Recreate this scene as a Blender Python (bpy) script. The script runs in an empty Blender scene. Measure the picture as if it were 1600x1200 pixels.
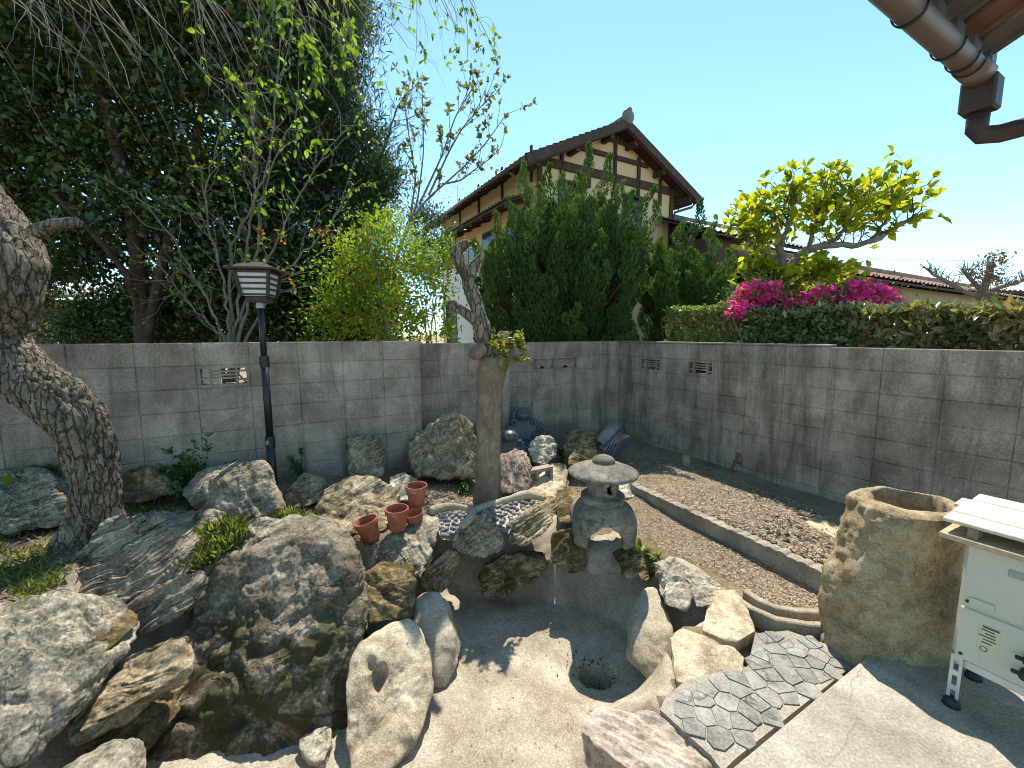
import bpy, bmesh, math, random
import numpy as np
from mathutils import Vector, Matrix
random.seed(7)
RNG = np.random.default_rng(11)
R_ = math.radians
scene = bpy.context.scene
COL = scene.collection

# ------------------------------------------------------------------ camera
F_PX, PITCH, ROLL = 653.0, R_(6.74), R_(-0.125)
EYE = np.array([0.0, 0.0, 1.6])
FWD = np.array([0, math.cos(PITCH), -math.sin(PITCH)])
UPV = np.array([0, math.sin(PITCH), math.cos(PITCH)])
RGT = np.array([1.0, 0, 0])
R2 = math.cos(ROLL) * RGT + math.sin(ROLL) * UPV
U2 = -math.sin(ROLL) * RGT + math.cos(ROLL) * UPV
cam_d = bpy.data.cameras.new('camera')
cam = bpy.data.objects.new('camera', cam_d)
COL.objects.link(cam)
cam_d.sensor_width = 36.0
cam_d.lens = 36.0 * F_PX / 1600.0
cam_d.clip_start = 0.05
cam_d.clip_end = 3000.0
cam.matrix_world = Matrix(((R2[0], U2[0], -FWD[0], EYE[0]), (R2[1], U2[1], -FWD[1], EYE[1]),
                           (R2[2], U2[2], -FWD[2], EYE[2]), (0, 0, 0, 1)))
scene.camera = cam

# ------------------------------------------------------------------ sky and sun
SUN_EL, SUN_AZ = R_(59.0), R_(6.0)          # azimuth from +Y towards +X
world = bpy.data.worlds.new('World')
scene.world = world
world.use_nodes = True
wn = world.node_tree.nodes
bg = wn['Background']
sky = wn.new('ShaderNodeTexSky')
sky.sky_type = 'NISHITA'
sky.sun_disc = False
sky.sun_elevation = SUN_EL
sky.sun_rotation = SUN_AZ
sky.air_density = 1.0
sky.dust_density = 0.25
sky.ozone_density = 4.0
sky.altitude = 3000
skt = wn.new('ShaderNodeMix'); skt.data_type = 'RGBA'; skt.blend_type = 'MULTIPLY'; skt.inputs[0].default_value = 1.0
world.node_tree.links.new(sky.outputs[0], skt.inputs[6]); skt.inputs[7].default_value = (0.83, 0.92, 0.72, 1)   # the phone's warm white balance
world.node_tree.links.new(skt.outputs[2], bg.inputs[0])
bg.inputs[1].default_value = 0.15
sun_d = bpy.data.lights.new('sun', 'SUN')
sun_d.energy = 2.7
sun_d.angle = R_(0.55)
sun_d.color = (1.0, 0.94, 0.84)
sun = bpy.data.objects.new('sun', sun_d)
COL.objects.link(sun)
SDIR = Vector((math.sin(SUN_AZ) * math.cos(SUN_EL), math.cos(SUN_AZ) * math.cos(SUN_EL), math.sin(SUN_EL)))
sun.rotation_euler = SDIR.to_track_quat('Z', 'Y').to_euler()
sun.location = (0, 12, 20)
scene.view_settings.view_transform = 'Standard'
scene.view_settings.look = 'None'
scene.view_settings.gamma = 1.0
scene.view_settings.use_curve_mapping = False
scene.view_settings.exposure = 1.62
scene.render.engine = 'CYCLES'
scene.cycles.use_denoising = True
scene.cycles.denoising_prefilter = 'ACCURATE'
scene.cycles.filter_width = 1.0
scene.cycles.max_bounces = 7
scene.cycles.diffuse_bounces = 4
scene.cycles.glossy_bounces = 2
scene.cycles.transmission_bounces = 4
scene.cycles.transparent_max_bounces = 6
scene.cycles.caustics_reflective = False
scene.cycles.caustics_refractive = False

# ------------------------------------------------------------------ pixel -> place
def ray(px, py):
    return FWD + R2 * (px - 800) / F_PX - U2 * (py - 600) / F_PX
def atz(px, py, z):
    d = ray(px, py); return EYE + d * (z - EYE[2]) / d[2]
def aty(px, py, Y):
    d = ray(px, py); return EYE + d * Y / d[1]
def onplane(px, py, p, n):
    d = ray(px, py); return EYE + d * ((np.array(p) - EYE) @ n) / (d @ n)
WA = 0.513813549                                # direction of the back wall
D0 = np.array([math.cos(WA), math.sin(WA), 0.0])    # along the back wall, to the right
D1 = np.array([math.sin(WA), -math.cos(WA), 0.0])   # along the right wall, towards the house
ZV = np.array([0, 0, 1.0])
LW = np.array([-3.4494621, 3.23460359, 1.536])      # a joint on the top edge of the back wall
RW = np.array([1.85505106, 6.08028607, 1.476])
CORNER = RW - 0.4 * D1

# ------------------------------------------------------------------ noise
_perm = RNG.permutation(256); _perm = np.concatenate([_perm, _perm, _perm])
_grad = RNG.normal(size=(256, 3)); _grad /= np.linalg.norm(_grad, axis=1)[:, None]
def perlin(P):
    P = np.asarray(P, float); I = np.floor(P).astype(int); f = P - I; I &= 255
    u = f * f * f * (f * (f * 6 - 15) + 10)
    out = 0
    for dx in (0, 1):
        wx = u[:, 0] if dx else 1 - u[:, 0]
        a = _perm[I[:, 0] + dx]
        for dy in (0, 1):
            wy = u[:, 1] if dy else 1 - u[:, 1]
            b = _perm[a + I[:, 1] + dy]
            for dz in (0, 1):
                wz = u[:, 2] if dz else 1 - u[:, 2]
                g = _grad[_perm[b + I[:, 2] + dz]]
                out = out + wx * wy * wz * (g[:, 0] * (f[:, 0] - dx) + g[:, 1] * (f[:, 1] - dy) + g[:, 2] * (f[:, 2] - dz))
    return out
def fbm(P, oct=4, lac=2.1, gain=0.5):
    s, a = 0, 1.0
    P = np.asarray(P, float)
    for i in range(oct):
        s = s + a * perlin(P + 17.3 * i); a *= gain; P = P * lac
    return s

# ------------------------------------------------------------------ objects
def tag(o, label=None, cat=None, group=None, kind=None):
    if label: o['label'] = label
    if cat: o['category'] = cat
    if group: o['group'] = group
    if kind: o['kind'] = kind
    return o
def mesh_np(name, V, faces, mat=None, smooth=True, attr=None):
    """faces: (N,k) int array or list of such arrays"""
    me = bpy.data.meshes.new(name)
    V = np.asarray(V, np.float32)
    if isinstance(faces, np.ndarray): faces = [faces]
    faces = [np.asarray(f, np.int32) for f in faces if len(f)]
    nl = sum(f.size for f in faces); nf = sum(len(f) for f in faces)
    me.vertices.add(len(V)); me.vertices.foreach_set('co', V.ravel())
    me.loops.add(nl); me.loops.foreach_set('vertex_index', np.concatenate([f.ravel() for f in faces]))
    me.polygons.add(nf)
    cnt = np.concatenate([np.full(len(f), f.shape[1]) for f in faces])
    me.polygons.foreach_set('loop_start', np.concatenate([[0], np.cumsum(cnt)[:-1]]).astype(np.int32))
    me.polygons.foreach_set('use_smooth', np.full(nf, smooth))
    if attr is not None:
        at = me.attributes.new('tone', 'FLOAT', 'POINT'); at.data.foreach_set('value', np.asarray(attr, np.float32))
    me.update(calc_edges=True); me.validate()
    if mat: me.materials.append(mat)
    return me
def link(name, me, parent=None, loc=(0, 0, 0)):
    o = bpy.data.objects.new(name, me); COL.objects.link(o)
    o.location = loc
    if parent is not None: o.parent = parent
    return o
def empty(name, loc=(0, 0, 0), rz=0.0):
    o = bpy.data.objects.new(name, None); COL.objects.link(o)
    o.location = loc; o.rotation_euler = (0, 0, rz); o.empty_display_size = 0.1
    return o
def part(name, V, faces, mat, parent=None, smooth=True, attr=None, origin=None):
    """V in world coordinates; the parent is an unrotated Empty (or mesh) at its location"""
    V = np.asarray(V, float)
    o0 = np.array(parent_loc(parent)) if parent is not None else (np.array(origin) if origin is not None else np.zeros(3))
    me = mesh_np(name, V - o0, faces, mat, smooth, attr)
    return link(name, me, parent, (0, 0, 0) if parent is not None else tuple(o0))
def parent_loc(p):
    l = np.array(p.location)
    while p.parent is not None:
        p = p.parent; l = l + np.array(p.location)
    return l
class MB:
    """collects shapes; build() links them as one mesh object"""
    def __init__(s): s.V = []; s.F = {}; s.n = 0
    def add(s, V, faces):
        V = np.asarray(V, float)
        if isinstance(faces, np.ndarray): faces = [faces]
        for f in faces:
            f = np.asarray(f, int)
            if len(f): s.F.setdefault(f.shape[1], []).append(f + s.n)
        s.V.append(V); s.n += len(V); return s
    def box(s, c, ex, ey, ez, bev=0.0):
        """c centre; ex,ey,ez half-extent vectors"""
        c = np.asarray(c, float); ex, ey, ez = (np.asarray(e, float) for e in (ex, ey, ez))
        if bev <= 0:
            V = [c + i * ex + j * ey + k * ez for k in (-1, 1) for j in (-1, 1) for i in (-1, 1)]
            return s.add(V, np.array([[0, 2, 3, 1], [4, 5, 7, 6], [0, 1, 5, 4], [2, 6, 7, 3], [0, 4, 6, 2], [1, 3, 7, 5]]))
        L = [np.linalg.norm(e) for e in (ex, ey, ez)]
        t = [1 - bev / l for l in L]
        V = []; idx = {}
        for i in (-1, 1):
            for j in (-1, 1):
                for k in (-1, 1):
                    for a in range(3):
                        w = [i * t[0], j * t[1], k * t[2]]; w[a] = (i, j, k)[a]
                        idx[(i, j, k, a)] = len(V); V.append(c + w[0] * ex + w[1] * ey + w[2] * ez)
        Q, T = [], []
        for a in range(3):
            b, d = (a + 1) % 3, (a + 2) % 3
            for sgn in (-1, 1):
                q = []
                for (p, r) in ((-1, -1), (1, -1), (1, 1), (-1, 1)):
                    w = [0, 0, 0]; w[a] = sgn; w[b] = p; w[d] = r; q.append(idx[tuple(w) + (a,)])
                Q.append(q if sgn > 0 else q[::-1])
            for p in (-1, 1):
                for r in (-1, 1):      # edge along axis a, at b=p,d=r
                    w0 = [0, 0, 0]; w0[a] = -1; w0[b] = p; w0[d] = r; w1 = list(w0); w1[a] = 1
                    q = [idx[tuple(w0) + (b,)], idx[tuple(w1) + (b,)], idx[tuple(w1) + (d,)], idx[tuple(w0) + (d,)]]
                    Q.append(q if p * r < 0 else q[::-1])
        for i in (-1, 1):
            for j in (-1, 1):
                for k in (-1, 1):
                    t3 = [idx[(i, j, k, a)] for a in range(3)]
                    T.append(t3 if i * j * k > 0 else t3[::-1])
        return s.add(V, [np.array(Q), np.array(T)])
    def bar(s, p0, p1, w, h, up=ZV, bev=0.0):
        p0 = np.asarray(p0, float); p1 = np.asarray(p1, float); d = p1 - p0; L = np.linalg.norm(d); d = d / L
        x = np.cross(d, up); x /= np.linalg.norm(x); z = np.cross(x, d)
        return s.box((p0 + p1) / 2, d * L / 2, x * w / 2, z * h / 2, bev)
    def tube(s, pts, rad, sides=8, cap=True):
        pts = np.asarray(pts, float); n = len(pts)
        rad = np.broadcast_to(np.asarray(rad, float), (n,))
        T = np.gradient(pts, axis=0) if n > 2 else np.repeat((pts[-1] - pts[0])[None], n, 0)
        T /= np.linalg.norm(T, axis=1)[:, None] + 1e-9
        ref = np.array([0.31, 0.17, 0.93]) if abs(T[0] @ np.array([0.31, 0.17, 0.93])) < 0.93 else np.array([0.9, 0.3, 0.1])
        N = np.zeros_like(pts); v = ref
        for i in range(n):
            v = v - T[i] * (v @ T[i]); v = v / (np.linalg.norm(v) + 1e-9); N[i] = v
        B = np.cross(T, N)
        a = np.arange(sides) * 2 * np.pi / sides
        V = pts[:, None] + rad[:, None, None] * (np.cos(a)[None, :, None] * N[:, None] + np.sin(a)[None, :, None] * B[:, None])
        V = V.reshape(-1, 3)
        i = np.arange(n - 1)[:, None] * sides; j = np.arange(sides)[None]; k = (j + 1) % sides
        Q = np.stack([i + j, i + k, i + sides + k, i + sides + j], -1).reshape(-1, 4)
        Fs = [Q]
        if cap:
            V = np.concatenate([V, pts[:1], pts[-1:]]); m = n * sides
            j = np.arange(sides); k = (j + 1) % sides
            Fs.append(np.concatenate([np.stack([k, j, np.full(sides, m)], -1),
                                      np.stack([j + (n - 1) * sides, k + (n - 1) * sides, np.full(sides, m + 1)], -1)]))
        return s.add(V, Fs)
    def lathe(s, c, prof, sides=32, ax=ZV, wob=0.0, seed=0):
        """prof: list of (radius, height)"""
        c = np.asarray(c, float); ax = np.asarray(ax, float) / np.linalg.norm(ax)
        x = np.cross(ax, [0, 1, 0]) if abs(ax[1]) < 0.9 else np.cross(ax, [1, 0, 0]); x /= np.linalg.norm(x); y = np.cross(ax, x)
        pr = np.asarray(prof, float); n = len(pr); a = np.arange(sides) * 2 * np.pi / sides
        V = c + pr[:, 1][:, None, None] * ax + pr[:, 0][:, None, None] * (np.cos(a)[None, :, None] * x + np.sin(a)[None, :, None] * y)
        V = V.reshape(-1, 3)
        if wob: V = V + (V - c) * (wob * fbm(V * 9 + seed, 3))[:, None]
        i = np.arange(n - 1)[:, None] * sides; j = np.arange(sides)[None]; k = (j + 1) % sides
        return s.add(V, np.stack([i + j, i + k, i + sides + k, i + sides + j], -1).reshape(-1, 4))
    def prism(s, poly, ext):
        """poly: (N,3) planar outline, ext: extrusion vector"""
        P = np.asarray(poly, float); n = len(P); V = np.concatenate([P, P + np.asarray(ext, float)])
        j = np.arange(n); k = (j + 1) % n
        return s.add(V, [np.stack([j, k, k + n, j + n], -1), np.array([np.arange(n)[::-1]]), np.array([np.arange(n) + n])])
    def build(s, name, mat, parent=None, smooth=False, origin=None):
        V = np.concatenate(s.V); F = [np.concatenate(f) for f in s.F.values()]
        return part(name, V, F, mat, parent, smooth, None, origin)

# ------------------------------------------------------------------ materials
def new_mat(name):
    m = bpy.data.materials.new(name); m.use_nodes = True
    nt = m.node_tree; b = nt.nodes['Principled BSDF']
    return m, nt, b
def N(nt, typ, **kw):
    n = nt.nodes.new(typ)
    for k, v in kw.items():
        if k in n.inputs.keys(): n.inputs[k].default_value = v
        else: setattr(n, k, v)
    return n
def ramp(nt, fac, stops):
    r = nt.nodes.new('ShaderNodeValToRGB'); e = r.color_ramp.elements
    while len(e) < len(stops): e.new(0.5)
    for el, (p, c) in zip(e, stops):
        el.position = p; el.color = (c[0], c[1], c[2], 1) if len(c) == 3 else c
    nt.links.new(fac, r.inputs[0]); return r.outputs[0]
def mix(nt, fac, a, b, typ='MIX'):
    m = nt.nodes.new('ShaderNodeMix'); m.data_type = 'RGBA'; m.blend_type = typ
    for v, s in ((fac, 0), (a, 6), (b, 7)):
        if hasattr(v, 'is_linked') or hasattr(v, 'links'): nt.links.new(v, m.inputs[s])
        else: m.inputs[s].default_value = v if s == 0 else (v[0], v[1], v[2], 1)
    return m.outputs[2]
def maprange(nt, v, a, b, c=0.0, d=1.0):
    m = nt.nodes.new('ShaderNodeMapRange'); nt.links.new(v, m.inputs[0])
    for i, x in enumerate((a, b, c, d)): m.inputs[i + 1].default_value = x
    return m.outputs[0]
def math_(nt, op, a, b=0.0):
    m = nt.nodes.new('ShaderNodeMath'); m.operation = op
    for i, v in enumerate((a, b)):
        if hasattr(v, 'links'): nt.links.new(v, m.inputs[i])
        else: m.inputs[i].default_value = v
    return m.outputs[0]
def coords(nt, rnd=True, scale=(1, 1, 1), rot=(0, 0, 0)):
    tc = nt.nodes.new('ShaderNodeTexCoord'); v = tc.outputs['Object']
    mp = nt.nodes.new('ShaderNodeMapping'); mp.inputs['Scale'].default_value = scale; mp.inputs['Rotation'].default_value = rot
    if rnd:
        oi = nt.nodes.new('ShaderNodeObjectInfo')
        vm = nt.nodes.new('ShaderNodeVectorMath'); vm.operation = 'MULTIPLY_ADD'
        nt.links.new(oi.outputs['Random'], vm.inputs[0]); vm.inputs[1].default_value = (37.0, 53.0, 71.0)
        nt.links.new(v, vm.inputs[2]); v = vm.outputs[0]
    if tuple(rot) != (0, 0, 0):        # turn first, then stretch
        mr = nt.nodes.new('ShaderNodeMapping'); mr.inputs['Rotation'].default_value = rot; mp.inputs['Rotation'].default_value = (0, 0, 0)
        nt.links.new(v, mr.inputs[0]); v = mr.outputs[0]
    nt.links.new(v, mp.inputs[0]); return mp.outputs[0]
def noise(nt, vec, scale, detail=6.0, rough=0.6, dist=0.0):
    n = nt.nodes.new('ShaderNodeTexNoise'); nt.links.new(vec, n.inputs['Vector'])
    n.inputs['Scale'].default_value = scale; n.inputs['Detail'].default_value = detail
    n.inputs['Roughness'].default_value = rough; n.inputs['Distortion'].default_value = dist
    return n.outputs['Fac']
def bump(nt, b, h, strength=0.5, dist=0.02, prev=None):
    n = nt.nodes.new('ShaderNodeBump'); n.inputs['Strength'].default_value = strength; n.inputs['Distance'].default_value = dist
    nt.links.new(h, n.inputs['Height'])
    if prev is not None: nt.links.new(prev, n.inputs['Normal'])
    nt.links.new(n.outputs[0], b.inputs['Normal']); return n.outputs[0]
def simple(name, col, rough=0.7, var=0.25, scale=8.0, bmp=0.2, bdist=0.004, metal=0.0, spec=0.3):
    m, nt, b = new_mat(name)
    c = coords(nt); n = noise(nt, c, scale, 6, 0.65)
    lo = tuple(x * (1 - var) for x in col); hi = tuple(min(1, x * (1 + var)) for x in col)
    nt.links.new(ramp(nt, n, [(0.3, lo), (0.7, hi)]), b.inputs['Base Color'])
    b.inputs['Roughness'].default_value = rough; b.inputs['Metallic'].default_value = metal
    b.inputs['Specular IOR Level'].default_value = spec
    if bmp: bump(nt, b, noise(nt, c, scale * 6, 5, 0.6), bmp, bdist)
    return m
def voro(nt, vec, scale, feature='DISTANCE_TO_EDGE'):
    n = nt.nodes.new('ShaderNodeTexVoronoi'); n.feature = feature; nt.links.new(vec, n.inputs['Vector']); n.inputs['Scale'].default_value = scale
    return n.outputs['Distance']
def warp(nt, vec, scale, amt):
    n = nt.nodes.new('ShaderNodeTexNoise'); nt.links.new(vec, n.inputs['Vector']); n.inputs['Scale'].default_value = scale; n.inputs['Detail'].default_value = 4
    v = nt.nodes.new('ShaderNodeVectorMath'); v.operation = 'MULTIPLY_ADD'; nt.links.new(n.outputs['Color'], v.inputs[0]); v.inputs[1].default_value = (amt,) * 3; nt.links.new(vec, v.inputs[2])
    return v.outputs[0]
def rock_mat(name, dark, mid, light, strata=(1, 1, 6), rot=(0.5, 0.3, 0), moss=0.0, mosscol=(0.045, 0.05, 0.016), lichen=0.15, fine=1.0, bstr=0.9, crack=0.7, mosstop=0.0):
    m, nt, b = new_mat(name)
    c = coords(nt); cs = coords(nt, True, strata, rot)
    n1 = noise(nt, c, 3.0, 8, 0.7, 0.5)
    n2 = noise(nt, cs, 6.0, 10, 0.75, 0.4)
    n3 = noise(nt, c, 60.0 * fine, 5, 0.75)
    n4 = noise(nt, c, 13.0, 9, 0.75, 0.3)
    s = math_(nt, 'ADD', math_(nt, 'MULTIPLY', n1, 0.36), math_(nt, 'ADD', math_(nt, 'MULTIPLY', n2, 0.34), math_(nt, 'MULTIPLY', n4, 0.30)))
    s = math_(nt, 'ADD', s, math_(nt, 'MULTIPLY', math_(nt, 'SUBTRACT', n3, 0.5), 0.42))
    col = ramp(nt, s, [(0.40, dark), (0.5, mid), (0.60, light)])
    li = noise(nt, c, 17.0, 7, 0.8, 0.5)
    col = mix(nt, maprange(nt, li, 0.62, 0.68, 0, lichen * 3), col, (0.46, 0.44, 0.37))
    vc = voro(nt, warp(nt, cs, 5.0, 0.35), 3.2)
    cm = maprange(nt, vc, 0.0, 0.045, 1, 0)
    gate = maprange(nt, noise(nt, c, 4.0, 4, 0.6), 0.42, 0.58, 0, crack)
    cm = math_(nt, 'MULTIPLY', cm, gate)
    col = mix(nt, cm, col, tuple(x * 0.3 for x in dark))
    dk = noise(nt, cs, 11.0, 10, 0.8, 0.6)
    col = mix(nt, maprange(nt, dk, 0.43, 0.33, 0, 0.85), col, tuple(x * 0.35 for x in dark))
    if moss > 0:
        mo = noise(nt, c, 3.6, 9, 0.75, 0.6)
        mf = maprange(nt, mo, 0.62 - 0.3 * moss, 0.70 - 0.3 * moss, 0, 0.9)
        if mosstop:      # moss on the damp lower part, thinned above to paint the top as lit
            tc = nt.nodes.new('ShaderNodeTexCoord'); sp = nt.nodes.new('ShaderNodeSeparateXYZ'); nt.links.new(tc.outputs['Object'], sp.inputs[0])
            mf = math_(nt, 'MULTIPLY', mf, maprange(nt, sp.outputs[2], mosstop, mosstop * 0.72, 0.12, 1))
        col = mix(nt, mf, col, mosscol)
    nt.links.new(col, b.inputs['Base Color'])
    b.inputs['Roughness'].default_value = 0.9; b.inputs['Specular IOR Level'].default_value = 0.2
    h = math_(nt, 'ADD', math_(nt, 'ADD', math_(nt, 'MULTIPLY', n2, 0.7), math_(nt, 'MULTIPLY', n4, 0.6)), math_(nt, 'MULTIPLY', noise(nt, c, 34.0 * fine, 10, 0.75), 0.6))
    h = math_(nt, 'SUBTRACT', h, math_(nt, 'MULTIPLY', cm, 0.5))
    p = bump(nt, b, h, bstr, 0.028)
    bump(nt, b, dk, 0.5 * bstr, 0.02, p)
    return m
def leaf_mat(name, cols, rough=0.45, trans=0.45, spec=0.4, tint=(1.1, 1.25, 0.5)):
    """cols: ramp stops along each leaf's own 'tone' value"""
    m, nt, b = new_mat(name)
    at = nt.nodes.new('ShaderNodeAttribute'); at.attribute_name = 'tone'
    k = len(cols)
    col = ramp(nt, at.outputs['Fac'], [(i / (k - 1), c) for i, c in enumerate(cols)])
    nt.links.new(col, b.inputs['Base Color']); b.inputs['Roughness'].default_value = rough
    b.inputs['Specular IOR Level'].default_value = spec
    tr = nt.nodes.new('ShaderNodeBsdfTranslucent')
    nt.links.new(mix(nt, 1.0, col, tint, 'MULTIPLY'), tr.inputs[0])
    ms = nt.nodes.new('ShaderNodeMixShader'); ms.inputs[0].default_value = trans
    nt.links.new(b.outputs[0], ms.inputs[1]); nt.links.new(tr.outputs[0], ms.inputs[2])
    nt.links.new(ms.outputs[0], nt.nodes['Material Output'].inputs[0])
    return m
# ================================================================== materials of the setting
def concrete_mat(name, lo, hi, stain, streak=0.6, warm=(0.30, 0.27, 0.2), speck=0.0, world_c=True, scale=1.0, bstr=0.25, crk=0.0):
    m, nt, b = new_mat(name)
    g = nt.nodes.new('ShaderNodeNewGeometry')
    mp = nt.nodes.new('ShaderNodeMapping'); nt.links.new(g.outputs['Position'], mp.inputs[0]); w = mp.outputs[0]
    ms = nt.nodes.new('ShaderNodeMapping'); nt.links.new(g.outputs['Position'], ms.inputs[0]); ms.inputs['Scale'].default_value = (1, 1, 0.13)
    c = coords(nt)
    oi = nt.nodes.new('ShaderNodeObjectInfo')
    n1 = noise(nt, w, 3.2 * scale, 7, 0.65, 0.2)
    col = ramp(nt, n1, [(0.36, lo), (0.64, hi)])
    st = noise(nt, ms.outputs[0], 5.0 * scale, 8, 0.75, 0.5)
    col = mix(nt, maprange(nt, st, 0.46, 0.68, 0, streak), col, stain)
    n2 = noise(nt, w, 2.1 * scale, 5, 0.7, 0.3)
    col = mix(nt, maprange(nt, n2, 0.55, 0.72, 0, 0.6), col, warm)
    ef = noise(nt, w, 4.6 * scale, 8, 0.8, 0.4)
    col = mix(nt, maprange(nt, ef, 0.64, 0.72, 0, 0.35), col, (0.55, 0.54, 0.5))
    fine = noise(nt, c, 90, 4, 0.7)
    col = mix(nt, 0.75, col, ramp(nt, fine, [(0.3, (0.25,) * 3), (0.7, (0.75,) * 3)]), 'OVERLAY')
    col = mix(nt, 0.8, col, ramp(nt, oi.outputs['Random'], [(0, (0.46,) * 3), (1, (0.54,) * 3)]), 'OVERLAY')
    if crk: vcr = voro(nt, warp(nt, w, 2.2, 0.25), 0.9 * scale); col = mix(nt, maprange(nt, vcr, 0.0, 0.004, crk, 0), col, tuple(x * .5 for x in stain))
    if speck:
        sp = noise(nt, c, 160, 3, 0.8)
        col = mix(nt, maprange(nt, sp, 0.57, 0.64, 0, speck), col, (0.09, 0.085, 0.075))
        sp2 = noise(nt, c, 120, 3, 0.8, 1.0)
        col = mix(nt, maprange(nt, sp2, 0.6, 0.66, 0, speck), col, (0.6, 0.57, 0.5))
    nt.links.new(col, b.inputs['Base Color'])
    b.inputs['Roughness'].default_value = 0.9; b.inputs['Specular IOR Level'].default_value = 0.2
    h = math_(nt, 'ADD', math_(nt, 'MULTIPLY', fine, 0.5), noise(nt, c, 25, 6, 0.65))
    bump(nt, b, h, bstr, 0.01)
    return m
M = {}
M['block_a'] = concrete_mat('grey_concrete_block', (0.24, 0.185, 0.145), (0.43, 0.345, 0.28), (0.14, 0.11, 0.085), 0.75)
M['block_b'] = concrete_mat('dark_concrete_block', (0.225, 0.17, 0.132), (0.41, 0.325, 0.262), (0.095, 0.073, 0.056), 0.85)
M['joint'] = concrete_mat('mortar_joint', (0.10, 0.082, 0.068), (0.36, 0.30, 0.25), (0.08, 0.068, 0.055), 0.5)
M['pond'] = concrete_mat('pond_mortar', (0.27, 0.22, 0.152), (0.46, 0.40, 0.31), (0.15, 0.112, 0.07), 0.55, (0.22, 0.165, 0.10), 0.75, bstr=0.5, crk=0.25)
M['mortar'] = concrete_mat('rock_mortar', (0.28, 0.23, 0.155), (0.47, 0.405, 0.305), (0.17, 0.14, 0.095), 0.5, (0.26, 0.21, 0.13), 0.55, bstr=0.6)
M['terrace'] = concrete_mat('terrace_concrete', (0.235, 0.205, 0.16), (0.40, 0.36, 0.295), (0.17, 0.145, 0.11), 0.35, (0.24, 0.195, 0.13), 0.5, bstr=0.4, crk=0.35)
M['kerb'] = concrete_mat('kerb_concrete', (0.22, 0.18, 0.125), (0.40, 0.34, 0.25), (0.13, 0.105, 0.07), 0.4, (0.27, 0.20, 0.12), 0.3, bstr=0.4)
def ground_mat():
    m, nt, b = new_mat('garden_soil')
    g = nt.nodes.new('ShaderNodeNewGeometry'); mp = nt.nodes.new('ShaderNodeMapping'); nt.links.new(g.outputs['Position'], mp.inputs[0]); w = mp.outputs[0]
    n1 = noise(nt, w, 1.7, 7, 0.65, 0.3); n2 = noise(nt, w, 38, 6, 0.75)
    s = math_(nt, 'ADD', math_(nt, 'MULTIPLY', n1, 0.55), math_(nt, 'MULTIPLY', n2, 0.45))
    col = ramp(nt, s, [(0.36, (0.15, 0.106, 0.067)), (0.5, (0.33, 0.245, 0.16)), (0.64, (0.50, 0.395, 0.27))])
    li = noise(nt, w, 75, 3, 0.8, 1.2)
    col = mix(nt, maprange(nt, li, 0.58, 0.63, 0, 0.8), col, (0.50, 0.45, 0.36))
    nt.links.new(col, b.inputs['Base Color']); b.inputs['Roughness'].default_value = 0.95; b.inputs['Specular IOR Level'].default_value = 0.1
    bump(nt, b, math_(nt, 'ADD', n2, li), 0.9, 0.03)
    return m
M['soil'] = ground_mat()

# ================================================================== plan helpers
def seg_dist(X, Y, a, b):
    ax, ay = a[:2]; bx, by = b[:2]; dx, dy = bx - ax, by - ay
    t = np.clip(((X - ax) * dx + (Y - ay) * dy) / (dx * dx + dy * dy), 0, 1)
    return np.hypot(X - ax - t * dx, Y - ay - t * dy)
def poly_sdf(X, Y, poly):
    d = np.full(X.shape, 1e9); ins = np.zeros(X.shape, bool); n = len(poly)
    for i in range(n):
        a, b = poly[i], poly[(i + 1) % n]
        d = np.minimum(d, seg_dist(X, Y, a, b))
        c = ((a[1] > Y) != (b[1] > Y)) & (X < (b[0] - a[0]) * (Y - a[1]) / (b[1] - a[1] + 1e-12) + a[0])
        ins ^= c
    return np.where(ins, -d, d)
def sstep(a, b, x):
    t = np.clip((x - a) / (b - a), 0, 1); return t * t * (3 - 2 * t)
TC = atz(1330, 1045, 0.03)                      # a point on the terrace's edge
TC[2] = 0.0
FLOOR_Z = -0.55
_pp = [(708, 1003), (716, 928), (760, 938), (830, 942), (900, 950), (945, 966), (985, 992), (1000, 1035), (1038, 1062), (1036, 1092), (1000, 1100), (925, 1112), (910, 1150), (905, 1200)]
POND = [tuple(atz(x, y, FLOOR_Z)[:2]) for x, y in _pp]
POND += [tuple((TC + D0 * s - D1 * 0.22)[:2]) for s in (-1.0, -1.7, -2.4)]
POND += [tuple(atz(x, y, FLOOR_Z)[:2]) for x, y in [(120, 1270), (215, 1195), (320, 1170), (440, 1160), (545, 1165), (605, 1240), (655, 1190), (678, 1085)]]
_bk = [(-60, 985, .24), (30, 955, .24), (95, 912, .22), (150, 885, .2), (230, 860, .18), (310, 850, .16), (400, 832, .12), (480, 825, .1), (548, 838, .08), (585, 858, .06), (640, 822, .04), (690, 800, .02),
       (735, 812, .0), (780, 815, -.02), (840, 795, -.02), (875, 800, -.03), (905, 838, -.03), (990, 838, -.05), (1035, 872, -.09), (1085, 895, -.11), (1125, 930, -.12), (1128, 962, -.12), (1060, 985, -.12), (1046, 1010, -.12),
       (1056, 1075, -.12), (1030, 1098, -.13), (1060, 1130, -.13), (1080, 1165, -.13), (1085, 1215, -.13)]
BANK = [tuple(atz(*q)[:2]) for q in _bk]
BANK += [tuple((TC + D0 * s - D1 * 0.03)[:2]) for s in (-.98, -1.7, -2.6, -3.4)]
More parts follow.
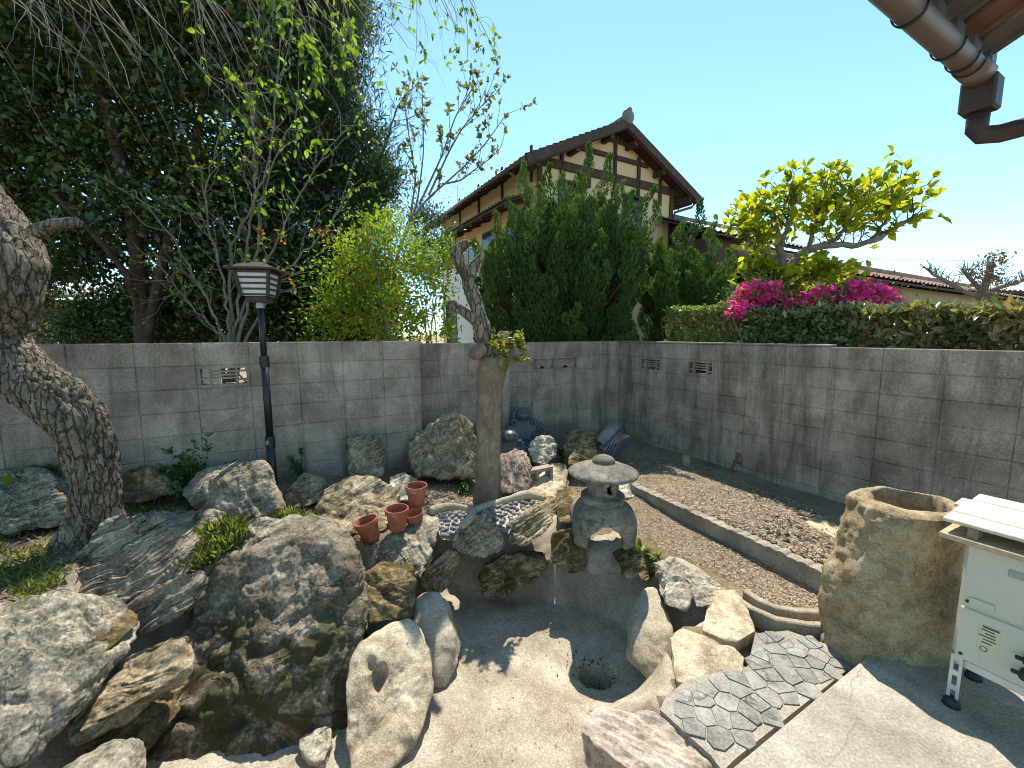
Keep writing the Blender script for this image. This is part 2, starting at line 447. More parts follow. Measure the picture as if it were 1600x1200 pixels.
_cp = [(-4.6, 2.4, .32), (-3.76, 3.06, .30), (-2.9, 3.5, .27), (-2.28, 3.9, .23), (-1.4, 4.4, .13), (-1.05, 4.8, .03), (0.94, 6.03, .03), (1.66, 6.43, .05),
       (2.2, 5.4, .03), (2.6, 4.78, .02), (2.96, 4.13, .0), (3.6, 3.0, -.03), (3.9, 2.4, -.03), (-2.85, 2.65, .27), (-2.2, 2.9, .22), (-2.4, 2.2, .26), (-3.2, 1.7, .3),
       (-2.2, 1.6, .22), (-1.3, 3.3, .10), (-0.9, 3.9, .07), (-0.25, 4.0, .0), (-0.6, 3.3, .05), (0.4, 4.4, -.02), (1.0, 4.6, -.03), (0.6, 3.5, -.05), (1.1, 3.4, -.11),
       (1.4, 2.9, -.12), (1.6, 2.4, -.13), (1.9, 2.2, -.12), (1.3, 2.0, -.14), (2.6, 2.2, -.1), (0, 8, .1), (-3, 7, .2), (4, 8, .1), (6, 4, .1), (-7, 4, .3), (0, 0, -.12), (-2, .5, .1), (3, .5, -.1)]
_cp = np.array(_cp)
KA = atz(984, 775, -0.09); KB = atz(1322, 948, -0.13)   # foot of the bed's kerb
KD = (KB - KA); KD[2] = 0; KL = np.linalg.norm(KD); KD /= KL
KN = np.array([-KD[1], KD[0], 0.0])                      # towards the bed
if KN @ D0 < 0: KN = -KN
def base_h(X, Y):
    X = np.asarray(X, float); Y = np.asarray(Y, float)
    num = 0; den = 0
    for x, y, z in _cp:
        w = 1.0 / (((X - x) ** 2 + (Y - y) ** 2) ** 1.6 + 0.003); num = num + w * z; den = den + w
    h = num / den
    s = (X - KA[0]) * KN[0] + (Y - KA[1]) * KN[1]; t = (X - KA[0]) * KD[0] + (Y - KA[1]) * KD[1]
    rwd = (X - RW[0]) * D0[0] + (Y - RW[1]) * D0[1]
    bed = sstep(0.02, 0.10, s) * sstep(-0.35, -0.1, t) * (rwd < 0.5) * (t < KL + 1.5)
    h = h * (1 - bed) + bed * np.maximum(h, 0.035 - 0.03 * sstep(0.1, 0.9, s))
    return h
def ground_h(X, Y):
    X = np.asarray(X, float); Y = np.asarray(Y, float)
    P = np.stack([X.ravel(), Y.ravel(), np.zeros(X.size)], 1)
    nz = (0.018 * fbm(P * 2.3, 4)).reshape(X.shape)
    return base_h(X, Y) + nz
def gz(x, y):
    return float(ground_h(np.array([x]), np.array([y]))[0])

# ================================================================== ground sheet
def axis(lo, hi, step, far):
    f = np.arange(lo, hi + 1e-6, step); g = np.geomspace(0.12, far, 26)
    return np.concatenate([(lo - g)[::-1], f, hi + g])
gx = axis(-5.2, 4.6, 0.055, 900); gy = axis(0.1, 7.2, 0.055, 900)
GX, GY = np.meshgrid(gx, gy)
GH = ground_h(GX, GY)
sd = poly_sdf(GX, GY, POND)
sb = poly_sdf(GX, GY, BANK)
GH = np.where(sb < -0.03, -1.0, GH)
ts = (GX - TC[0]) * D1[0] + (GY - TC[1]) * D1[1]
GH = np.where((ts > -0.02) & (ts < 4.5) & (np.abs(GX) < 6), np.minimum(GH, -0.16), GH)
V = np.stack([GX, GY, GH], -1).reshape(-1, 3)
ny, nx = GX.shape
i = np.arange(ny - 1)[:, None] * nx; j = np.arange(nx - 1)[None]
Q = np.stack([i + j, i + j + 1, i + nx + j + 1, i + nx + j], -1).reshape(-1, 4)
tag(part('ground', V, Q, M['soil']), kind='structure')

# ================================================================== pond basin
px_ = np.arange(-3.0, 1.75, 0.022); py_ = np.arange(0.2, 3.7, 0.022)
PX, PY = np.meshgrid(px_, py_)
sd = poly_sdf(PX, PY, POND)
P3 = np.stack([PX.ravel(), PY.ravel(), np.zeros(PX.size)], 1)
nz1 = fbm(P3 * 3.1 + 5, 4).reshape(PX.shape); nz2 = fbm(P3 * 14 + 9, 3).reshape(PX.shape)
sb = poly_sdf(PX, PY, BANK)
sdw = sd + 0.03 * nz1
rim = base_h(PX, PY) - 0.012
drain = atz(932, 1048, FLOOR_Z)
dr = np.hypot(PX - drain[0], PY - drain[1])
fl = FLOOR_Z + 0.02 * nz1 - 0.05 * np.exp(-(dr / 0.3) ** 2) - 0.16 * (1 - sstep(0.075, 0.115, dr + 0.02 * nz2)) + 0.006 * nz2 - 0.05 * sstep(0, -0.5, sd) + 0.03
t = np.clip((sdw + 0.03) / (np.maximum(sdw + 0.03, 0) + np.maximum(-sb, 0) + 1e-4), 0, 1)
prof = np.where(t < 0.2, 3.2 * t * t, np.clip(0.128 + (t - 0.2) * 1.25, 0, 1)); prof = np.minimum(prof, 1)
lf = sstep(-0.35, -0.6, PX); prof = prof * (1 - lf) + lf * t ** (1.35 + 1.3 * sstep(-1.95, -1.75, PX))
PZ = fl + (rim - fl) * prof + 0.012 * nz2 * sstep(0, 0.1, sdw)
V = np.stack([PX, PY, PZ], -1).reshape(-1, 3)
ny, nx = PX.shape
i = np.arange(ny - 1)[:, None] * nx; j = np.arange(nx - 1)[None]
Q = np.stack([i + j, i + j + 1, i + nx + j + 1, i + nx + j], -1).reshape(-1, 4)
ts = (PX - TC[0]) * D1[0] + (PY - TC[1]) * D1[1]
keep = ((sb < 0.05) & (ts < 0.06)).ravel()[Q].all(1)
Q = Q[keep]
used = np.unique(Q); remap = np.full(len(V), -1); remap[used] = np.arange(len(used))
tag(part('pond_basin', V[used], remap[Q], M['pond']), kind='structure')
def basin_z(x, y):
    return float(PZ[min(len(py_) - 1, max(0, int(round((y - py_[0]) / .022)))), min(len(px_) - 1, max(0, int(round((x - px_[0]) / .022))))])
def pond_z(x, y):
    s = poly_sdf(np.array([x]), np.array([y]), POND)[0]
    return FLOOR_Z if s < 0 else None

# ================================================================== terrace
mb = MB()
c0 = TC - D0 * 4.2; c1 = TC + D0 * 2.6
pol = np.array([c0, c1, c1 + D1 * 3.5, c0 + D1 * 3.5]); pol[:, 2] = 0.03 - 0.22
cc = pol.mean(0); cc[2] = 0.03 - 0.11
mb.box(cc, D0 * 3.4, D1 * 1.75, ZV * 0.11, 0.008)
tag(mb.build('terrace_paving', M['terrace']), kind='structure')

# ================================================================== block walls
BT = 0.12
def block_mesh(mat, nm):
    mb = MB(); mb.box((0.2, BT / 2, -0.1), (0.1962, 0, 0), (0, BT / 2, 0), (0, 0, 0.0962), 0.003)
    V = np.concatenate(mb.V); return mesh_np(nm, V, [np.concatenate(f) for f in mb.F.values()], mat, False)
def vent_mesh(mat, nm, style):
    mb = MB(); x = np.array([1, 0, 0.]); y = np.array([0, 1, 0.]); z = ZV
    def b(x0, x1, z0, z1, y0=0.0, y1=BT): mb.box(((x0 + x1) / 2, (y0 + y1) / 2, -(z0 + z1) / 2), x * (x1 - x0) / 2, y * (y1 - y0) / 2, z * abs(z1 - z0) / 2)
    b(.0035, .03, .0035, .1965); b(.37, .3965, .0035, .1965); b(.03, .37, .0035, .03); b(.03, .37, .17, .1965)
    if style == 'lattice':
        y1 = 0.06
        b(.085, .105, .03, .17, .012, y1); b(.285, .305, .03, .17, .012, y1)
        for s0, s1, zz in ((.105, .37, .058), (.03, .085, .118), (.105, .285, .118), (.105, .285, .088), (.305, .37, .135)):
            b(s0, s1, zz - .008, zz + .008, .014, y1 - .002)
    else:
        for cx, r, zb in ((.2, .135, .17), (.2, .07, .17), (.03, .10, .17), (.37, .10, .17), (.115, .075, .10), (.285, .075, .10)):
            aa = np.linspace(0, math.pi, 13)
            pts = [(cx + r * math.cos(t), .05, -(zb - r * .93 * math.sin(t))) for t in aa]
            pts = [p for p in pts if .028 < p[0] < .372 and p[2] < -.028]
            for p, q in zip(pts[:-1], pts[1:]):
                if abs(p[0] - q[0]) + abs(p[2] - q[2]) < 0.08: mb.bar(p, q, .06, .011, up=y * 0.999 + z * 0.001)
    V = np.concatenate(mb.V); return mesh_np(nm, V, [np.concatenate(f) for f in mb.F.values()], mat, False)
def rotz(d): return math.atan2(d[1], d[0])
def block_wall(name, label, O, d, back, n0, n1, k1, mat, vents, first_w=1.0, cap=None):
    """O: top front joint n=0; d along the wall, back = unit vector away from the garden"""
    base = O + d * 0.4 * (n0 + n1) / 2; base = base.copy(); base[2] = O[2] - 0.2 * k1
    root = empty(name, tuple(base)); tag(root, label, 'wall')
    flip = np.cross(d, back)[2] < 0
    bm = block_mesh(mat, 'block'); vm = {}
    for n in range(n0, n1):
        for k in range(k1):
            st = vents.get((n, k))
            if st and st not in vm: vm[st] = vent_mesh(mat, 'vent_block', st)
            P = O + d * 0.4 * n - ZV * 0.2 * k
            o = bpy.data.objects.new('vent_block' if st else 'block', vm[st] if st else bm); COL.objects.link(o); o.parent = root
            if flip: P = P + d * 0.4; o.rotation_euler = (0, 0, rotz(-d))
            else: o.rotation_euler = (0, 0, rotz(d))
            jit = RNG.normal(0, 0.0009, 3)
            o.location = tuple(P - base + back * abs(jit[0]))
    mb = MB()       # joints: slightly recessed core, left open at the vents
    holes = sorted(vents)
    L0, L1 = n0 * .4, n1 * .4
    def core(a, b, z0, z1):
        c = O + d * (a + b) / 2 + back * (BT / 2) - ZV * (z0 + z1) / 2
        mb.box(c, d * (b - a) / 2 * 0.9999, back * (BT / 2 - .005), ZV * (z1 - z0) / 2)
    rows = sorted({k for _, k in holes})
    z = 0.002
    for k in rows:
        if k * .2 > z: core(L0 + .002, L1 - .002, z, k * .2 + .003)
        a = L0 + .002
        for n in sorted(n for n, kk in holes if kk == k):
            core(a, n * .4 + .003, k * .2 + .003, k * .2 + .197); a = n * .4 + .397
        core(a, L1 - .002, k * .2 + .003, k * .2 + .197); z = k * .2 + .197
    core(L0 + .002, L1 - .002, z, k1 * .2)
    mb.build('mortar_joint', M['joint'], root)
    if cap:
        mb = MB(); a, b, t = cap
        c = O + d * (a + b) * .2 + back * BT / 2 + ZV * (t / 2 + .001)
        mb.box(c, d * (b - a) * .2, back * (BT / 2 + .004), ZV * t / 2, .004); mb.build('capping', M['block_b'], root)
    return root
block_wall('block_wall', 'pale grey concrete block wall with one lattice vent block, behind the lamp post', LW, D0, -D1, -6, 7, 8, M['block_a'], {(2, 1): 'lattice'})
BO = CORNER.copy(); BO[2] = 1.50
block_wall('block_wall', 'set-back stretch of block wall with two wave-pattern vents, behind the pruned tree', BO, D0, -D1, -8, 0, 8, M['block_b'], {(-4, 1): 'wave', (-3, 1): 'wave'})
RO = RW.copy(); RO[2] = 1.477
block_wall('block_wall', 'dark stained concrete block wall with two lattice vents, beside the soil bed', RO, D1, D0, -2, 13, 8, M['block_b'], {(0, 1): 'lattice', (2, 1): 'lattice'}, cap=(-1, 6, .022))
# concrete post standing against the set-back wall
pp = onplane(783, 700, CORNER, D1) + D1 * 0.09; z0 = gz(pp[0], pp[1])
mb = MB(); mb.box((pp[0], pp[1], (z0 - .1 + 1.64) / 2), D0 * .05, D1 * .06, ZV * (1.64 - z0 + .1) / 2, .006)
tag(mb.build('concrete_post', M['terrace'], None, False, (pp[0], pp[1], z0)), 'slim pale concrete post rising above the set-back block wall', 'post')

# ================================================================== kerb of the soil bed
def kerb():
    root = empty('bed_kerb', tuple(KA)); tag(root, 'long straight kerb with a scalloped top edge along the soil bed', 'kerb')
    mb = MB(); n = 40
    top = lambda t: np.array([KA[0], KA[1], 0]) + KD * t * KL + ZV * (KA[2] * (1 - t) + KB[2] * t + 0.125 + 0.03 * t)
    pts = [top(t / n) for t in range(n + 1)]
    prof = [(0.0, -0.25), (0.0, -0.004), (0.006, 0.0), (0.075, 0.0), (0.08, -0.25)]
    V = []
    for p in pts:
        w = 0.006 * fbm(p[None] * 6, 3)[0]
        for a, b in prof: V.append(p + KN * (a + w) + ZV * (b + w * .5))
    V = np.array(V); k = len(prof); Q = []
    for s in range(n):
        for q in range(k - 1): Q.append([s * k + q, s * k + q + 1, (s + 1) * k + q + 1, (s + 1) * k + q])
    mb.add(V, np.array(Q)); mb.build('kerb_body', M['kerb'], root, True)
    m = 26; me = None
    for s in range(m):
        c = top((s + .5) / m); L = KL / m
        aa = np.linspace(0, math.pi, 8)
        pl = [np.array([math.cos(a) * L * .49, 0, math.sin(a) * .022 + .001]) for a in aa]
        if me is None:
            b2 = MB(); P = np.array(pl); b2.prism(P - np.array([0, .008, 0]), (0, .088, 0))
            me = mesh_np('scallop', np.concatenate(b2.V), [np.concatenate(f) for f in b2.F.values()], M['kerb'], False)
        o = link('scallop', me, root, tuple(c - KA + KN * .0 + ZV * (-0.008)))
        o.rotation_euler = (RNG.normal(0, .04), 0, rotz(KD) + RNG.normal(0, .03)); o.scale = (RNG.uniform(.9, 1.03), 1, RNG.uniform(.5, 1.1))
kerb()
# low double-lipped edging that closes the strip
def edging():
    pts = [atz(x, y, -0.05) for x, y in [(1160, 930), (1185, 946), (1212, 958), (1250, 964), (1295, 966), (1340, 966)]]
    root = empty('gutter_edging', tuple(pts[2])); tag(root, 'low double-lipped concrete edging beside the tall hollow stone', 'edging')
    def sweep(off, w, zt, zb, nm):
        V = []
        P = np.array(pts)
        T = np.gradient(P, axis=0); T[:, 2] = 0; T /= np.linalg.norm(T, axis=1)[:, None]; Nn = np.stack([-T[:, 1], T[:, 0], 0 * T[:, 0]], 1)
        Nn = Nn * np.sign(Nn[:, 1:2])
        for p, nn in zip(P, Nn):
            for a, z in ((0, zb), (0, zt - .006), (.007, zt), (w - .007, zt), (w, zt - .006), (w, zb)): 
                v = p + nn * (off + a); v[2] = z; V.append(v)
        Q = [[s * 6 + q, s * 6 + q + 1, s * 6 + q + 7, s * 6 + q + 6] for s in range(len(pts) - 1) for q in range(5)]
        part(nm, V, np.array(Q), M['kerb'], root, False)
    sweep(-.10, .045, -.03, -.3, 'front_lip'); sweep(-.056, .06, -.08, -.3, 'channel'); sweep(.003, .045, -.02, -.3, 'back_lip')
edging()
# ================================================================== rocks
_ico = {}
def ico(sub):
    if sub not in _ico:
        bm = bmesh.new(); bmesh.ops.create_icosphere(bm, subdivisions=sub, radius=1.0)
        bm.verts.ensure_lookup_table()
        V = np.array([v.co[:] for v in bm.verts]); Fc = np.array([[v.index for v in f.verts] for f in bm.faces]); bm.free()
        _ico[sub] = (V / np.linalg.norm(V, axis=1)[:, None], Fc)
    return _ico[sub]
def hull_planes(P):
    bm = bmesh.new()
    for p in P: bm.verts.new(p)
    bmesh.ops.convex_hull(bm, input=bm.verts)
    bmesh.ops.delete(bm, geom=[v for v in bm.verts if not v.link_faces], context='VERTS')
    bm.normal_update()
    cen = np.mean([f.calc_center_median()[:] for f in bm.faces], axis=0)
    out = []
    for f in bm.faces:
        n = np.array(f.normal[:])
        if np.linalg.norm(n) < .5: continue
        c = np.array(f.calc_center_median()[:])
        if n @ (c - cen) < 0: n = -n
        out.append((n, n @ c, f.calc_area()))
    bm.free()
    return out
def star(P, sub=6, p=16.0, grow=1.06, facets=14):
    """rounded convex body through the given corner points -> verts, normals, faces"""
    P = np.asarray(P, float)
    lo, hi = P.min(0), P.max(0); c = (lo + hi) / 2; S = np.maximum(hi - lo, 0.02) / 2
    Qn = (P - c) / S
    pl = hull_planes(Qn)
    n = np.array([a for a, _, _ in pl]); h = np.array([b for _, b, _ in pl])
    cen = Qn.mean(0) * 0.6
    h = h - n @ cen
    h = np.maximum(h, 0.12)
    keep = []
    for i in range(len(n)):
        if all(not (n[i] @ n[j] > 0.995 and abs(h[i] - h[j]) < .05) for j in keep): keep.append(i)
    n, h = n[keep], h[keep]
    g_ = np.random.default_rng(int(abs(P).sum() * 1000) % 100000)
    rn = g_.normal(size=(facets, 3)); rn /= np.linalg.norm(rn, axis=1)[:, None]
    rh = ((Qn - cen) @ rn.T).max(0) * g_.uniform(.86, .97, facets)
    n = np.concatenate([n, rn]); h = np.concatenate([h, np.maximum(rh, .12)])
    D, Fc = ico(sub)
    a = np.maximum(D @ n.T, 0) / h
    s = (a ** p).sum(1)
    r = s ** (-1 / p) * grow
    g = (a ** (p - 1)) @ (n / h[:, None])
    V = (D * r[:, None] + cen) * S + c
    g = g / S; g /= np.linalg.norm(g, axis=1)[:, None] + 1e-12
    return V, g, Fc
def backed(P, t, k=0.5, sh=0.85):
    P = np.asarray(P, float); c = P.mean(0); zm = P[:, 2].min()
    B = P.copy(); B[:, 0] = c[0] + (B[:, 0] - c[0]) * sh; B[:, 1] += t; B[:, 2] = zm + (B[:, 2] - zm) * k
    return np.concatenate([P, B])
def rough_body(V, g, size, seed, amp=0.06, strata=None, sfreq=14.0, samp=0.03, fine=0.010, chunk=0.0):
    X = V + seed * 7.31
    d = amp * size * fbm(X / size * 2.2, 3)
    if chunk:
        q = fbm(X / size * 3.3 + 40, 3) * 5; r_ = np.floor(q); d = d + chunk * 1.5 * size * (r_ + sstep(.35, .65, q - r_)) / 5
    if strata is not None:
        sd_ = np.asarray(strata, float); sd_ /= np.linalg.norm(sd_)
        s = V @ sd_ + 0.05 * fbm(X * 3.0, 3)
        L = np.stack([s * sfreq, 0.25 * X[:, 0] * 6, 0.25 * X[:, 1] * 6], 1)
        l = perlin(L) + 0.5 * perlin(L * np.array([2.7, 1.5, 1.5]) + 9)
        d = d + .55 * samp * size * np.tanh(l * 5) + .25 * samp * size * np.tanh(4 * perlin(L * np.array([6.1, 3, 3]) + 30))
    d = d + 1.3 * fine * fbm(X * 12, 4) - 1.6 * fine * np.abs(fbm(X * 7 + 3, 4)) - (1.8 * fine * np.clip(1 - 9 * np.abs(perlin(X * 3.3 + 60)), 0, 1) if chunk else 0)
    return V + g * d[:, None]
ROCKS = {}
def rock(name, label, pts, mat, t=0.2, sub=6, p=16, amp=0.06, strata=None, sfreq=14, samp=0.03, fine=0.010, chunk=0.02, cat='rock', group=None, slab=0.0, k=0.5, extra=None, carve=None, sink=0.0, facets=18):
    P = np.array([aty(*q) for q in pts])
    if slab:
        B = P.copy(); B[:, 2] -= slab; c = P.mean(0); B[:, :2] = c[:2] + (B[:, :2] - c[:2]) * 0.94; P = np.concatenate([P, B])
    else: P = backed(P, t, k)
    if extra is not None: P = np.concatenate([P, np.array([aty(*q) for q in extra])])
    if sink: 
        B = P[P[:, 2] < P[:, 2].mean()].copy(); B[:, 2] -= sink; P = np.concatenate([P, B])
    V, g, Fc = star(P, sub, p * 2.6 if 'mortar' not in mat else p, 1.055, facets if 'mortar' not in mat else 4)
    size = float(np.cbrt(np.prod(np.ptp(V, axis=0))))
    seed = len(ROCKS) + 1.0
    if carve is not None: V = carve(V, g)
    V = rough_body(V, g, size, seed, amp, strata, sfreq, samp, fine, chunk)
    b = np.array([V[:, 0].mean(), V[:, 1].mean(), V[:, 2].min()])
    o = part(name, V, Fc, M[mat], None, True, None, b)
    tag(o, label, cat, group); ROCKS[label] = o
    return o
S45 = (0.5, -0.1, 0.86)
M['r_grey'] = rock_mat('grey_schist', (0.086, 0.071, 0.048), (0.292, 0.240, 0.168), (0.607, 0.504, 0.354), (1, 1, 5), (0.318, 0.500, 0.180))
M['r_tan'] = rock_mat('tan_schist', (0.105, 0.075, 0.040), (0.336, 0.257, 0.152), (0.667, 0.547, 0.361), (1, 1, 6), (0.212, 0.600, 0.270), moss=0.25, mosscol=(0.127, 0.090, 0.027))
M['r_brown'] = rock_mat('brown_rock', (0.074, 0.049, 0.023), (0.236, 0.166, 0.080), (0.525, 0.399, 0.226), (1, 1, 4), (0.636, 0.200, 0.090), moss=0.45, mosscol=(0.074, 0.058, 0.016))
M['r_moss'] = rock_mat('mossy_dark_rock', (0.10, 0.075, 0.05), (0.245, 0.19, 0.13), (0.48, 0.41, 0.315), (1, 1, 2), (0.6, 0.2, 0.1), moss=0.55, mosscol=(0.062, 0.058, 0.020), lichen=0.15, mosstop=0.82)
M['r_pale'] = rock_mat('pale_rock', (0.175, 0.150, 0.110), (0.448, 0.385, 0.286), (0.750, 0.720, 0.549), (1, 1, 3), (0.212, 0.200, 0.090))
M['r_blue'] = rock_mat('blue_grey_schist', (0.087, 0.081, 0.060), (0.295, 0.259, 0.190), (0.682, 0.587, 0.430), (4, 1, 1), (0.212, 0.700, 0.360), moss=0.15, mosscol=(0.095, 0.100, 0.045), lichen=0.35)
M['r_red'] = rock_mat('reddish_grained_rock', (0.114, 0.079, 0.057), (0.318, 0.241, 0.179), (0.639, 0.508, 0.388), (5, 5, 0.8), (0, 0, 0))
M['r_strata'] = rock_mat('pitted_layered_schist', (0.12, 0.09, 0.058), (0.31, 0.25, 0.175), (0.52, 0.455, 0.35), (1, 1, 4), (0.15, 0.5, 0.2), lichen=0.35, crack=0.9, bstr=1.0)
M['r_layer'] = rock_mat('pale_layered_rock', (0.22, 0.165, 0.12), (0.42, 0.345, 0.27), (0.56, 0.485, 0.395), (1, 8, 2), (0, 0, 0.52), lichen=0.1, bstr=0.4, crack=0.4)
M['r_granite'] = rock_mat('granite', (0.192, 0.154, 0.099), (0.448, 0.369, 0.250), (0.750, 0.637, 0.452), (1, 1, 1), (0, 0, 0), lichen=0.1, fine=2.4, bstr=0.6, crack=0.08)
M['r_sand'] = rock_mat('sandstone', (0.236, 0.178, 0.110), (0.495, 0.390, 0.255), (0.750, 0.624, 0.426), (1, 1, 1), (0, 0, 0), lichen=0.1, fine=2.0, bstr=0.5, crack=0.3)

def chip(V, g):      # a broken-out hollow below the boulder's top
    for px, py, Y, r, dp in ((588, 1062, 2.02, .055, .07), (610, 1075, 1.99, .045, .06), (575, 1040, 2.08, .04, .04)):
        q = aty(px, py, Y); d = np.linalg.norm((V - q) * np.array([1, .6, 1]), axis=1); V = V - g * (dp * sstep(r * 1.25, r * .75, d))[:, None]
    return V
# --- by the left end of the back wall
rock('boulder', 'long flat-topped boulder at the far side of the gnarled trunk', [(-60, 735, 3.0), (70, 729, 3.0), (-60, 768, 2.75), (85, 750, 2.85), (112, 790, 2.85), (-60, 840, 2.62), (95, 812, 2.72), (40, 832, 2.62)], 'r_grey', .15, strata=(0.3, .2, 1), samp=.04)
rock('boulder', 'low dull boulder between the gnarled trunk and the block wall', [(188, 735, 3.25), (230, 727, 3.3), (256, 745, 3.25), (259, 772, 3.15), (188, 785, 3.05), (225, 788, 3.05)], 'r_brown', .12, p=10)
rock('boulder', 'large rounded grey boulder in front of the lamp post', [(330, 727, 3.45), (378, 715, 3.4), (418, 718, 3.35), (426, 748, 3.2), (437, 798, 3.05), (415, 816, 2.97), (330, 822, 2.9), (278, 775, 3.15), (305, 740, 3.35), (345, 745, 3.1)], 'r_grey', .12, p=9, strata=(.6, -.3, .6))
rock('rock', 'small rough rock squeezed between the large grey boulder and the grass clump', [(272, 805, 2.8), (300, 798, 2.85), (338, 795, 2.8), (347, 815, 2.7), (320, 855, 2.55), (285, 855, 2.55)], 'r_grey', .1)
rock('rock', 'thick strongly layered rock leaning below the gnarled trunk', [(98, 872, 2.42), (180, 808, 2.52), (262, 811, 2.56), (300, 845, 2.54), (302, 870, 2.46), (287, 898, 2.36), (180, 952, 2.19), (116, 938, 2.2), (98, 895, 2.34)], 'r_strata', .3, 7, 18, k=.75, strata=(-.34, -.2, .85), sfreq=24, samp=.055, amp=.05)
rock('rock', 'layered ledge rock just under the thick layered one, hollow beneath', [(178, 965, 2.16), (192, 942, 2.2), (305, 888, 2.36), (318, 900, 2.36), (302, 945, 2.26), (285, 965, 2.22), (215, 992, 2.14), (180, 985, 2.14)], 'r_strata', .2, 6, 16, strata=(-.34, -.2, .85), sfreq=26, samp=.06)
rock('boulder', 'massive smooth blue-grey boulder with greenish streaks below the grass', [(-80, 955, 1.78), (60, 937, 1.95), (100, 930, 1.98), (128, 965, 1.95), (138, 1010, 1.85), (102, 1085, 1.65), (64, 1150, 1.53), (10, 1230, 1.4), (-80, 1260, 1.33), (-80, 1010, 1.6), (40, 1000, 1.74)], 'r_blue', .3, 7, 10, strata=(.8, .3, .3), sfreq=20, samp=.02)
rock('rock', 'knobbly brown rock wedged beside the massive blue-grey boulder', [(128, 958, 2.05), (178, 985, 2.0), (176, 1012, 1.92), (150, 1028, 1.86), (118, 1005, 1.9)], 'r_brown', .15, 5, 12, amp=.09)
rock('slab', 'sunlit tilted stone slab jutting out over the dry pond', [(105, 1088, 1.83), (150, 1045, 1.95), (215, 1022, 2.0), (300, 985, 2.09), (304, 1012, 2.03), (296, 1040, 1.95), (230, 1085, 1.83), (165, 1124, 1.74), (107, 1152, 1.67)], 'r_tan', slab=.075, strata=(0, 0, 1), sfreq=30, samp=.03, amp=.035, sub=6, p=24)
rock('rock', 'brown wedge of rock under the tilted slab', [(160, 1130, 1.85), (235, 1095, 1.92), (268, 1062, 2.02), (255, 1140, 1.85), (205, 1200, 1.7), (115, 1170, 1.72)], 'r_brown', .25, 6, 14, strata=(.6, 0, .5), samp=.03)
rock('rock', 'small pale rock at the foot of the massive blue-grey boulder', [(70, 1215, 1.5), (130, 1184, 1.58), (178, 1173, 1.6), (190, 1200, 1.54), (188, 1250, 1.48), (70, 1260, 1.42)], 'r_pale', .12, 5, 12, sink=.2)
M['r_big'] = M['r_moss']
rock('boulder', 'huge dark mossy boulder with a flat lit top beside the grass clump',
     [(375, 838, 2.75), (430, 815, 2.82), (525, 811, 2.8), (545, 835, 2.68), (335, 888, 2.48), (430, 856, 2.52), (520, 850, 2.5), (552, 872, 2.5), (562, 905, 2.42), (574, 955, 2.35), (570, 990, 2.28), (548, 1065, 2.17), (530, 1200, 1.93),
      (308, 935, 2.36), (280, 1010, 2.24), (240, 1090, 2.1), (195, 1200, 1.88), (300, 1245, 1.78), (440, 1240, 1.82), (420, 960, 2.27), (430, 1090, 2.07)], 'r_big', .25, 7, 14, amp=.05, chunk=.03, strata=(.3, -.5, .6), sfreq=9, samp=.012, fine=.014, facets=5)
rock('slab', 'thin flat blue-grey stone lying between grass clump and huge boulder', [(380, 824, 2.72), (400, 808, 2.84), (450, 811, 2.86), (446, 830, 2.7), (402, 840, 2.62)], 'r_blue', slab=.05, sub=5, amp=.02, chunk=0, samp=0)
# --- middle
rock('rock', 'small wedge-shaped rock just right of the lamp post', [(442, 772, 3.55), (470, 742, 3.7), (490, 738, 3.75), (506, 750, 3.65), (501, 787, 3.42), (470, 795, 3.35), (445, 790, 3.4)], 'r_tan', .12, 5, 14)
rock('boulder', 'broad craggy tan boulder behind the clay pots', [(488, 800, 3.2), (505, 765, 3.4), (545, 740, 3.55), (580, 752, 3.5), (618, 760, 3.45), (622, 785, 3.3), (602, 832, 3.05), (540, 838, 2.98), (498, 828, 3.02)], 'r_tan', .15, 6, 10, amp=.1, chunk=.04, strata=(.2, -.5, .8), sfreq=10, samp=.03)
rock('rock', 'small pale jagged rock next to the broad craggy boulder', [(606, 748, 3.75), (630, 738, 3.85), (652, 750, 3.75), (655, 784, 3.5), (620, 785, 3.45)], 'r_pale', .1, 5, 16)
rock('rock', 'squat post-like upright rock against the pale block wall', [(540, 685, 4.1), (552, 678, 4.15), (590, 678, 4.12), (600, 700, 4.02), (599, 748, 3.9), (565, 752, 3.86), (540, 744, 3.94)], 'r_tan', .08, 6, 14, strata=(1, 0, .05), sfreq=14, k=.8)
rock('boulder', 'tall deeply furrowed standing boulder left of the pruned tree', [(632, 705, 4.3), (645, 680, 4.4), (680, 652, 4.5), (708, 637, 4.55), (735, 658, 4.5), (747, 700, 4.42), (748, 745, 4.22), (700, 748, 4.1), (640, 745, 4.12), (690, 682, 4.28)], 'r_tan', .2, 6, 12, strata=(.75, -.1, .5), sfreq=16, samp=.045, amp=.05, k=.7)
rock('rock', 'blocky reddish rock with vertical grain right of the pruned trunk', [(780, 715, 4.2), (800, 706, 4.3), (825, 708, 4.25), (830, 725, 4.1), (828, 768, 3.85), (780, 772, 3.82)], 'r_red', .2, 6, 20, strata=(1, .2, 0), sfreq=26, samp=.03, k=.9)
rock('slab', 'long flat pale stone lying behind the stone lantern', [(862, 722, 4.7), (884, 722, 4.68), (889, 745, 4.42), (868, 788, 3.92), (802, 786, 3.92), (834, 750, 4.36)], 'r_sand', slab=.13, sub=6, amp=.03, chunk=.01, p=20)
rock('rock', 'broken pale rock lying against the dark ridge-end tiles', [(828, 690, 4.85), (850, 677, 4.95), (867, 688, 4.9), (873, 703, 4.8), (852, 728, 4.55), (830, 722, 4.55)], 'r_pale', .15, 6, 16, chunk=.08)
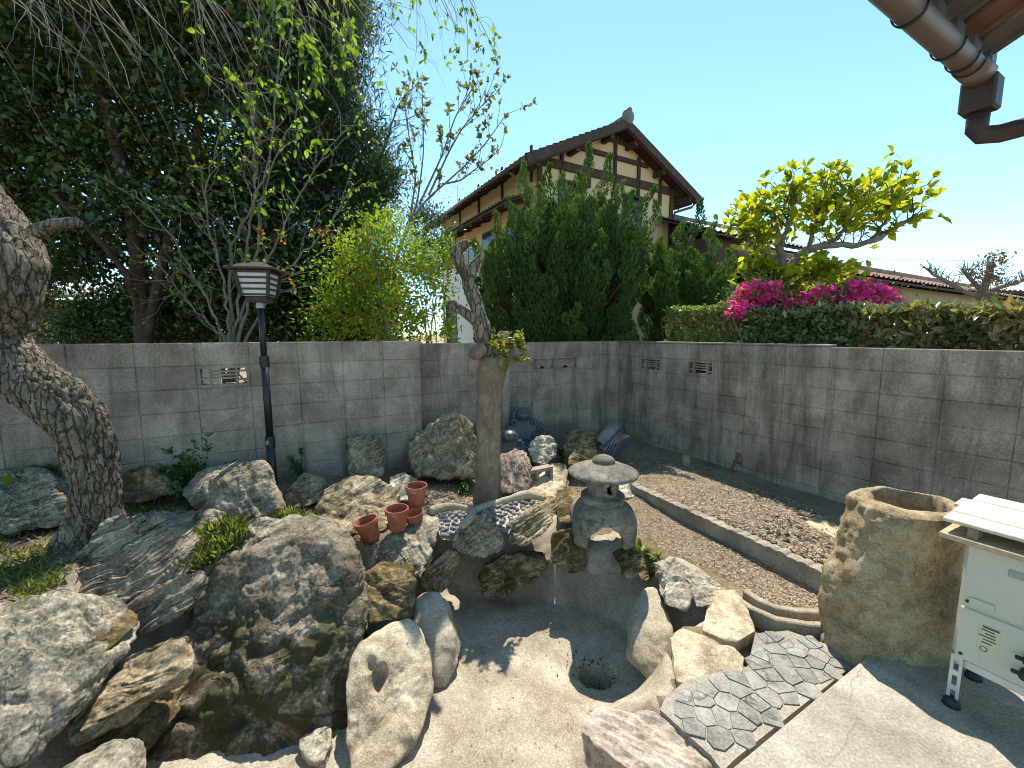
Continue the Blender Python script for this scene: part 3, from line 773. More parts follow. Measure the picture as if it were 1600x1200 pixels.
rock('rock', 'square mossy rock standing near the wall corner', [(882, 690, 5.05), (890, 676, 5.15), (930, 672, 5.15), (932, 700, 4.95), (930, 742, 4.55), (884, 742, 4.55)], 'r_brown', .25, 6, 16, k=.9)
rock('rock', 'small knob of rock at the foot of the square mossy rock', [(888, 714, 4.6), (900, 702, 4.65), (915, 704, 4.62), (919, 724, 4.45), (888, 728, 4.42)], 'r_brown', .1, 5, 12)
rock('rock', 'pale cracked stone chunk left of the kerb end, behind the stone lantern', [(962, 752, 4.3), (985, 744, 4.38), (996, 756, 4.3), (992, 778, 4.08), (965, 782, 4.02)], 'r_pale', .15, 5, 18)
# --- rim of the dry pond
rock('boulder', 'long smooth grey rock carrying the clay pots', [(583, 872, 2.83), (600, 842, 2.95), (640, 817, 3.1), (682, 797, 3.25), (686, 827, 3.05), (665, 885, 2.78), (640, 920, 2.62), (590, 915, 2.65), (612, 855, 2.86)], 'r_grey', .2, 6, 10, strata=(.7, .5, .3), sfreq=16)
rock('rock', 'brown rock with a rounded hollow under the smooth pot rock', [(566, 897, 2.58), (600, 880, 2.7), (635, 888, 2.64), (646, 920, 2.53), (641, 968, 2.38), (575, 980, 2.33), (560, 930, 2.48)], 'r_brown', .2, 6, 10, strata=(.3, 0, .8), sfreq=14, samp=.04)
rock('mortar_mound', 'smooth rounded mortar hump on the pond wall below the pot rock', [(645, 932, 2.63), (670, 922, 2.68), (692, 930, 2.63), (704, 985, 2.48), (712, 1012, 2.42), (682, 1065, 2.27), (650, 1000, 2.42), (722, 1030, 2.42), (700, 1075, 2.3), (640, 1075, 2.3)], 'mortar', .2, 5, 12, amp=.07, chunk=0, fine=.004, cat='mortar mound')
rock('boulder', 'large smooth granite-like boulder with a chipped flat top at the pond edge', [(545, 1010, 2.2), (590, 985, 2.3), (630, 963, 2.38), (650, 975, 2.35), (672, 1030, 2.22), (677, 1080, 2.12), (662, 1140, 1.97), (632, 1200, 1.82), (545, 1250, 1.66), (538, 1080, 2.03), (600, 1045, 2.1)], 'r_granite', .2, 6, 9, amp=.03, chunk=.015, fine=.007, carve=chip)
rock('rock', 'small wedge rock with a sunlit face beside the smooth pot rock', [(652, 910, 2.9), (680, 868, 3.02), (712, 856, 3.08), (717, 887, 3.02), (692, 928, 2.9), (660, 930, 2.88)], 'r_tan', .2, 5, 16, strata=(-.4, 0, .8))
rock('rock', 'log-like grained rock lying on the pond rim below the pruned tree', [(698, 838, 3.12), (735, 808, 3.24), (765, 799, 3.26), (783, 830, 3.12), (790, 855, 3.05), (775, 870, 3.02), (728, 870, 3.02), (704, 857, 3.06)], 'r_tan', .15, 6, 12, strata=(.75, .3, .6), sfreq=34, samp=.035)
rock('rock', 'slanting grained rock leaning right of the log-like rock', [(792, 838, 3.15), (800, 812, 3.24), (850, 782, 3.42), (868, 777, 3.42), (874, 792, 3.36), (846, 837, 3.14), (815, 858, 3.08), (795, 853, 3.08)], 'r_tan', .12, 6, 14, strata=(.5, -.3, -.75), sfreq=28, samp=.04)
rock('rock', 'overhanging dark ledge rock under the slanting grained rock', [(750, 892, 3.05), (785, 867, 3.12), (848, 863, 3.12), (857, 880, 3.05), (842, 907, 3.02), (775, 932, 3.0), (752, 937, 3.0)], 'r_brown', .25, 6, 14, strata=(-.3, 0, .8), sfreq=22, samp=.05)
rock('rock', 'mossy round-topped rock left of the lantern legs', [(860, 838, 3.12), (880, 825, 3.17), (915, 828, 3.14), (926, 850, 3.08), (921, 892, 3.0), (895, 903, 2.98), (863, 882, 3.03)], 'r_brown', .2, 6, 9, amp=.05)
rock('rock', 'flat-topped dark rock behind the left lantern leg', [(870, 776, 3.58), (905, 768, 3.65), (914, 776, 3.53), (908, 815, 3.25), (870, 820, 3.25)], 'r_brown', .2, 5, 18, k=.8)
rock('mortar_mound', 'pale mortar bed with a dark stone under the stone lantern', [(905, 836, 3.3), (988, 834, 3.3), (1000, 865, 3.08), (985, 905, 2.96), (918, 905, 2.98), (898, 860, 3.08)], 'mortar', .25, 5, 8, amp=.05, chunk=0, cat='mortar mound')
rock('rock', 'round brown rock below the leafy lily at the lantern', [(960, 872, 2.98), (990, 854, 3.05), (1025, 861, 3.0), (1034, 880, 2.9), (1016, 908, 2.82), (975, 903, 2.86)], 'r_brown', .2, 6, 10)
rock('rock', 'white-faced rock at the edge of the soil strip', [(1030, 882, 2.74), (1055, 872, 2.8), (1080, 890, 2.7), (1086, 925, 2.55), (1072, 958, 2.42), (1040, 950, 2.47)], 'r_pale', .15, 6, 16)
rock('rock', 'grey cracked rock over a dark crevice beside the sandstone slab', [(1074, 903, 2.64), (1108, 902, 2.62), (1138, 925, 2.5), (1130, 940, 2.42), (1088, 950, 2.42)], 'r_pale', .1, 6, 16, chunk=.05, k=.7)
rock('mortar_mound', 'mortar rim bordering the soil strip above the white-faced rock', [(1028, 874, 2.84), (1060, 866, 2.88), (1095, 885, 2.75), (1130, 910, 2.58), (1122, 920, 2.53), (1080, 898, 2.66)], 'mortar', slab=.1, sub=5, p=8, amp=.03, chunk=0, cat='mortar mound')
rock('slab', 'warm sandstone slab with a pointed end next to the double-lipped edging', [(1120, 923, 2.45), (1150, 919, 2.47), (1170, 955, 2.3), (1178, 985, 2.18), (1143, 1006, 2.08), (1099, 985, 2.16), (1106, 950, 2.31)], 'r_sand', slab=.1, sub=6, p=30, amp=.015, chunk=.006, fine=.004)
rock('mortar_mound', 'tapering mortar buttress between pond floor and flagstones', [(1012, 920, 2.73), (1028, 914, 2.75), (1044, 955, 2.52), (1050, 985, 2.38), (1045, 1030, 2.25), (1032, 1062, 2.17), (1018, 1058, 2.2), (988, 1020, 2.33), (985, 985, 2.43), (1003, 950, 2.58), (975, 1030, 2.38), (1058, 1075, 2.2), (1030, 1085, 2.15)], 'mortar', .12, 5, 12, amp=.07, chunk=0, fine=.004, cat='mortar mound', k=.6)
rock('slab', 'large flat grey slab set in the flagstones beside the pond', [(1047, 992, 2.1), (1070, 981, 2.14), (1100, 997, 2.07), (1145, 1009, 2.03), (1168, 1035, 1.94), (1163, 1068, 1.84), (1100, 1080, 1.81), (1060, 1068, 1.85)], 'r_sand', slab=.09, sub=6, p=30, amp=.012, chunk=.006, fine=.005)
rock('rock', 'long layered pale rock at the pond edge near the terrace', [(935, 1094, 1.75), (1000, 1106, 1.71), (1090, 1150, 1.58), (1114, 1172, 1.52), (1108, 1230, 1.39), (1000, 1215, 1.43), (912, 1145, 1.6), (922, 1110, 1.7)], 'r_layer', slab=.2, sub=6, p=18, strata=(.5, .86, .35), sfreq=30, samp=.03, amp=.03)
rock('rock', 'white rock lump half buried in the pond floor under the huge boulder', [(462, 1160, 1.90), (490, 1141, 1.95), (507, 1160, 1.90), (510, 1188, 1.83), (478, 1192, 1.82)], 'r_pale', .1, 5, 12, sink=.1)
rock('mortar_mound', 'dark mortar swell at the foot of the huge mossy boulder', [(400, 1190, 1.88), (500, 1125, 2.05), (550, 1135, 2.05), (562, 1230, 1.78), (380, 1260, 1.70)], 'mortar', .15, 5, 8, amp=.05, chunk=0, cat='mortar mound')
# ================================================================== lamp post
M['black'] = simple('black_painted_metal', (0.012, 0.012, 0.014), 0.45, 0.3, 12, 0.1, 0.002, 0, 0.5)
M['lamp_brown'] = simple('brown_painted_metal', (0.055, 0.035, 0.03), 0.5, 0.3, 10, 0.1)
M['lamp_pane'] = simple('white_acrylic', (0.72, 0.73, 0.72), 0.35, 0.05, 6, 0)
M['grey_metal'] = simple('galvanised_metal', (0.35, 0.35, 0.34), 0.45, 0.2, 20, 0.1, 0.002, 0.4)
def lamp():
    p = aty(426, 742, 3.72); z0 = gz(p[0], p[1]); top = aty(412, 480, 3.72)
    p[2] = z0; root = empty('garden_lamp', tuple(p)); tag(root, 'black pole lamp with a small roofed white lantern head, in front of the block wall', 'lamp post')
    H = top[2]; x, y = p[0], p[1]
    zc1 = aty(420, 565, 3.72)[2]; zc2 = aty(425, 690, 3.72)[2]
    mb = MB(); mb.tube([(x, y, z0 - .15), (x, y, zc2)], .036, 14); mb.tube([(x, y, zc2), (x, y, zc1)], .031, 14); mb.tube([(x, y, zc1), (x, y, H)], .026, 14)
    mb.build('pole', M['black'], root, True)
    for z in (zc1, zc2):
        mb = MB(); mb.lathe((x, y, z - .05), [(0, 0), (.040, 0), (.040, .1), (0, .1)], 14); mb.build('collar', M['black'], root)
    mb = MB(); mb.box((x - .004, y - .038, zc2 + .0), (.012, 0, 0), (0, .006, 0), (0, 0, .018), .002); mb.build('inspection_plate', M['grey_metal'], root)
    mb = MB(); mb.lathe((x, y, H - .01), [(0, 0), (.033, 0), (.033, .05), (0, .05)], 14); mb.build('neck', M['grey_metal'], root)
    hz = H + .035; ang = 0.16                      # the head is turned a little
    ex = np.array([math.cos(ang), math.sin(ang), 0]); ey = np.array([-math.sin(ang), math.cos(ang), 0]); c = np.array([x, y, 0])
    mb = MB(); mb.box(c + ZV * (hz + .03), ex * .082, ey * .082, ZV * .027, .006); mb.build('base_tray', M['lamp_brown'], root)
    b0, b1, z0_, z1_ = .102, .135, hz + .055, hz + .265
    head = empty('lantern_head', (0, 0, 0)); head.parent = root; head.location = (0, 0, hz + .06 - z0)
    def at(u, v, z):
        w = b0 + (b1 - b0) * (z - z0_) / (z1_ - z0_); return c + ex * u * w + ey * v * w + ZV * z
    for (u0, v0, u1, v1) in ((-1, -1, 1, -1), (1, -1, 1, 1), (1, 1, -1, 1), (-1, 1, -1, -1)):
        V = [at(u0 * .9, v0 * .9, z0_), at(u1 * .9, v1 * .9, z0_), at(u1 * .9, v1 * .9, z1_), at(u0 * .9, v0 * .9, z1_)]
        part('pane', V, np.array([[0, 1, 2, 3]]), M['lamp_pane'], head, False)
        for k in range(5):
            z = z0_ + .012 + k * (z1_ - z0_ - .024) / 4
            mb = MB(); mb.bar(at(u0, v0, z), at(u1, v1, z), .012, .016); mb.build('slat', M['lamp_brown'], head)
    for u, v in ((-1, -1), (1, -1), (1, 1), (-1, 1)):
        mb = MB(); mb.bar(at(u, v, z0_ - .004), at(u, v, z1_ + .004), .022, .022, up=ex); mb.build('corner_post', M['lamp_brown'], head)
    e = .192; zr = z1_ + .004; ap = zr + .075
    V = [c + ex * u * e + ey * v * e + ZV * z for z in (zr, zr + .016) for u, v in ((-1, -1), (1, -1), (1, 1), (-1, 1))] + [c + ex * u * .05 + ey * v * .05 + ZV * ap for u, v in ((-1, -1), (1, -1), (1, 1), (-1, 1))]
    part('roof', V, [np.array([[0, 3, 2, 1], [0, 1, 5, 4], [1, 2, 6, 5], [2, 3, 7, 6], [3, 0, 4, 7], [4, 5, 9, 8], [5, 6, 10, 9], [6, 7, 11, 10], [7, 4, 8, 11], [8, 9, 10, 11]])], M['lamp_brown'], head, False)
lamp()

# ================================================================== stone lantern
M['lantern'] = rock_mat('lantern_granite', (0.11, 0.092, 0.068), (0.215, 0.185, 0.145), (0.37, 0.33, 0.265), (1, 1, 1), (0, 0, 0), lichen=0.3, fine=2.6, bstr=0.7, moss=0.25, mosscol=(0.085, 0.075, 0.045), crack=0.0)
def stone_lantern():
    c = aty(940, 845, 3.12); c[2] = aty(940, 830, 3.12)[2]
    root = empty('stone_lantern', tuple(c)); tag(root, 'low snow-viewing stone lantern with a wide round roof and arched legs', 'stone lantern')
    x, y, z = c
    H = aty(940, 711, 3.12)[2] - z              # total height
    u = H / 0.68
    # legs: a dome with four arched openings
    na, nt_ = 240, 60; V = []; idx = -np.ones((na, nt_), int)
    prof = [(.04, .245), (.10, .243), (.165, .23), (.21, .195), (.234, .135), (.24, .06), (.235, -.03)]
    pr = np.array(prof); tt = np.linspace(0, 1, len(pr)); ts = np.linspace(0, 1, nt_)
    rr = np.interp(ts, tt, pr[:, 0]) * u; zz = np.interp(ts, tt, pr[:, 1]) * u
    for i in range(na):
        a = 2 * math.pi * i / na
        sq = 1 + 0.05 * math.cos(4 * (a - math.pi / 4))
        for j in range(nt_): idx[i, j] = len(V); V.append((x + rr[j] * sq * math.cos(a), y + rr[j] * sq * math.sin(a), z + zz[j]))
    Fq = []
    for i in range(na):
        a = 2 * math.pi * (i + .5) / na + math.radians(4)
        m = ((a + math.pi / 4) % (math.pi / 2)) - math.pi / 4      # angle from an opening's middle
        half = R_(33)
        zo = 0.145 * u * math.sqrt(max(0, 1 - (m / half) ** 2)) if abs(m) < half else -1
        for j in range(nt_ - 1):
            if 0.5 * (zz[j] + zz[j + 1]) < zo: continue
            k = (i + 1) % na; Fq.append([idx[i, j], idx[i, j + 1], idx[k, j + 1], idx[k, j]])
    o = part('arched_legs', V, np.array(Fq)[:, ::-1], M['lantern'], root)
    md = o.modifiers.new('thickness', 'SOLIDIFY'); md.thickness = .055 * u; md.offset = -1
    mb = MB(); mb.lathe((x, y, z), [(0, .235 * u), (.10 * u, .24 * u), (.17 * u, .265 * u), (.185 * u, .28 * u), (.187 * u, .325 * u), (.18 * u, .338 * u), (.09 * u, .345 * u), (0, .345 * u)], 48, wob=.01); mb.build('platform', M['lantern'], root, True)
    # fire box with a crescent opening: a ring wall left open
    na = 128; V = []; Fq = []; zb, zt, r0, r1 = .340 * u, .545 * u, .124 * u, .128 * u
    nz = 17
    for i in range(na):
        a = 2 * math.pi * i / na
        for j in range(nz):
            q = j / (nz - 1); r = r0 + (r1 - r0) * math.sin(q * math.pi) + 0.006 * u * math.sin(q * math.pi); V.append((x + r * math.cos(a), y + r * math.sin(a), z + zb + (zt - zb) * q))
    for i in range(na):
        a = 2 * math.pi * (i + .5) / na
        for j in range(nz - 1):
            hh = (j + .5) / (nz - 1); da = (a - R_(292) + math.pi) % (2 * math.pi) - math.pi
            if (da / .36) ** 2 + ((hh - .36) / .24) ** 2 < 1 and ((da - .26) / .26) ** 2 + ((hh - .41) / .2) ** 2 > 1: continue
            k = (i + 1) % na; Fq.append([i * nz + j, k * nz + j, k * nz + j + 1, i * nz + j + 1])
    o = part('fire_box', V, np.array(Fq), M['lantern'], root)
    md = o.modifiers.new('thickness', 'SOLIDIFY'); md.thickness = .035 * u; md.offset = -1
    mb = MB(); mb.lathe((x, y, z), [(0, .545 * u), (.10 * u, .54 * u), (.20 * u, .525 * u), (.275 * u, .518 * u), (.293 * u, .522 * u), (.297 * u, .536 * u), (.275 * u, .552 * u), (.21 * u, .58 * u), (.14 * u, .607 * u), (.09 * u, .622 * u), (.05 * u, .63 * u), (0, .63 * u)], 64, wob=.012, seed=3)
    mb.build('roof', M['lantern'], root, True)
    mb = MB(); mb.lathe((x, y, z), [(0, .61 * u), (.092 * u, .615 * u), (.096 * u, .625 * u), (.095 * u, .643 * u), (.075 * u, .662 * u), (.04 * u, .675 * u), (0, .68 * u)], 40, wob=.02, seed=5); mb.build('finial', M['lantern'], root, True)
stone_lantern()

# ================================================================== clay pots
def clay_mat():
    m, nt, b = new_mat('terracotta'); c = coords(nt)
    col = ramp(nt, noise(nt, c, 9, 7, .7), [(.35, (0.22, 0.065, 0.035)), (.65, (0.40, 0.14, 0.075))])
    col = mix(nt, maprange(nt, noise(nt, c, 13, 8, .8, .6), .56, .7, 0, .55), col, (0.50, 0.40, 0.32))
    col = mix(nt, maprange(nt, noise(nt, c, 6, 6, .75), .58, .7, 0, .6), col, (0.10, 0.06, 0.04))
    nt.links.new(col, b.inputs['Base Color']); b.inputs['Roughness'].default_value = .85; b.inputs['Specular IOR Level'].default_value = .2
    bump(nt, b, noise(nt, c, 60, 5, .7), .3, .004); return m
M['clay'] = clay_mat()
M['clay_in'] = simple('potting_soil', (0.06, 0.04, 0.03), 0.95, 0.4, 30, 0.6, 0.01)
def pot(label, px, py, Y, wpx, hpx, tilt=(0, 0), soil=False):
    b = aty(px, py, Y); depth = (b - EYE) @ FWD; R = wpx / 2 / F_PX * depth; H = hpx / F_PX * depth / math.cos(R_(20))
    root = empty('flower_pot', tuple(b)); tag(root, label, 'flower pot', 'clay flower pots on the smooth rock')
    mb = MB(); r0 = R * .66
    mb.lathe((0, 0, 0), [(0, 0), (r0, 0), (r0 + .003, .004), (R * .90, H * .76), (R * .90, H * .77), (R * .985, H * .775), (R, H * .80), (R, H * .975), (R * .98, H), (R * .90, H), (R * .885, H * .97), (R * .82, H * .78), (r0 * .9, H * .12), (0, H * .12)], 40)
    V = np.concatenate(mb.V); Fq = [np.concatenate(f) for f in mb.F.values()]
    o = link('pot_wall', mesh_np('pot_wall', V, Fq, M['clay'], True), root)
    a = bpy.data.meshes  # sharp rim edges
    md = o.modifiers.new('edges', 'EDGE_SPLIT'); md.split_angle = R_(40)
    if soil:
        mb = MB(); mb.lathe((0, 0, 0), [(0, H * .55), (R * .79, H * .54)], 30); V = np.concatenate(mb.V)
        link('soil', mesh_np('soil', V, [np.concatenate(f) for f in mb.F.values()], M['clay_in'], True), root)
    root.rotation_euler = (tilt[0], tilt[1], 0)
    return root
pot('clay pot tipped to one side at the end of the row of pots', 581, 842, 2.95, 37, 31, (R_(4), R_(-14)), True)
pot('upright clay pot standing in the middle of the row of pots', 621, 826, 3.02, 36, 32, (R_(2), R_(1)), True)
pot('shallow clay pot tucked behind the upright middle one', 648, 817, 3.14, 30, 17, (R_(6), R_(-4)), False)
pot('tall clay pot at the back of the row, farthest from the tipped one', 651, 790, 3.3, 33, 32, (R_(3), R_(2)), True)

# ================================================================== ridge-end tiles, stacked tiles, blocks
M['kawara'] = simple('glazed_dark_roof_tile', (0.075, 0.078, 0.085), 0.42, 0.35, 10, 0.25, 0.004, 0.0, 0.5)
M['kawara_grey'] = simple('weathered_roof_tile', (0.20, 0.185, 0.165), 0.75, 0.35, 8, 0.3, 0.005)
M['kawara_blue'] = simple('blue_glazed_tile', (0.10, 0.125, 0.20), 0.35, 0.2, 10, 0.1, 0.003, 0.0, 0.5)
M['kawara_orange'] = simple('orange_roof_tile', (0.38, 0.19, 0.11), 0.8, 0.3, 8, 0.3)
def ridge_tile(label, px, py, Y, W, lean, yaw):
    b = aty(px, py, Y); root = empty('ridge_end_tile', tuple(b)); tag(root, label, 'roof tile', 'ridge-end tiles leaning at the wall')
    s = W
    out = [(-.5, 0), (-.2, 0), (-.17, .12), (-.08, .2), (.08, .2), (.17, .12), (.2, 0), (.5, 0), (.52, .08), (.40, .2), (.36, .3), (.40, .4), (.34, .5), (.24, .52), (.2, .62), (.22, .74), (.12, .86), (-.12, .86), (-.22, .74), (-.2, .62), (-.24, .52), (-.34, .5), (-.40, .4), (-.36, .3), (-.40, .2), (-.52, .08)]
    T = Matrix.Rotation(yaw, 4, 'Z') @ Matrix.Rotation(-lean, 4, 'X')
    def mk(nm, mb, par=root):
        V = np.concatenate(mb.V) * s; V = np.array([(T @ Vector(v))[:] for v in V])
        return link(nm, mesh_np(nm, V, [np.concatenate(f) for f in mb.F.values()], M['kawara'], nm != 'plate'), par)
    # plate as a ring around the arched notch: split in quads left/right
    L = [(-p[0], p[1]) for p in out[7:17]]
    mb = MB(); P = np.array([(a, 0, b_) for a, b_ in out]);
    # triangulate with bmesh for a clean concave cap
    bm = bmesh.new(); vs = [bm.verts.new(p) for p in P]; f = bm.faces.new(vs); r = bmesh.ops.extrude_face_region(bm, geom=[f]); 
    for v in [e for e in r['geom'] if isinstance(e, bmesh.types.BMVert)]: v.co.y += .12
    bmesh.ops.triangulate(bm, faces=bm.faces); bmesh.ops.recalc_face_normals(bm, faces=bm.faces); bm.verts.index_update()
    V = np.array([v.co[:] for v in bm.verts]); Fq = np.array([[v.index for v in f.verts] for f in bm.faces]); bm.free()
    mb.add(V, Fq); mk('plate', mb)
    def spiral(cx, cz, r, dirn, turns=1.6, a0=0.0, w=.028):
        t = np.linspace(0, 1, 26); a = a0 + dirn * turns * 2 * math.pi * t; rr = r * (1 - .78 * t)
        mb = MB(); mb.tube(np.stack([cx + rr * np.cos(a), -.02 - .04 * t, cz + rr * np.sin(a)], 1), w * (1 - .35 * t), 7); mk('scroll', mb)
    for sx in (-1, 1):
        spiral(sx * .38, .40, .105, -sx, 1.6, math.pi / 2); spiral(sx * .26, .24, .085, sx, 1.5, math.pi / 2); spiral(sx * .22, .56, .07, -sx, 1.4, 0); spiral(sx * .42, .19, .06, sx, 1.3, 0, .02)
        for k in range(4):
            t = np.linspace(0, 1, 14)
            mb = MB(); mb.tube(np.stack([sx * (.2 + .3 * t), -.02 + 0 * t, .13 - .035 * k - .06 * t + .022 * np.sin(t * 9 + k)], 1) + np.array([0, 0, .03]), .014, 6); mk('wave_ridge', mb)
    mb = MB(); mb.lathe((0, -.03, .70), [(0, -.12), (.10, -.10), (.165, -.02), (.17, .03), (.12, .10), (.05, .13), (0, .135)], 20, ax=(0, -.25, 1)); mk('crest', mb)
    for sx in (-1, 1):
        mb = MB(); mb.lathe((sx * .065, -.18, .74), [(0, -.03), (.03, -.015), (.032, .01), (0, .03)], 10); mk('crest_knob', mb)
    mb = MB(); t = np.linspace(0, math.pi, 14); mb.tube(np.stack([.11 * np.cos(t), -.17 + 0 * t, .64 + .03 * np.sin(t)], 1), .016, 7); mk('crest_ridge', mb)
    mb = MB(); t = np.linspace(0, math.pi, 18); mb.tube(np.stack([.2 * np.cos(t), -.015 + 0 * t, .21 * np.sin(t)], 1), .026, 8); mk('arch_rim', mb)
ridge_tile('larger dark ridge-end tile with scrolls, leaning on the wall behind the other one', 822, 702, 5.15, .62, R_(14), R_(24))
ridge_tile('dark ridge-end tile with scrolls in front, next to the pruned trunk', 800, 735, 4.74, .56, R_(16), R_(16))

def curved_tile(name, label, c, d, L, r, mat, tilt=0.0):
    c = np.asarray(c, float); d = np.asarray(d, float) / np.linalg.norm(d)
    x = np.cross(d, ZV); x /= np.linalg.norm(x); up = np.cross(x, d)
    V = []; n = 12
    for s in (-.5, .5):
        for k in range(n + 1):
            a = math.pi * k / n; V.append(c + d * L * s + x * r * math.cos(a) + up * r * .75 * math.sin(a))
    Fq = [[k, k + 1, n + 2 + k, n + 1 + k] for k in range(n)]
    o = part(name, V, np.array(Fq), M[mat], None, True, None, c)
    md = o.modifiers.new('thickness', 'SOLIDIFY'); md.thickness = .02; md.offset = 0
    tag(o, label, 'roof tile')
ct = aty(949, 680, 5.2)
curved_tile('roof_tile', 'grey half-round roof tile on top of the tile pile by the wall corner', ct, (0.55, 0.5, .38), .42, .085, 'kawara_grey')
curved_tile('roof_tile', 'second grey half-round tile just under the topmost of the pile', ct + np.array([.02, -.04, -.09]), (0.55, 0.5, .34), .40, .08, 'kawara_grey')
o = None
mb = MB(); q = aty(955, 690, 5.15); mb.box(q, np.array([.18, .12, .06]), np.array([-.06, .10, 0]), np.array([0, -.01, .016]), .004)
tag(mb.build('roof_tile', M['kawara_orange'], None, False, q), 'broken orange roof tile sticking out of the tile pile', 'roof tile')
for k in range(4):
    q = aty(952 + k * 5, 704 - 1 * k, 5.0)
    mb = MB(); mb.box(q, np.array([.012, .0, .004]), np.array([.10, .15, -.02]), np.array([.05, -.03, .11]), .003)
    tag(mb.build('roof_tile', M['kawara_blue'], None, False, q), 'blue-grey flat tile in the slanted row leaning at the tile pile', 'roof tile', 'blue flat tiles leaning on the tile pile')
# hollow concrete block
def hollow_block():
    c = aty(838, 738, 4.35); c[2] = gz(c[0], c[1]) + .1
    root = empty('hollow_block', tuple(c)); tag(root, 'hollow concrete block lying beside the blocky reddish rock', 'concrete block')
    ex = np.array([.85, .5, 0]); ey = np.array([-.5, .85, 0]); mb = MB()
    for v in (-.082, .082): mb.box(c + ZV * v * .9, ex * .19, ey * .05, ZV * .018)
    for uu in (-.17, -.01, .17): mb.box(c + ex * uu, ex * .018, ey * .049, ZV * .058)
    mb.build('block_shell', M['block_a'], root)
hollow_block()

# ================================================================== stub, rusty pipe
M['cut_wood'] = simple('weathered_log', (0.24, 0.185, 0.11), 0.9, 0.35, 14, 0.5, 0.01)
M['rust'] = simple('rust', (0.19, 0.075, 0.04), 0.85, 0.4, 20, 0.4, 0.006)
p = atz(1072, 728, 0.02); z0 = gz(p[0], p[1])
mb = MB(); mb.lathe((p[0], p[1], z0 - .06), [(.052, 0), (.05, .06), (.048, .19), (.044, .197), (0, .199)], 18, wob=.03)
tag(mb.build('log_stub', M['cut_wood'], None, True, (p[0], p[1], z0)), 'short cut log stub stuck in the soil bed by the dark wall', 'log')
p = atz(1146, 742, -.01); z0 = gz(p[0], p[1])
mb = MB(); mb.tube([(p[0] - .04, p[1], z0 - .05), (p[0] - .015, p[1], z0 + .06), (p[0] + .03, p[1], z0 + .15), (p[0] + .035, p[1], z0 + .2)], .016, 10)
mb.tube([(p[0] + .0, p[1] + .02, z0 + .12), (p[0] + .08, p[1] - .01, z0 + .1)], .012, 8); mb.lathe((p[0] + .035, p[1], z0 + .19), [(0, 0), (.022, 0), (.022, .035), (0, .035)], 10)
tag(mb.build('standpipe', M['rust'], None, True, (p[0], p[1], z0)), 'bent rusty standpipe poking out of the soil bed', 'pipe')

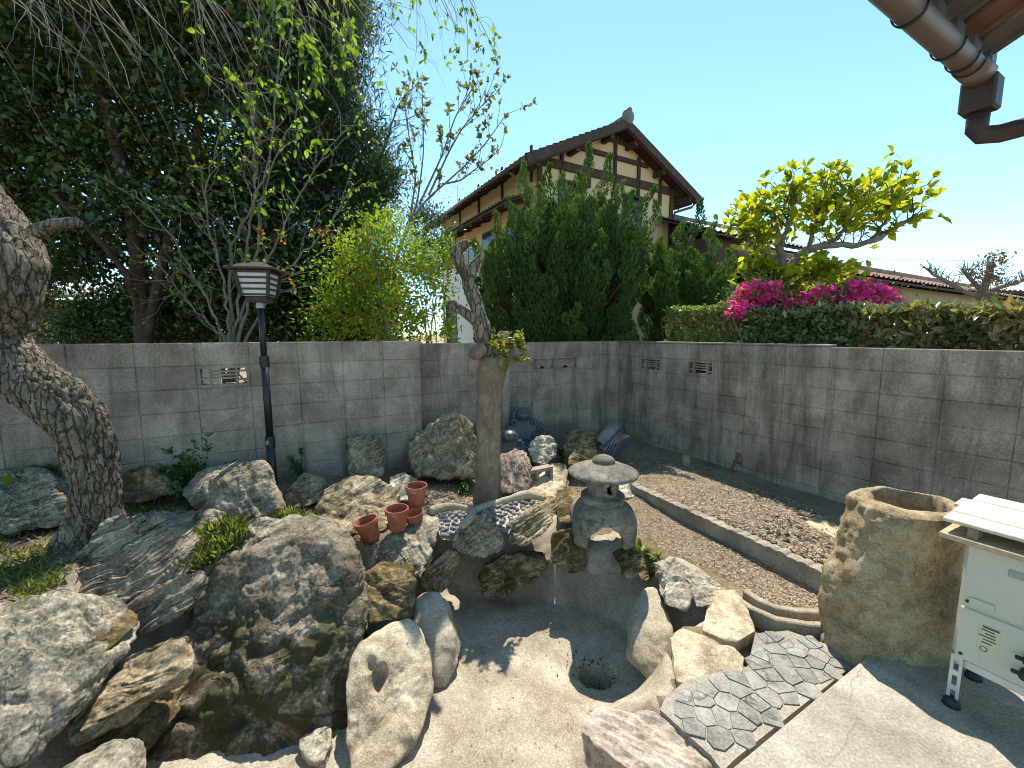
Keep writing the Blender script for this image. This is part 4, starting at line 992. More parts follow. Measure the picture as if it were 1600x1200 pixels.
# ================================================================== tall hollow stone
M['r_basin'] = rock_mat('weathered_ochre_granite', (0.21, 0.15, 0.08), (0.46, 0.34, 0.195), (0.64, 0.52, 0.35), (1, 1, 1), (0, 0, 0), moss=0.22, mosscol=(0.27, 0.235, 0.125), crack=0.15, lichen=0.12, fine=2.0, bstr=0.8)
def hollow_stone():
    Yc = 2.02
    left = [(1287, 1050), (1290, 1010), (1293, 960), (1300, 900), (1312, 860), (1325, 815), (1336, 785)]
    right = [(1462, 1040), (1478, 1000), (1483, 950), (1486, 915), (1492, 880), (1496, 840), (1490, 806)]
    n = 96; rows = []
    base = aty(1380, 1045, Yc); zb = base[2]
    L = np.array([aty(x, y, Yc) for x, y in left]); Rr = np.array([aty(x, y, Yc) for x, y in right])
    zt = aty(1400, 790, Yc)[2]
    hs = np.linspace(0, 1, 60)
    zl = (L[:, 2] - L[0, 2]) / (L[-1, 2] - L[0, 2]); zr = (Rr[:, 2] - Rr[0, 2]) / (Rr[-1, 2] - Rr[0, 2])
    lx = np.interp(hs, zl, L[:, 0]); rx = np.interp(hs, zr, Rr[:, 0])
    a = np.arange(n) * 2 * math.pi / n
    V = []
    for h, l, r in zip(hs, lx, rx):
        cx, w = (l + r) / 2, (r - l) / 2 * .91
        e = 2.0 / (2.7 + .3 * math.sin(h * 5))
        ca = np.sign(np.cos(a)) * np.abs(np.cos(a)) ** e; sa = np.sign(np.sin(a)) * np.abs(np.sin(a)) ** e
        V.append(np.stack([cx + w * ca, Yc + .02 + .23 * sa * (1 - .1 * h), np.full(n, zb + (zt - zb) * h)], 1))
    ctop = V[-1].mean(0); hc = ctop + np.array([.04, .015, 0])
    hx = .165; hy = .145
    hole = np.stack([hc[0] + hx * np.cos(a) * (1 + .07 * np.sin(3 * a)), hc[1] + hy * np.sin(a), np.full(n, zt)], 1)
    for s in (.06, .25, .5, .75, .92, 1.0):
        P = V[59] * (1 - s) + hole * s; P[:, 2] = zt + .016 * math.sin(min(1, s * 3) * math.pi / 2) - (.02 if s == 1 else 0); V.append(P)
    for s in (.04, .12, .22, .32, .38):
        P = hole.copy(); P[:, 2] = zt - s; P[:, :2] = hc[:2] + (P[:, :2] - hc[:2]) * (1 - s * .6); V.append(P)
    m = len(V); V = np.concatenate(V)
    V = np.concatenate([V, [V[-n:].mean(0)]])
    i = np.arange(m - 1)[:, None] * n; j = np.arange(n)[None]; k = (j + 1) % n
    Q = np.stack([i + j, i + k, i + n + k, i + n + j], -1).reshape(-1, 4)
    T = np.stack([(m - 1) * n + np.arange(n), (m - 1) * n + (np.arange(n) + 1) % n, np.full(n, len(V) - 1)], -1)
    cen = np.stack([np.full(len(V), ctop[0]), np.full(len(V), Yc), V[:, 2]], 1)
    g = V - cen; g /= np.linalg.norm(g, axis=1)[:, None] + 1e-6
    d = .045 * fbm(V * 3.2 + 3, 4) + .02 * fbm(V * 9, 3)
    leftm = sstep(0.02, -.16, V[:, 0] - ctop[0])
    d = d - leftm * (.035 * np.abs(fbm(V * 13 + 8, 3)) + .02)
    V = V + g * d[:, None]
    V[:, 2] += .03 * fbm(V * np.array([4, 4, .5]) + 2, 2) * sstep(.6, 1, (V[:, 2] - zb) / (zt - zb))
    # two pockets broken out of the top's left shoulder
    for (qx, qy, r) in ((1337, 800, .045), (1357, 812, .05)):
        q = aty(qx, qy, Yc - .17); dd = np.linalg.norm(V - q, axis=1)
        V[:, 2] -= .05 * np.exp(-(dd / r) ** 2); V[:, 1] += .05 * np.exp(-(dd / r) ** 2)
    o = part('hollow_stone', V, [Q, T], M['r_basin'], None, True, None, (base[0], Yc, zb))
    tag(o, 'tall ochre stone hollowed out at the top like a basin, beside the beige appliance', 'stone basin')
hollow_stone()

# ================================================================== outdoor appliance with its board cover
def enamel():
    m, nt, b = new_mat('beige_enamel'); c = coords(nt, False); cs = coords(nt, False, (1, 1, .12))
    col = ramp(nt, noise(nt, c, 3, 6, .6), [(.3, (0.50, 0.47, 0.37)), (.7, (0.57, 0.545, 0.45))])
    col = mix(nt, maprange(nt, noise(nt, cs, 22, 7, .75), .55, .75, 0, .5), col, (0.33, 0.28, 0.19))
    col = mix(nt, maprange(nt, noise(nt, c, 30, 8, .8), .66, .72, 0, .6), col, (0.20, 0.13, 0.08))
    nt.links.new(col, b.inputs['Base Color']); b.inputs['Roughness'].default_value = .5; b.inputs['Specular IOR Level'].default_value = .35
    return m
M['beige'] = enamel()
M['beige_dark'] = simple('beige_recess', (0.33, 0.31, 0.25), 0.5, 0.1, 5, 0)
M['steel'] = simple('steel_bracket', (0.55, 0.55, 0.53), 0.4, 0.15, 12, 0.1, 0.002, 0.3)
M['rubber'] = simple('dark_rubber', (0.03, 0.03, 0.035), 0.6, 0.3, 10, 0.1)
def wood(name, lo, hi, axis_scale=(2, 30, 30), rough=0.8):
    m, nt, b = new_mat(name); c = coords(nt, True, axis_scale)
    n1 = noise(nt, c, 1.4, 7, 0.65, 0.6); col = ramp(nt, n1, [(0.3, lo), (0.7, hi)])
    nt.links.new(col, b.inputs['Base Color']); b.inputs['Roughness'].default_value = rough; b.inputs['Specular IOR Level'].default_value = .2
    bump(nt, b, n1, .35, .004); return m
M['board'] = wood('weathered_pale_board', (0.50, 0.42, 0.32), (0.70, 0.63, 0.53))
M['board_end'] = wood('plywood_edge', (0.36, 0.26, 0.15), (0.55, 0.42, 0.27))
M['sticker'] = simple('paper_label', (0.55, 0.52, 0.36), 0.6, 0.1, 30, 0)
M['ink'] = simple('label_ink', (0.10, 0.085, 0.06), 0.7, 0.1, 10, 0)
def appliance():
    f0 = atz(1487, 1104, 0.03)                          # foot of the front leg
    root = empty('outdoor_appliance', tuple(f0)); tag(root, 'beige metal outdoor heater box on steel legs, beside the tall hollow stone', 'water heater')
    A = f0 + D0 * .015; n = -D0                          # front face plane passes through A, faces the pond
    def onf(px, py): return onplane(px, py, A, D0)
    tl = onf(1508, 845); bl = onf(1485, 1022)
    zt = tl[2]; zb = bl[2]; W = .62; Dp = .30
    s0 = (onf(1497, 930) - A) @ D1
    def P(s, z, o=0.0): return np.array([A[0], A[1], 0]) + D1 * (s0 + s) - D0 * o + ZV * z
    mb = MB(); mb.box(P(W / 2, (zt + zb) / 2) + D0 * Dp / 2, D1 * W / 2, D0 * Dp / 2, ZV * (zt - zb) / 2, .018); mb.build('casing', M['beige'], root, False)
    zm = zb + (zt - zb) * .47
    mb = MB(); mb.box(P(W / 2, (zt + zm) / 2, .004), D1 * (W / 2 - .012), D0 * .006, ZV * ((zt - zm) / 2 - .008), .004); up_ = mb.build('upper_panel', M['beige'], root)
    mb = MB(); mb.box(P(W / 2, (zb + zm) / 2, .003), D1 * (W / 2 - .012), D0 * .006, ZV * ((zm - zb) / 2 - .006), .004); lo_ = mb.build('lower_panel', M['beige'], root)
    def onb(s, z, w, h, nm, mat, par, o=.0105, th=.004): mb = MB(); mb.box(P(s, z, o), D1 * w / 2, D0 * th / 2, ZV * h / 2, min(.0015, th / 3)); return mb.build(nm, M[mat], par)
    onb(.21, zt - .07, .17, .03, 'grip_recess', 'beige_dark', up_)
    for s in (.05, .20, .36): onb(s + .02, zm + .035, .07, .026, 'catch', 'beige', up_, .013, .008)
    for (s, z, par) in ((.03, zm + .025, up_), (.03, zb + .03, lo_)):
        mb = MB(); mb.lathe(P(s, z, .009), [(0, .006), (.006, .005), (.006, 0)], 12, ax=-D0); mb.build('screw', M['rubber'], par)
    st = onb(.10, zb + .135, .058, .115, 'rating_label', 'sticker', lo_, .0095, .002)
    for k in range(6):
        mb = MB(); mb.box(P(.10 + (-.004 if k % 2 else .003), zb + .135 + .05 - k * .013, .0117), D1 * (.022 - .004 * (k % 3)), D0 * .0004, ZV * (.0022 if k else .004)); mb.build('print_line', M['ink'], lo_)
    mb = MB(); t = np.linspace(0, 2 * math.pi, 20); mb.tube(np.stack([P(.09, zb + .092, .0118) + D1 * .010 * math.cos(q) + ZV * .010 * math.sin(q) for q in t]), .0012, 4); mb.build('print_mark', M['ink'], lo_)
    for (s, z) in ((.21, zb + .135), (.205, zb + .075)):
        root_ = root
        mb = MB(); mb.lathe(P(s, z, .012), [(0, .05), (.014, .048), (.018, .02), (.018, 0)], 14, ax=-D0); v = mb.build('valve', M['rubber'], root, True)
        mb = MB(); mb.bar(P(s - .035, z, .045), P(s + .03, z + .005, .045), .014, .014, bev=.003); mb.build('valve_lever', M['rubber'], v)
        mb = MB(); mb.tube([P(s, z - .0, .04), P(s + .06, z - .002, .05), P(s + .22, z - .01, .05), P(s + .30, z - .04, .055), P(s + .34, z - .12, .055), P(s + .36, .045, .05)], .010, 8); mb.build('hose', M['rubber'], v, True)
    mb = MB(); mb.tube([P(.24, zm + .02, .012), P(.25, zm - .02, .03), P(.29, zm - .05, .04), P(.31, zm - .12, .03), P(.34, zm - .2, .03)], .007, 8); mb.build('cable', M['grey_metal'], root, True)
    mb = MB(); mb.box(P(W / 2, zb - .02, -.03), D1 * (W / 2 - .004), D0 * .02, ZV * .018, .003); mb.build('base_rail', M['steel'], root)
    for s in (.022, W - .03):
        for o in (.004, -Dp + .02):
            mb = MB(); zl = .045
            for off in (-.013, .013): mb.box(P(s + off, (zb + zl) / 2 - .005, o), D1 * .005, D0 * .003, ZV * ((zb + .01 - zl) / 2))
            zz = np.linspace(zl, zb, 4)
            for q in zz: mb.box(P(s, q, o + .0005), D1 * .0175, D0 * .0036, ZV * .012)
            lg = mb.build('leg', M['steel'], root)
            mb = MB(); mb.lathe(P(s, .030, o), [(0, 0), (.030, 0), (.026, .02), (.016, .036), (0, .036)], 16); mb.build('rubber_foot', M['rubber'], lg, True)
    # loose boards laid on top as a rain cover
    def board(label, c, ex, ey, ez, mat='board'):
        mb = MB(); mb.box(c, ex, ey, ez, .003); tag(mb.build('cover_board', M[mat], None, False, c), label, 'board')
    zc = zt + .012
    cov = P(.36, zc, -.13)
    board('lower plywood cover board lying on the beige appliance', cov + ZV * .012, D1 * .42, D0 * .21, ZV * .011, 'board_end')
    mb = MB(); c2 = P(.03, zc + .045, .03); mb.box(c2, D1 * .015, D0 * .03, ZV * .021); tag(mb.build('wood_block', M['cut_wood'], None, False, c2), 'small dark spacer block between the two cover boards', 'block')
    mb = MB(); c2 = P(.55, zc + .045, -.2); mb.box(c2, D1 * .015, D0 * .03, ZV * .021); tag(mb.build('wood_block', M['cut_wood'], None, False, c2), 'wooden spacer block at the rear end of the cover boards', 'block')
    tilt = D0 * .998 + ZV * .05; nrm = np.cross(tilt, D1); nrm = nrm / np.linalg.norm(nrm) * (1 if np.cross(tilt, D1)[2] > 0 else -1)
    for k in range(5):
        if k == 4: continue
        cpos = P(.41 + .01 * (k % 2), zc + .072, .06) + tilt * (.055 + k * .104) + nrm * (.003 * (k % 2))
        board(('lowest bleached plank of the sloping cover, over the appliance front', 'second bleached plank up from the lower edge of the sloping cover', 'middle bleached plank of the sloping appliance cover', 'farthest-back bleached plank of the sloping cover', '')[k], cpos, D1 * (.47 + .01 * (k % 3)), tilt * .051, nrm * .008)
        COL.objects[-1]['group'] = 'planks of the sloping cover'
appliance()

# ================================================================== flagstones
M['flag_blue'] = rock_mat('blue_flagstone', (0.155, 0.145, 0.125), (0.275, 0.26, 0.23), (0.40, 0.38, 0.335), (1, 1, 1), (0, 0, 0), lichen=0.2, fine=1.5, bstr=0.5)
M['flag_tan'] = rock_mat('tan_flagstone', (0.18, 0.165, 0.14), (0.30, 0.28, 0.245), (0.42, 0.395, 0.35), (1, 1, 1), (0, 0, 0), lichen=0.2, fine=1.5, bstr=0.5)
def clip_half(poly, p, n):
    out = []
    for i in range(len(poly)):
        a, b = poly[i], poly[(i + 1) % len(poly)]
        da, db = (a - p) @ n, (b - p) @ n
        if da <= 0: out.append(a)
        if da * db < 0: out.append(a + (b - a) * da / (da - db))
    return np.array(out) if len(out) > 2 else None
def flagstones():
    z = -.062
    reg = [tuple(atz(x, y, z)[:2]) for x, y in [(1042, 1088), (1075, 1060), (1168, 1040), (1180, 990), (1230, 985), (1300, 1010), (1328, 1040), (1150, 1180), (1130, 1200), (1112, 1176), (1078, 1146), (1034, 1106)]]
    R3 = np.array(reg); lo, hi = R3.min(0) - .05, R3.max(0) + .05
    bed_c = R3.mean(0)
    root = empty('flagstone_path', (bed_c[0], bed_c[1], z)); tag(root, kind='structure')
    g = np.random.default_rng(5); pts = []
    for _ in range(6000):
        q = lo + (hi - lo) * g.random(2)
        if all(np.hypot(*((q - r) * np.array([1.0, 1.0]))) > .046 + .045 * ((k * 37) % 7) / 7 for k, r in enumerate(pts)): pts.append(q)
    pts = np.array(pts)
    sdp = poly_sdf(pts[:, 0], pts[:, 1], reg)
    for i, p in enumerate(pts):
        if sdp[i] > -.005: continue
        poly = np.array([p + np.array(q) * .3 for q in ((-1, -1), (1, -1), (1, 1), (-1, 1))])
        for j, q in enumerate(pts):
            if i == j: continue
            d = q - p; L = np.hypot(*d)
            if L > .35: continue
            poly = clip_half(poly, (p + q) / 2 - d / L * .0022, d / L)
            if poly is None: break
        if poly is None: continue
        # chaikin rounding, slight shrink
        for w_ in (.03, .1):
            nx_ = np.roll(poly, -1, 0); poly = np.stack([poly * (1 - w_) + nx_ * w_, poly * w_ + nx_ * (1 - w_)], 1).reshape(-1, 2)
        c = poly.mean(0); n = len(poly); zt = z + g.normal(0, .001)
        inner = c + (poly - c) * .975
        V = np.concatenate([np.c_[poly, np.full(n, z - .04)], np.c_[poly, np.full(n, zt - .006)], np.c_[inner, np.full(n, zt)], [[c[0], c[1], zt + .002]]])
        a = np.arange(n); b = (a + 1) % n
        Q = np.concatenate([np.stack([a, b, b + n, a + n], 1), np.stack([a + n, b + n, b + 2 * n, a + 2 * n], 1)]); T = np.stack([a + 2 * n, b + 2 * n, np.full(n, 3 * n)], 1)
        part('flagstone', V, [Q, T], M['flag_blue'] if g.random() < .74 else M['flag_tan'], root, False)
    b = np.array(reg); c = b.mean(0); b = c + (b - c) * 1.02; n = len(b)
    mb = MB(); 
    V = np.concatenate([np.c_[b, np.full(n, z - .006)], np.c_[b, np.full(n, z - .16)], [[c[0], c[1], z - .006]]])
    a = np.arange(n); bb = (a + 1) % n
    part('mortar_bed', V, [np.stack([a, a + n, bb + n, bb], 1), np.stack([a, bb, np.full(n, 2 * n)], 1)], M['terrace'], root, False)
flagstones()

# ================================================================== pebble planters at the tree's foot
M['pebble'] = rock_mat('grey_pebble', (0.09, 0.088, 0.08), (0.20, 0.195, 0.18), (0.34, 0.33, 0.31), (1, 1, 1), (0, 0, 0), lichen=0.05, fine=1.5, bstr=0.4)
def pebble_patch(label, poly, rim, Yoff, seed, n_try=900):
    """a mortared trough rim with a bed of pebbles sloping towards the pond"""
    P = np.array([aty(*q) for q in poly]); c = P.mean(0)
    root = empty('pebble_trough', tuple(c)); tag(root, label, 'trough')
    n = len(P); top = P.copy(); bot = P.copy(); bot[:, 2] -= .05; bot[:, :2] = c[:2] + (bot[:, :2] - c[:2]) * .8; bot[:, 1] += .06
    P_ = c + (P - c) * .93 - ZV * .012; V = np.concatenate([P_, bot, [c - ZV * .012]]); a = np.arange(n); b = (a + 1) % n
    part('mortar_bed', V, [np.stack([a, b, b + n, a + n], 1), np.stack([a, b, np.full(n, 2 * n)], 1)], M['mortar'], root, False)
    Rm = np.array([aty(*q) for q in rim]); t = np.linspace(0, 1, 40)
    k = np.linspace(0, 1, len(Rm)); S = np.stack([np.interp(t, k, Rm[:, i]) for i in range(3)], 1)
    for _ in range(4): S[1:-1] = (S[:-2] + S[2:] + 2 * S[1:-1]) / 4
    mb = MB(); mb.tube(S, .033 + .006 * np.sin(t * 11), 12); V = np.concatenate(mb.V); V = V + .01 * fbm(V * 9, 3)[:, None] * np.array([.3, .3, 1])
    part('mortar_rim', V, [np.concatenate(f) for f in mb.F.values()], M['mortar'], root, True)
    g = np.random.default_rng(seed); lo, hi = P[:, :2].min(0), P[:, :2].max(0); got = []
    A = np.c_[P[:, :2], np.ones(n)]; pl = np.linalg.lstsq(A, P[:, 2], rcond=None)[0]
    for _ in range(n_try):
        q = lo + (hi - lo) * g.random(2)
        if poly_sdf(q[:1], q[1:], [tuple(v[:2]) for v in P])[0] > -.02: continue
        if any(np.hypot(*(q - r)) < .034 for r in got): continue
        got.append(q)
    D, Fc = ico(3)
    for q in got:
        s = np.array([g.uniform(.018, .028), g.uniform(.015, .022), g.uniform(.010, .015)]); th = g.uniform(0, 6.28)
        Vp = D * s; ct, st_ = math.cos(th), math.sin(th); Vp = np.stack([Vp[:, 0] * ct - Vp[:, 1] * st_, Vp[:, 0] * st_ + Vp[:, 1] * ct, Vp[:, 2]], 1)
        z = pl @ np.array([q[0], q[1], 1]); part('pebble', Vp + np.array([q[0], q[1], z - .003]), Fc, M['pebble'], root)
pebble_patch('rounded mortar trough filled with dark pebbles, next to the clay pots', [(683, 800, 3.28), (730, 798, 3.32), (735, 806, 3.22), (722, 822, 3.1), (712, 845, 2.92), (688, 842, 2.95), (680, 820, 3.1)], [(672, 800, 3.22), (688, 793, 3.36), (715, 792, 3.4), (738, 797, 3.36), (736, 808, 3.2), (722, 822, 3.06)], 0, 3)
pebble_patch('wedge-shaped mortar trough with blue-grey pebbles, right of the rounded one', [(748, 797, 3.36), (790, 785, 3.48), (845, 780, 3.52), (830, 790, 3.4), (805, 810, 3.22), (795, 835, 3.04), (770, 826, 3.1), (755, 812, 3.22)], [(740, 800, 3.34), (765, 790, 3.46), (795, 780, 3.56), (825, 772, 3.64), (852, 779, 3.58)], 0, 4)
# ================================================================== neighbouring two-storey house
M['plaster'] = simple('ochre_plaster', (0.62, 0.47, 0.27), 0.9, 0.06, 1.2, 0.1, 0.004)
M['white_wall'] = simple('white_plaster', (0.70, 0.68, 0.62), 0.9, 0.06, 1.5, 0.1, 0.004)
M['timber'] = wood('dark_timber', (0.045, 0.026, 0.018), (0.10, 0.06, 0.042), (6, 6, 2))
M['timber_r'] = wood('reddish_timber', (0.05, 0.032, 0.026), (0.105, 0.07, 0.056), (6, 6, 2))
M['tile'] = simple('grey_roof_tile', (0.17, 0.165, 0.16), 0.6, 0.35, 3, 0.3, 0.01)
M['tile_brown'] = simple('brown_roof_tile', (0.27, 0.17, 0.125), 0.75, 0.35, 3, 0.3, 0.01)
M['glass'] = simple('dark_window_glass', (0.03, 0.035, 0.04), 0.12, 0.2, 1, 0, 0, 0, 0.6)
M['frame'] = simple('brown_window_frame', (0.06, 0.045, 0.04), 0.5, 0.2, 5, 0)
M['pvc'] = simple('brown_downpipe', (0.12, 0.085, 0.07), 0.5, 0.2, 6, 0.05)
def tiled_slope(name, p00, p10, p01, nrm, mat, parent, pitch=0.27, row=0.24, amp=0.035):
    """wavy pantile surface: p00->p10 along the eave, p00->p01 up the slope"""
    p00, p10, p01 = (np.asarray(p, float) for p in (p00, p10, p01))
    e = p10 - p00; u = p01 - p00; Le, Lu = np.linalg.norm(e), np.linalg.norm(u)
    nc = max(2, int(round(Le / pitch))); nr = max(2, int(round(Lu / row)))
    us = np.linspace(0, 1, nc * 6 + 1); prof = amp * np.maximum(0, np.cos(us * nc * 2 * math.pi)) ** 1.0 + amp * .25 * np.cos(us * nc * 2 * math.pi)
    V = []
    for r in range(nr):
        for v, lift in ((r / nr, .03), ((r + 1) / nr, .0)):
            V.append(p00 + us[:, None] * e + v * u + (prof + lift)[:, None] * nrm)
    V = np.array(V); R0, C0 = V.shape[:2]; V = V.reshape(-1, 3)
    i = np.arange(R0 - 1)[:, None] * C0; j = np.arange(C0 - 1)[None]
    Q = np.stack([i + j, i + j + 1, i + C0 + j + 1, i + C0 + j], -1).reshape(-1, 4)
    o = part(name, V, Q, mat, parent, False); o['kind'] = 'stuff'; return o
def big_house():
    cw, cv = -10.5, -10.0                       # wall plane and verge plane of the gable
    PV = lambda px, py: onplane(px, py, D1 * cv, D1); PW = lambda px, py: onplane(px, py, D1 * cw, D1)
    ridge = PV(972, 186); le = PV(822, 245); re = PV(1095, 308)
    u_r, u_l, u_e = ridge @ D0, le @ D0, re @ D0
    zr = ridge[2]; ze = (le[2] + re[2]) / 2
    half = (u_e - u_l) / 2; u_c = (u_e + u_l) / 2
    wl = PW(840, 300) @ D0; wr = PW(1049, 330) @ D0
    depth = 7.6; g0 = gz(0, 8)
    def W(u, v, z): return D0 * u - D1 * 0 + D1 * (cw - v) + ZV * z      # v>0 goes away from the camera
    root = empty('two_storey_house', tuple(W((wl + wr) / 2, 2, g0)))
    tag(root, 'two-storey house with an ochre half-timbered gable and grey tiled roof', 'house')
    sl = (zr - ze) / half
    roof_z = lambda u: zr - abs(u - u_c) * sl
    # walls
    mb = MB()
    zwl, zwr = roof_z(wl) - .12, roof_z(wr) - .12
    gable = [W(wl, 0, g0 - .3), W(wr, 0, g0 - .3), W(wr, 0, zwr), W(u_c, 0, zr - .15), W(wl, 0, zwl)]
    mb.prism(np.array(gable)[::-1], -D1 * .15); mb.build('gable_wall', M['plaster'], root)
    mb = MB(); mb.box(W(wl + .06, depth / 2 + .1, (g0 + zwl) / 2), D0 * .06, D1 * depth / 2, ZV * (zwl - g0) / 2); mb.build('side_wall', M['plaster'], root)
    mb = MB(); mb.box(W(wr - .06, depth / 2 + .1, (g0 + zwr) / 2), D0 * .06, D1 * depth / 2, ZV * (zwr - g0) / 2); mb.build('side_wall', M['plaster'], root)
    mb = MB(); mb.box(W((wl + wr) / 2, depth + .25, (g0 + zwl) / 2), D0 * (wr - wl) / 2, D1 * .06, ZV * (zwl - g0) / 2); mb.build('rear_wall', M['plaster'], root)
    mb = MB(); mb.box(W(wl - .012, depth / 2 + .1, g0 + 2.1), D0 * .012, D1 * (depth / 2 - .1), ZV * 2.2); mb.build('lower_side_wall', M['white_wall'], root)
    # timber frame on the gable
    zb = PW(847, 249)[2] - .05
    def tim(u0, z0, u1, z1, w, nm='beam', o=.03, mat='timber'):
        mb = MB(); mb.bar(W(u0, -o, z0), W(u1, -o, z1), .09, w, up=ZV if abs(z1 - z0) < .5 * abs(u1 - u0) else D0); mb.build(nm, M[mat], root)
    tim(wl - .25, zb, wr + .1, zb, .24)
    z2 = zb + .62
    tim(u_c - (zr - .2 - z2) / sl, z2, u_c + (zr - .2 - z2) / sl, z2, .13)
    for q in (-2, -1, 0, 1, 2):
        u = u_c + q * (wr - wl) / 5.4
        zt = min(roof_z(u) - .2, z2 + (.02 if abs(q) > 1 else .45))
        tim(u, zb - .55 if q in (-2, 2) else zb - .45, u, zt, .10, 'stud')
    for u in (wl + .05, wr - .05): tim(u, g0, u, roof_z(u) - .2, .14, 'corner_post', .02)
    # boarded attic gable
    mb = MB(); zz = z2 + .42
    mb.prism(np.array([W(u_c - (zr - .18 - zz) / sl, -.035, zz), W(u_c + (zr - .18 - zz) / sl, -.035, zz), W(u_c, -.035, zr - .2)]), D1 * .03); att = mb.build('attic_boarding', M['timber_r'], root)
    hw = (zr - .18 - zz) / sl
    for k in range(9):
        u = u_c - hw + (k + .5) * 2 * hw / 9; h = (hw - abs(u - u_c)) * sl
        if h < .08: continue
        mb = MB(); mb.box(W(u, -.072, zz + h / 2), D0 * .012, D1 * .008, ZV * h / 2); mb.build('batten', M['timber'], att)
    # windows on gable, half hidden by the juniper
    for (px0, px1, py0) in ((872, 912, 284), (973, 1003, 306)):
        a, b = PW(px0, py0), PW(px1, py0 + 8); u0, u1 = a @ D0, b @ D0; zt = a[2] - .02
        mb = MB(); mb.box(W((u0 + u1) / 2, -.10, zt), D0 * ((u1 - u0) / 2 + .06), D1 * .12, ZV * .035); wdw = mb.build('window_hood', M['timber'], root)
        mb = MB(); mb.box(W((u0 + u1) / 2, -.02, zt - .6), D0 * (u1 - u0) / 2, D1 * .03, ZV * .55); wi = mb.build('window', M['frame'], root)
        for s in (-.25, .25):
            mb = MB(); mb.box(W((u0 + u1) / 2 + s * (u1 - u0), -.055, zt - .6), D0 * ((u1 - u0) * .21), D1 * .01, ZV * .48); mb.build('pane', M['glass'], wi)
    # roof: two tiled slopes, soffit boards, bargeboards, ridge
    vv0, vv1 = cw - cv, depth + .6               # verge is vv0 in front of the wall plane
    nl = np.array(-D0 * sl + ZV); nl /= np.linalg.norm(nl); nr = np.array(D0 * sl + ZV); nr /= np.linalg.norm(nr)
    f = -(cv - cw)
    A = lambda u, v, z: W(u, v, z)
    fr = cw - cv                                  # negative v offset of the verge
    tiled_slope('left_roof_tiles', A(u_l, vv1, ze), A(u_l, fr, ze), A(u_c, vv1, zr), nl, M['tile'], root)
    tiled_slope('right_roof_tiles', A(u_e, fr, ze), A(u_e, vv1, ze), A(u_c, fr, zr), nr, M['tile'], root)
    for s, nn in ((-1, nl), (1, nr)):
        ue = u_l if s < 0 else u_e
        V = [A(ue, fr + .02, ze), A(ue, vv1, ze), A(u_c, vv1, zr), A(u_c, fr + .02, zr)]; V = np.array(V) - nn * .03
        mb = MB(); mb.prism(V if s > 0 else V[::-1], -nn * .06); mb.build('roof_deck', M['timber'], root)
        p0, p1 = A(ue - s * .02, fr - .02, ze - .10), A(u_c, fr - .02, zr - .08)
        mb = MB(); mb.bar(p0, p1, .06, .24, up=nn); mb.build('bargeboard', M['timber_r'], root)
        mb = MB(); mb.bar(p0 - D1 * .05 - ZV * .12, p1 - D1 * .05 - ZV * .1, .05, .10, up=nn); mb.build('verge_trim', M['timber'], root)
        # purlin ends under the verge
        for t in (.12, .5, .86):
            q = A(ue + (u_c - ue) * t, 0, ze + (zr - ze) * t - .26)
            mb = MB(); mb.bar(q + D1 * (-fr - .06), q - D1 * .05, .14, .18); mb.build('purlin_end', M['timber_r'], root)
        n_r = 13
        for k in range(n_r):
            v = fr + .25 + k * (vv1 - fr - .3) / (n_r - 1)
            q0 = A(ue - s * -.05, v, ze - .12); q1 = A(ue - s * 1.0, v, ze - .12 + sl * 1.0)
            mb = MB(); mb.bar(q0, q1, .06, .08, up=nn); mb.build('rafter', M['timber_r'], root)
        gut = MB(); gut.tube([A(ue + s * .06, fr, ze - .06), A(ue + s * .06, vv1, ze - .06)], .055, 10); gut.build('gutter', M['pvc'], root, True)
    mb = MB(); mb.tube([A(u_c, fr - .02, zr + .06), A(u_c, vv1, zr + .06)], .13, 12); mb.build('ridge_cap', M['tile'], root, True)
    c = A(u_c, fr - .06, zr + .10)
    mb = MB(); mb.lathe(c, [(0, .10), (.10, .09), (.2, .04), (.22, 0), (.2, -.06)], 20, ax=D1 * 1.0); mb.lathe(c + ZV * .16, [(0, .1), (.07, .08), (.1, 0), (.06, -.06)], 14, ax=D1 * 1.0)
    mb.build('ridge_end_tile', M['tile'], root, True)
    # downpipe at the right corner
    mb = MB(); q = W(wr + .05, -.1, 0)
    mb.tube([A(u_e + .04, fr + .3, ze - .1), A(u_e - .05, fr + .32, ze - .24), q + ZV * (ze - .5), q + ZV * (ze - .7), q + ZV * g0], .045, 10); mb.build('downpipe', M['pvc'], root, True)
    mb = MB(); q = W(wl - .08, .35, 0); mb.tube([A(u_l, .4, ze - .12), q + ZV * (ze - .45), q + ZV * g0], .045, 10); mb.build('downpipe', M['pvc'], root, True)
    # pent roof and windows on the left side
    zp = zb - 1.15; o = .8
    V = [W(wl - .02, .4, zp + .28), W(wl - .02, 6.6, zp + .28), W(wl - o, 6.6, zp), W(wl - o, .4, zp)]
    mb = MB(); mb.prism(np.array(V), ZV * .05); mb.build('pent_roof', M['timber'], root)
    nn = np.array(-D0 * .33 + ZV); nn /= np.linalg.norm(nn)
    tiled_slope('pent_roof_tiles', W(wl - o - .03, 6.65, zp + .06), W(wl - o - .03, .35, zp + .06), W(wl, 6.65, zp + .36), nn, M['tile'], root, .22, .2)
    for k in range(8):
        v = .6 + k * .8
        mb = MB(); mb.bar(W(wl - .02, v, zp + .2), W(wl - o + .05, v, zp - .06), .06, .08); mb.build('pent_rafter', M['timber'], root)
    for v in (1.2, 3.0, 4.8):
        mb = MB(); mb.box(W(wl - .03, v, zp - .75), D0 * .02, D1 * .6, ZV * .6); wi = mb.build('window', M['frame'], root)
        for s in (-.28, .28):
            mb = MB(); mb.box(W(wl - .055, v + s, zp - .75), D0 * .008, D1 * .25, ZV * .53); mb.build('pane', M['glass'], wi)
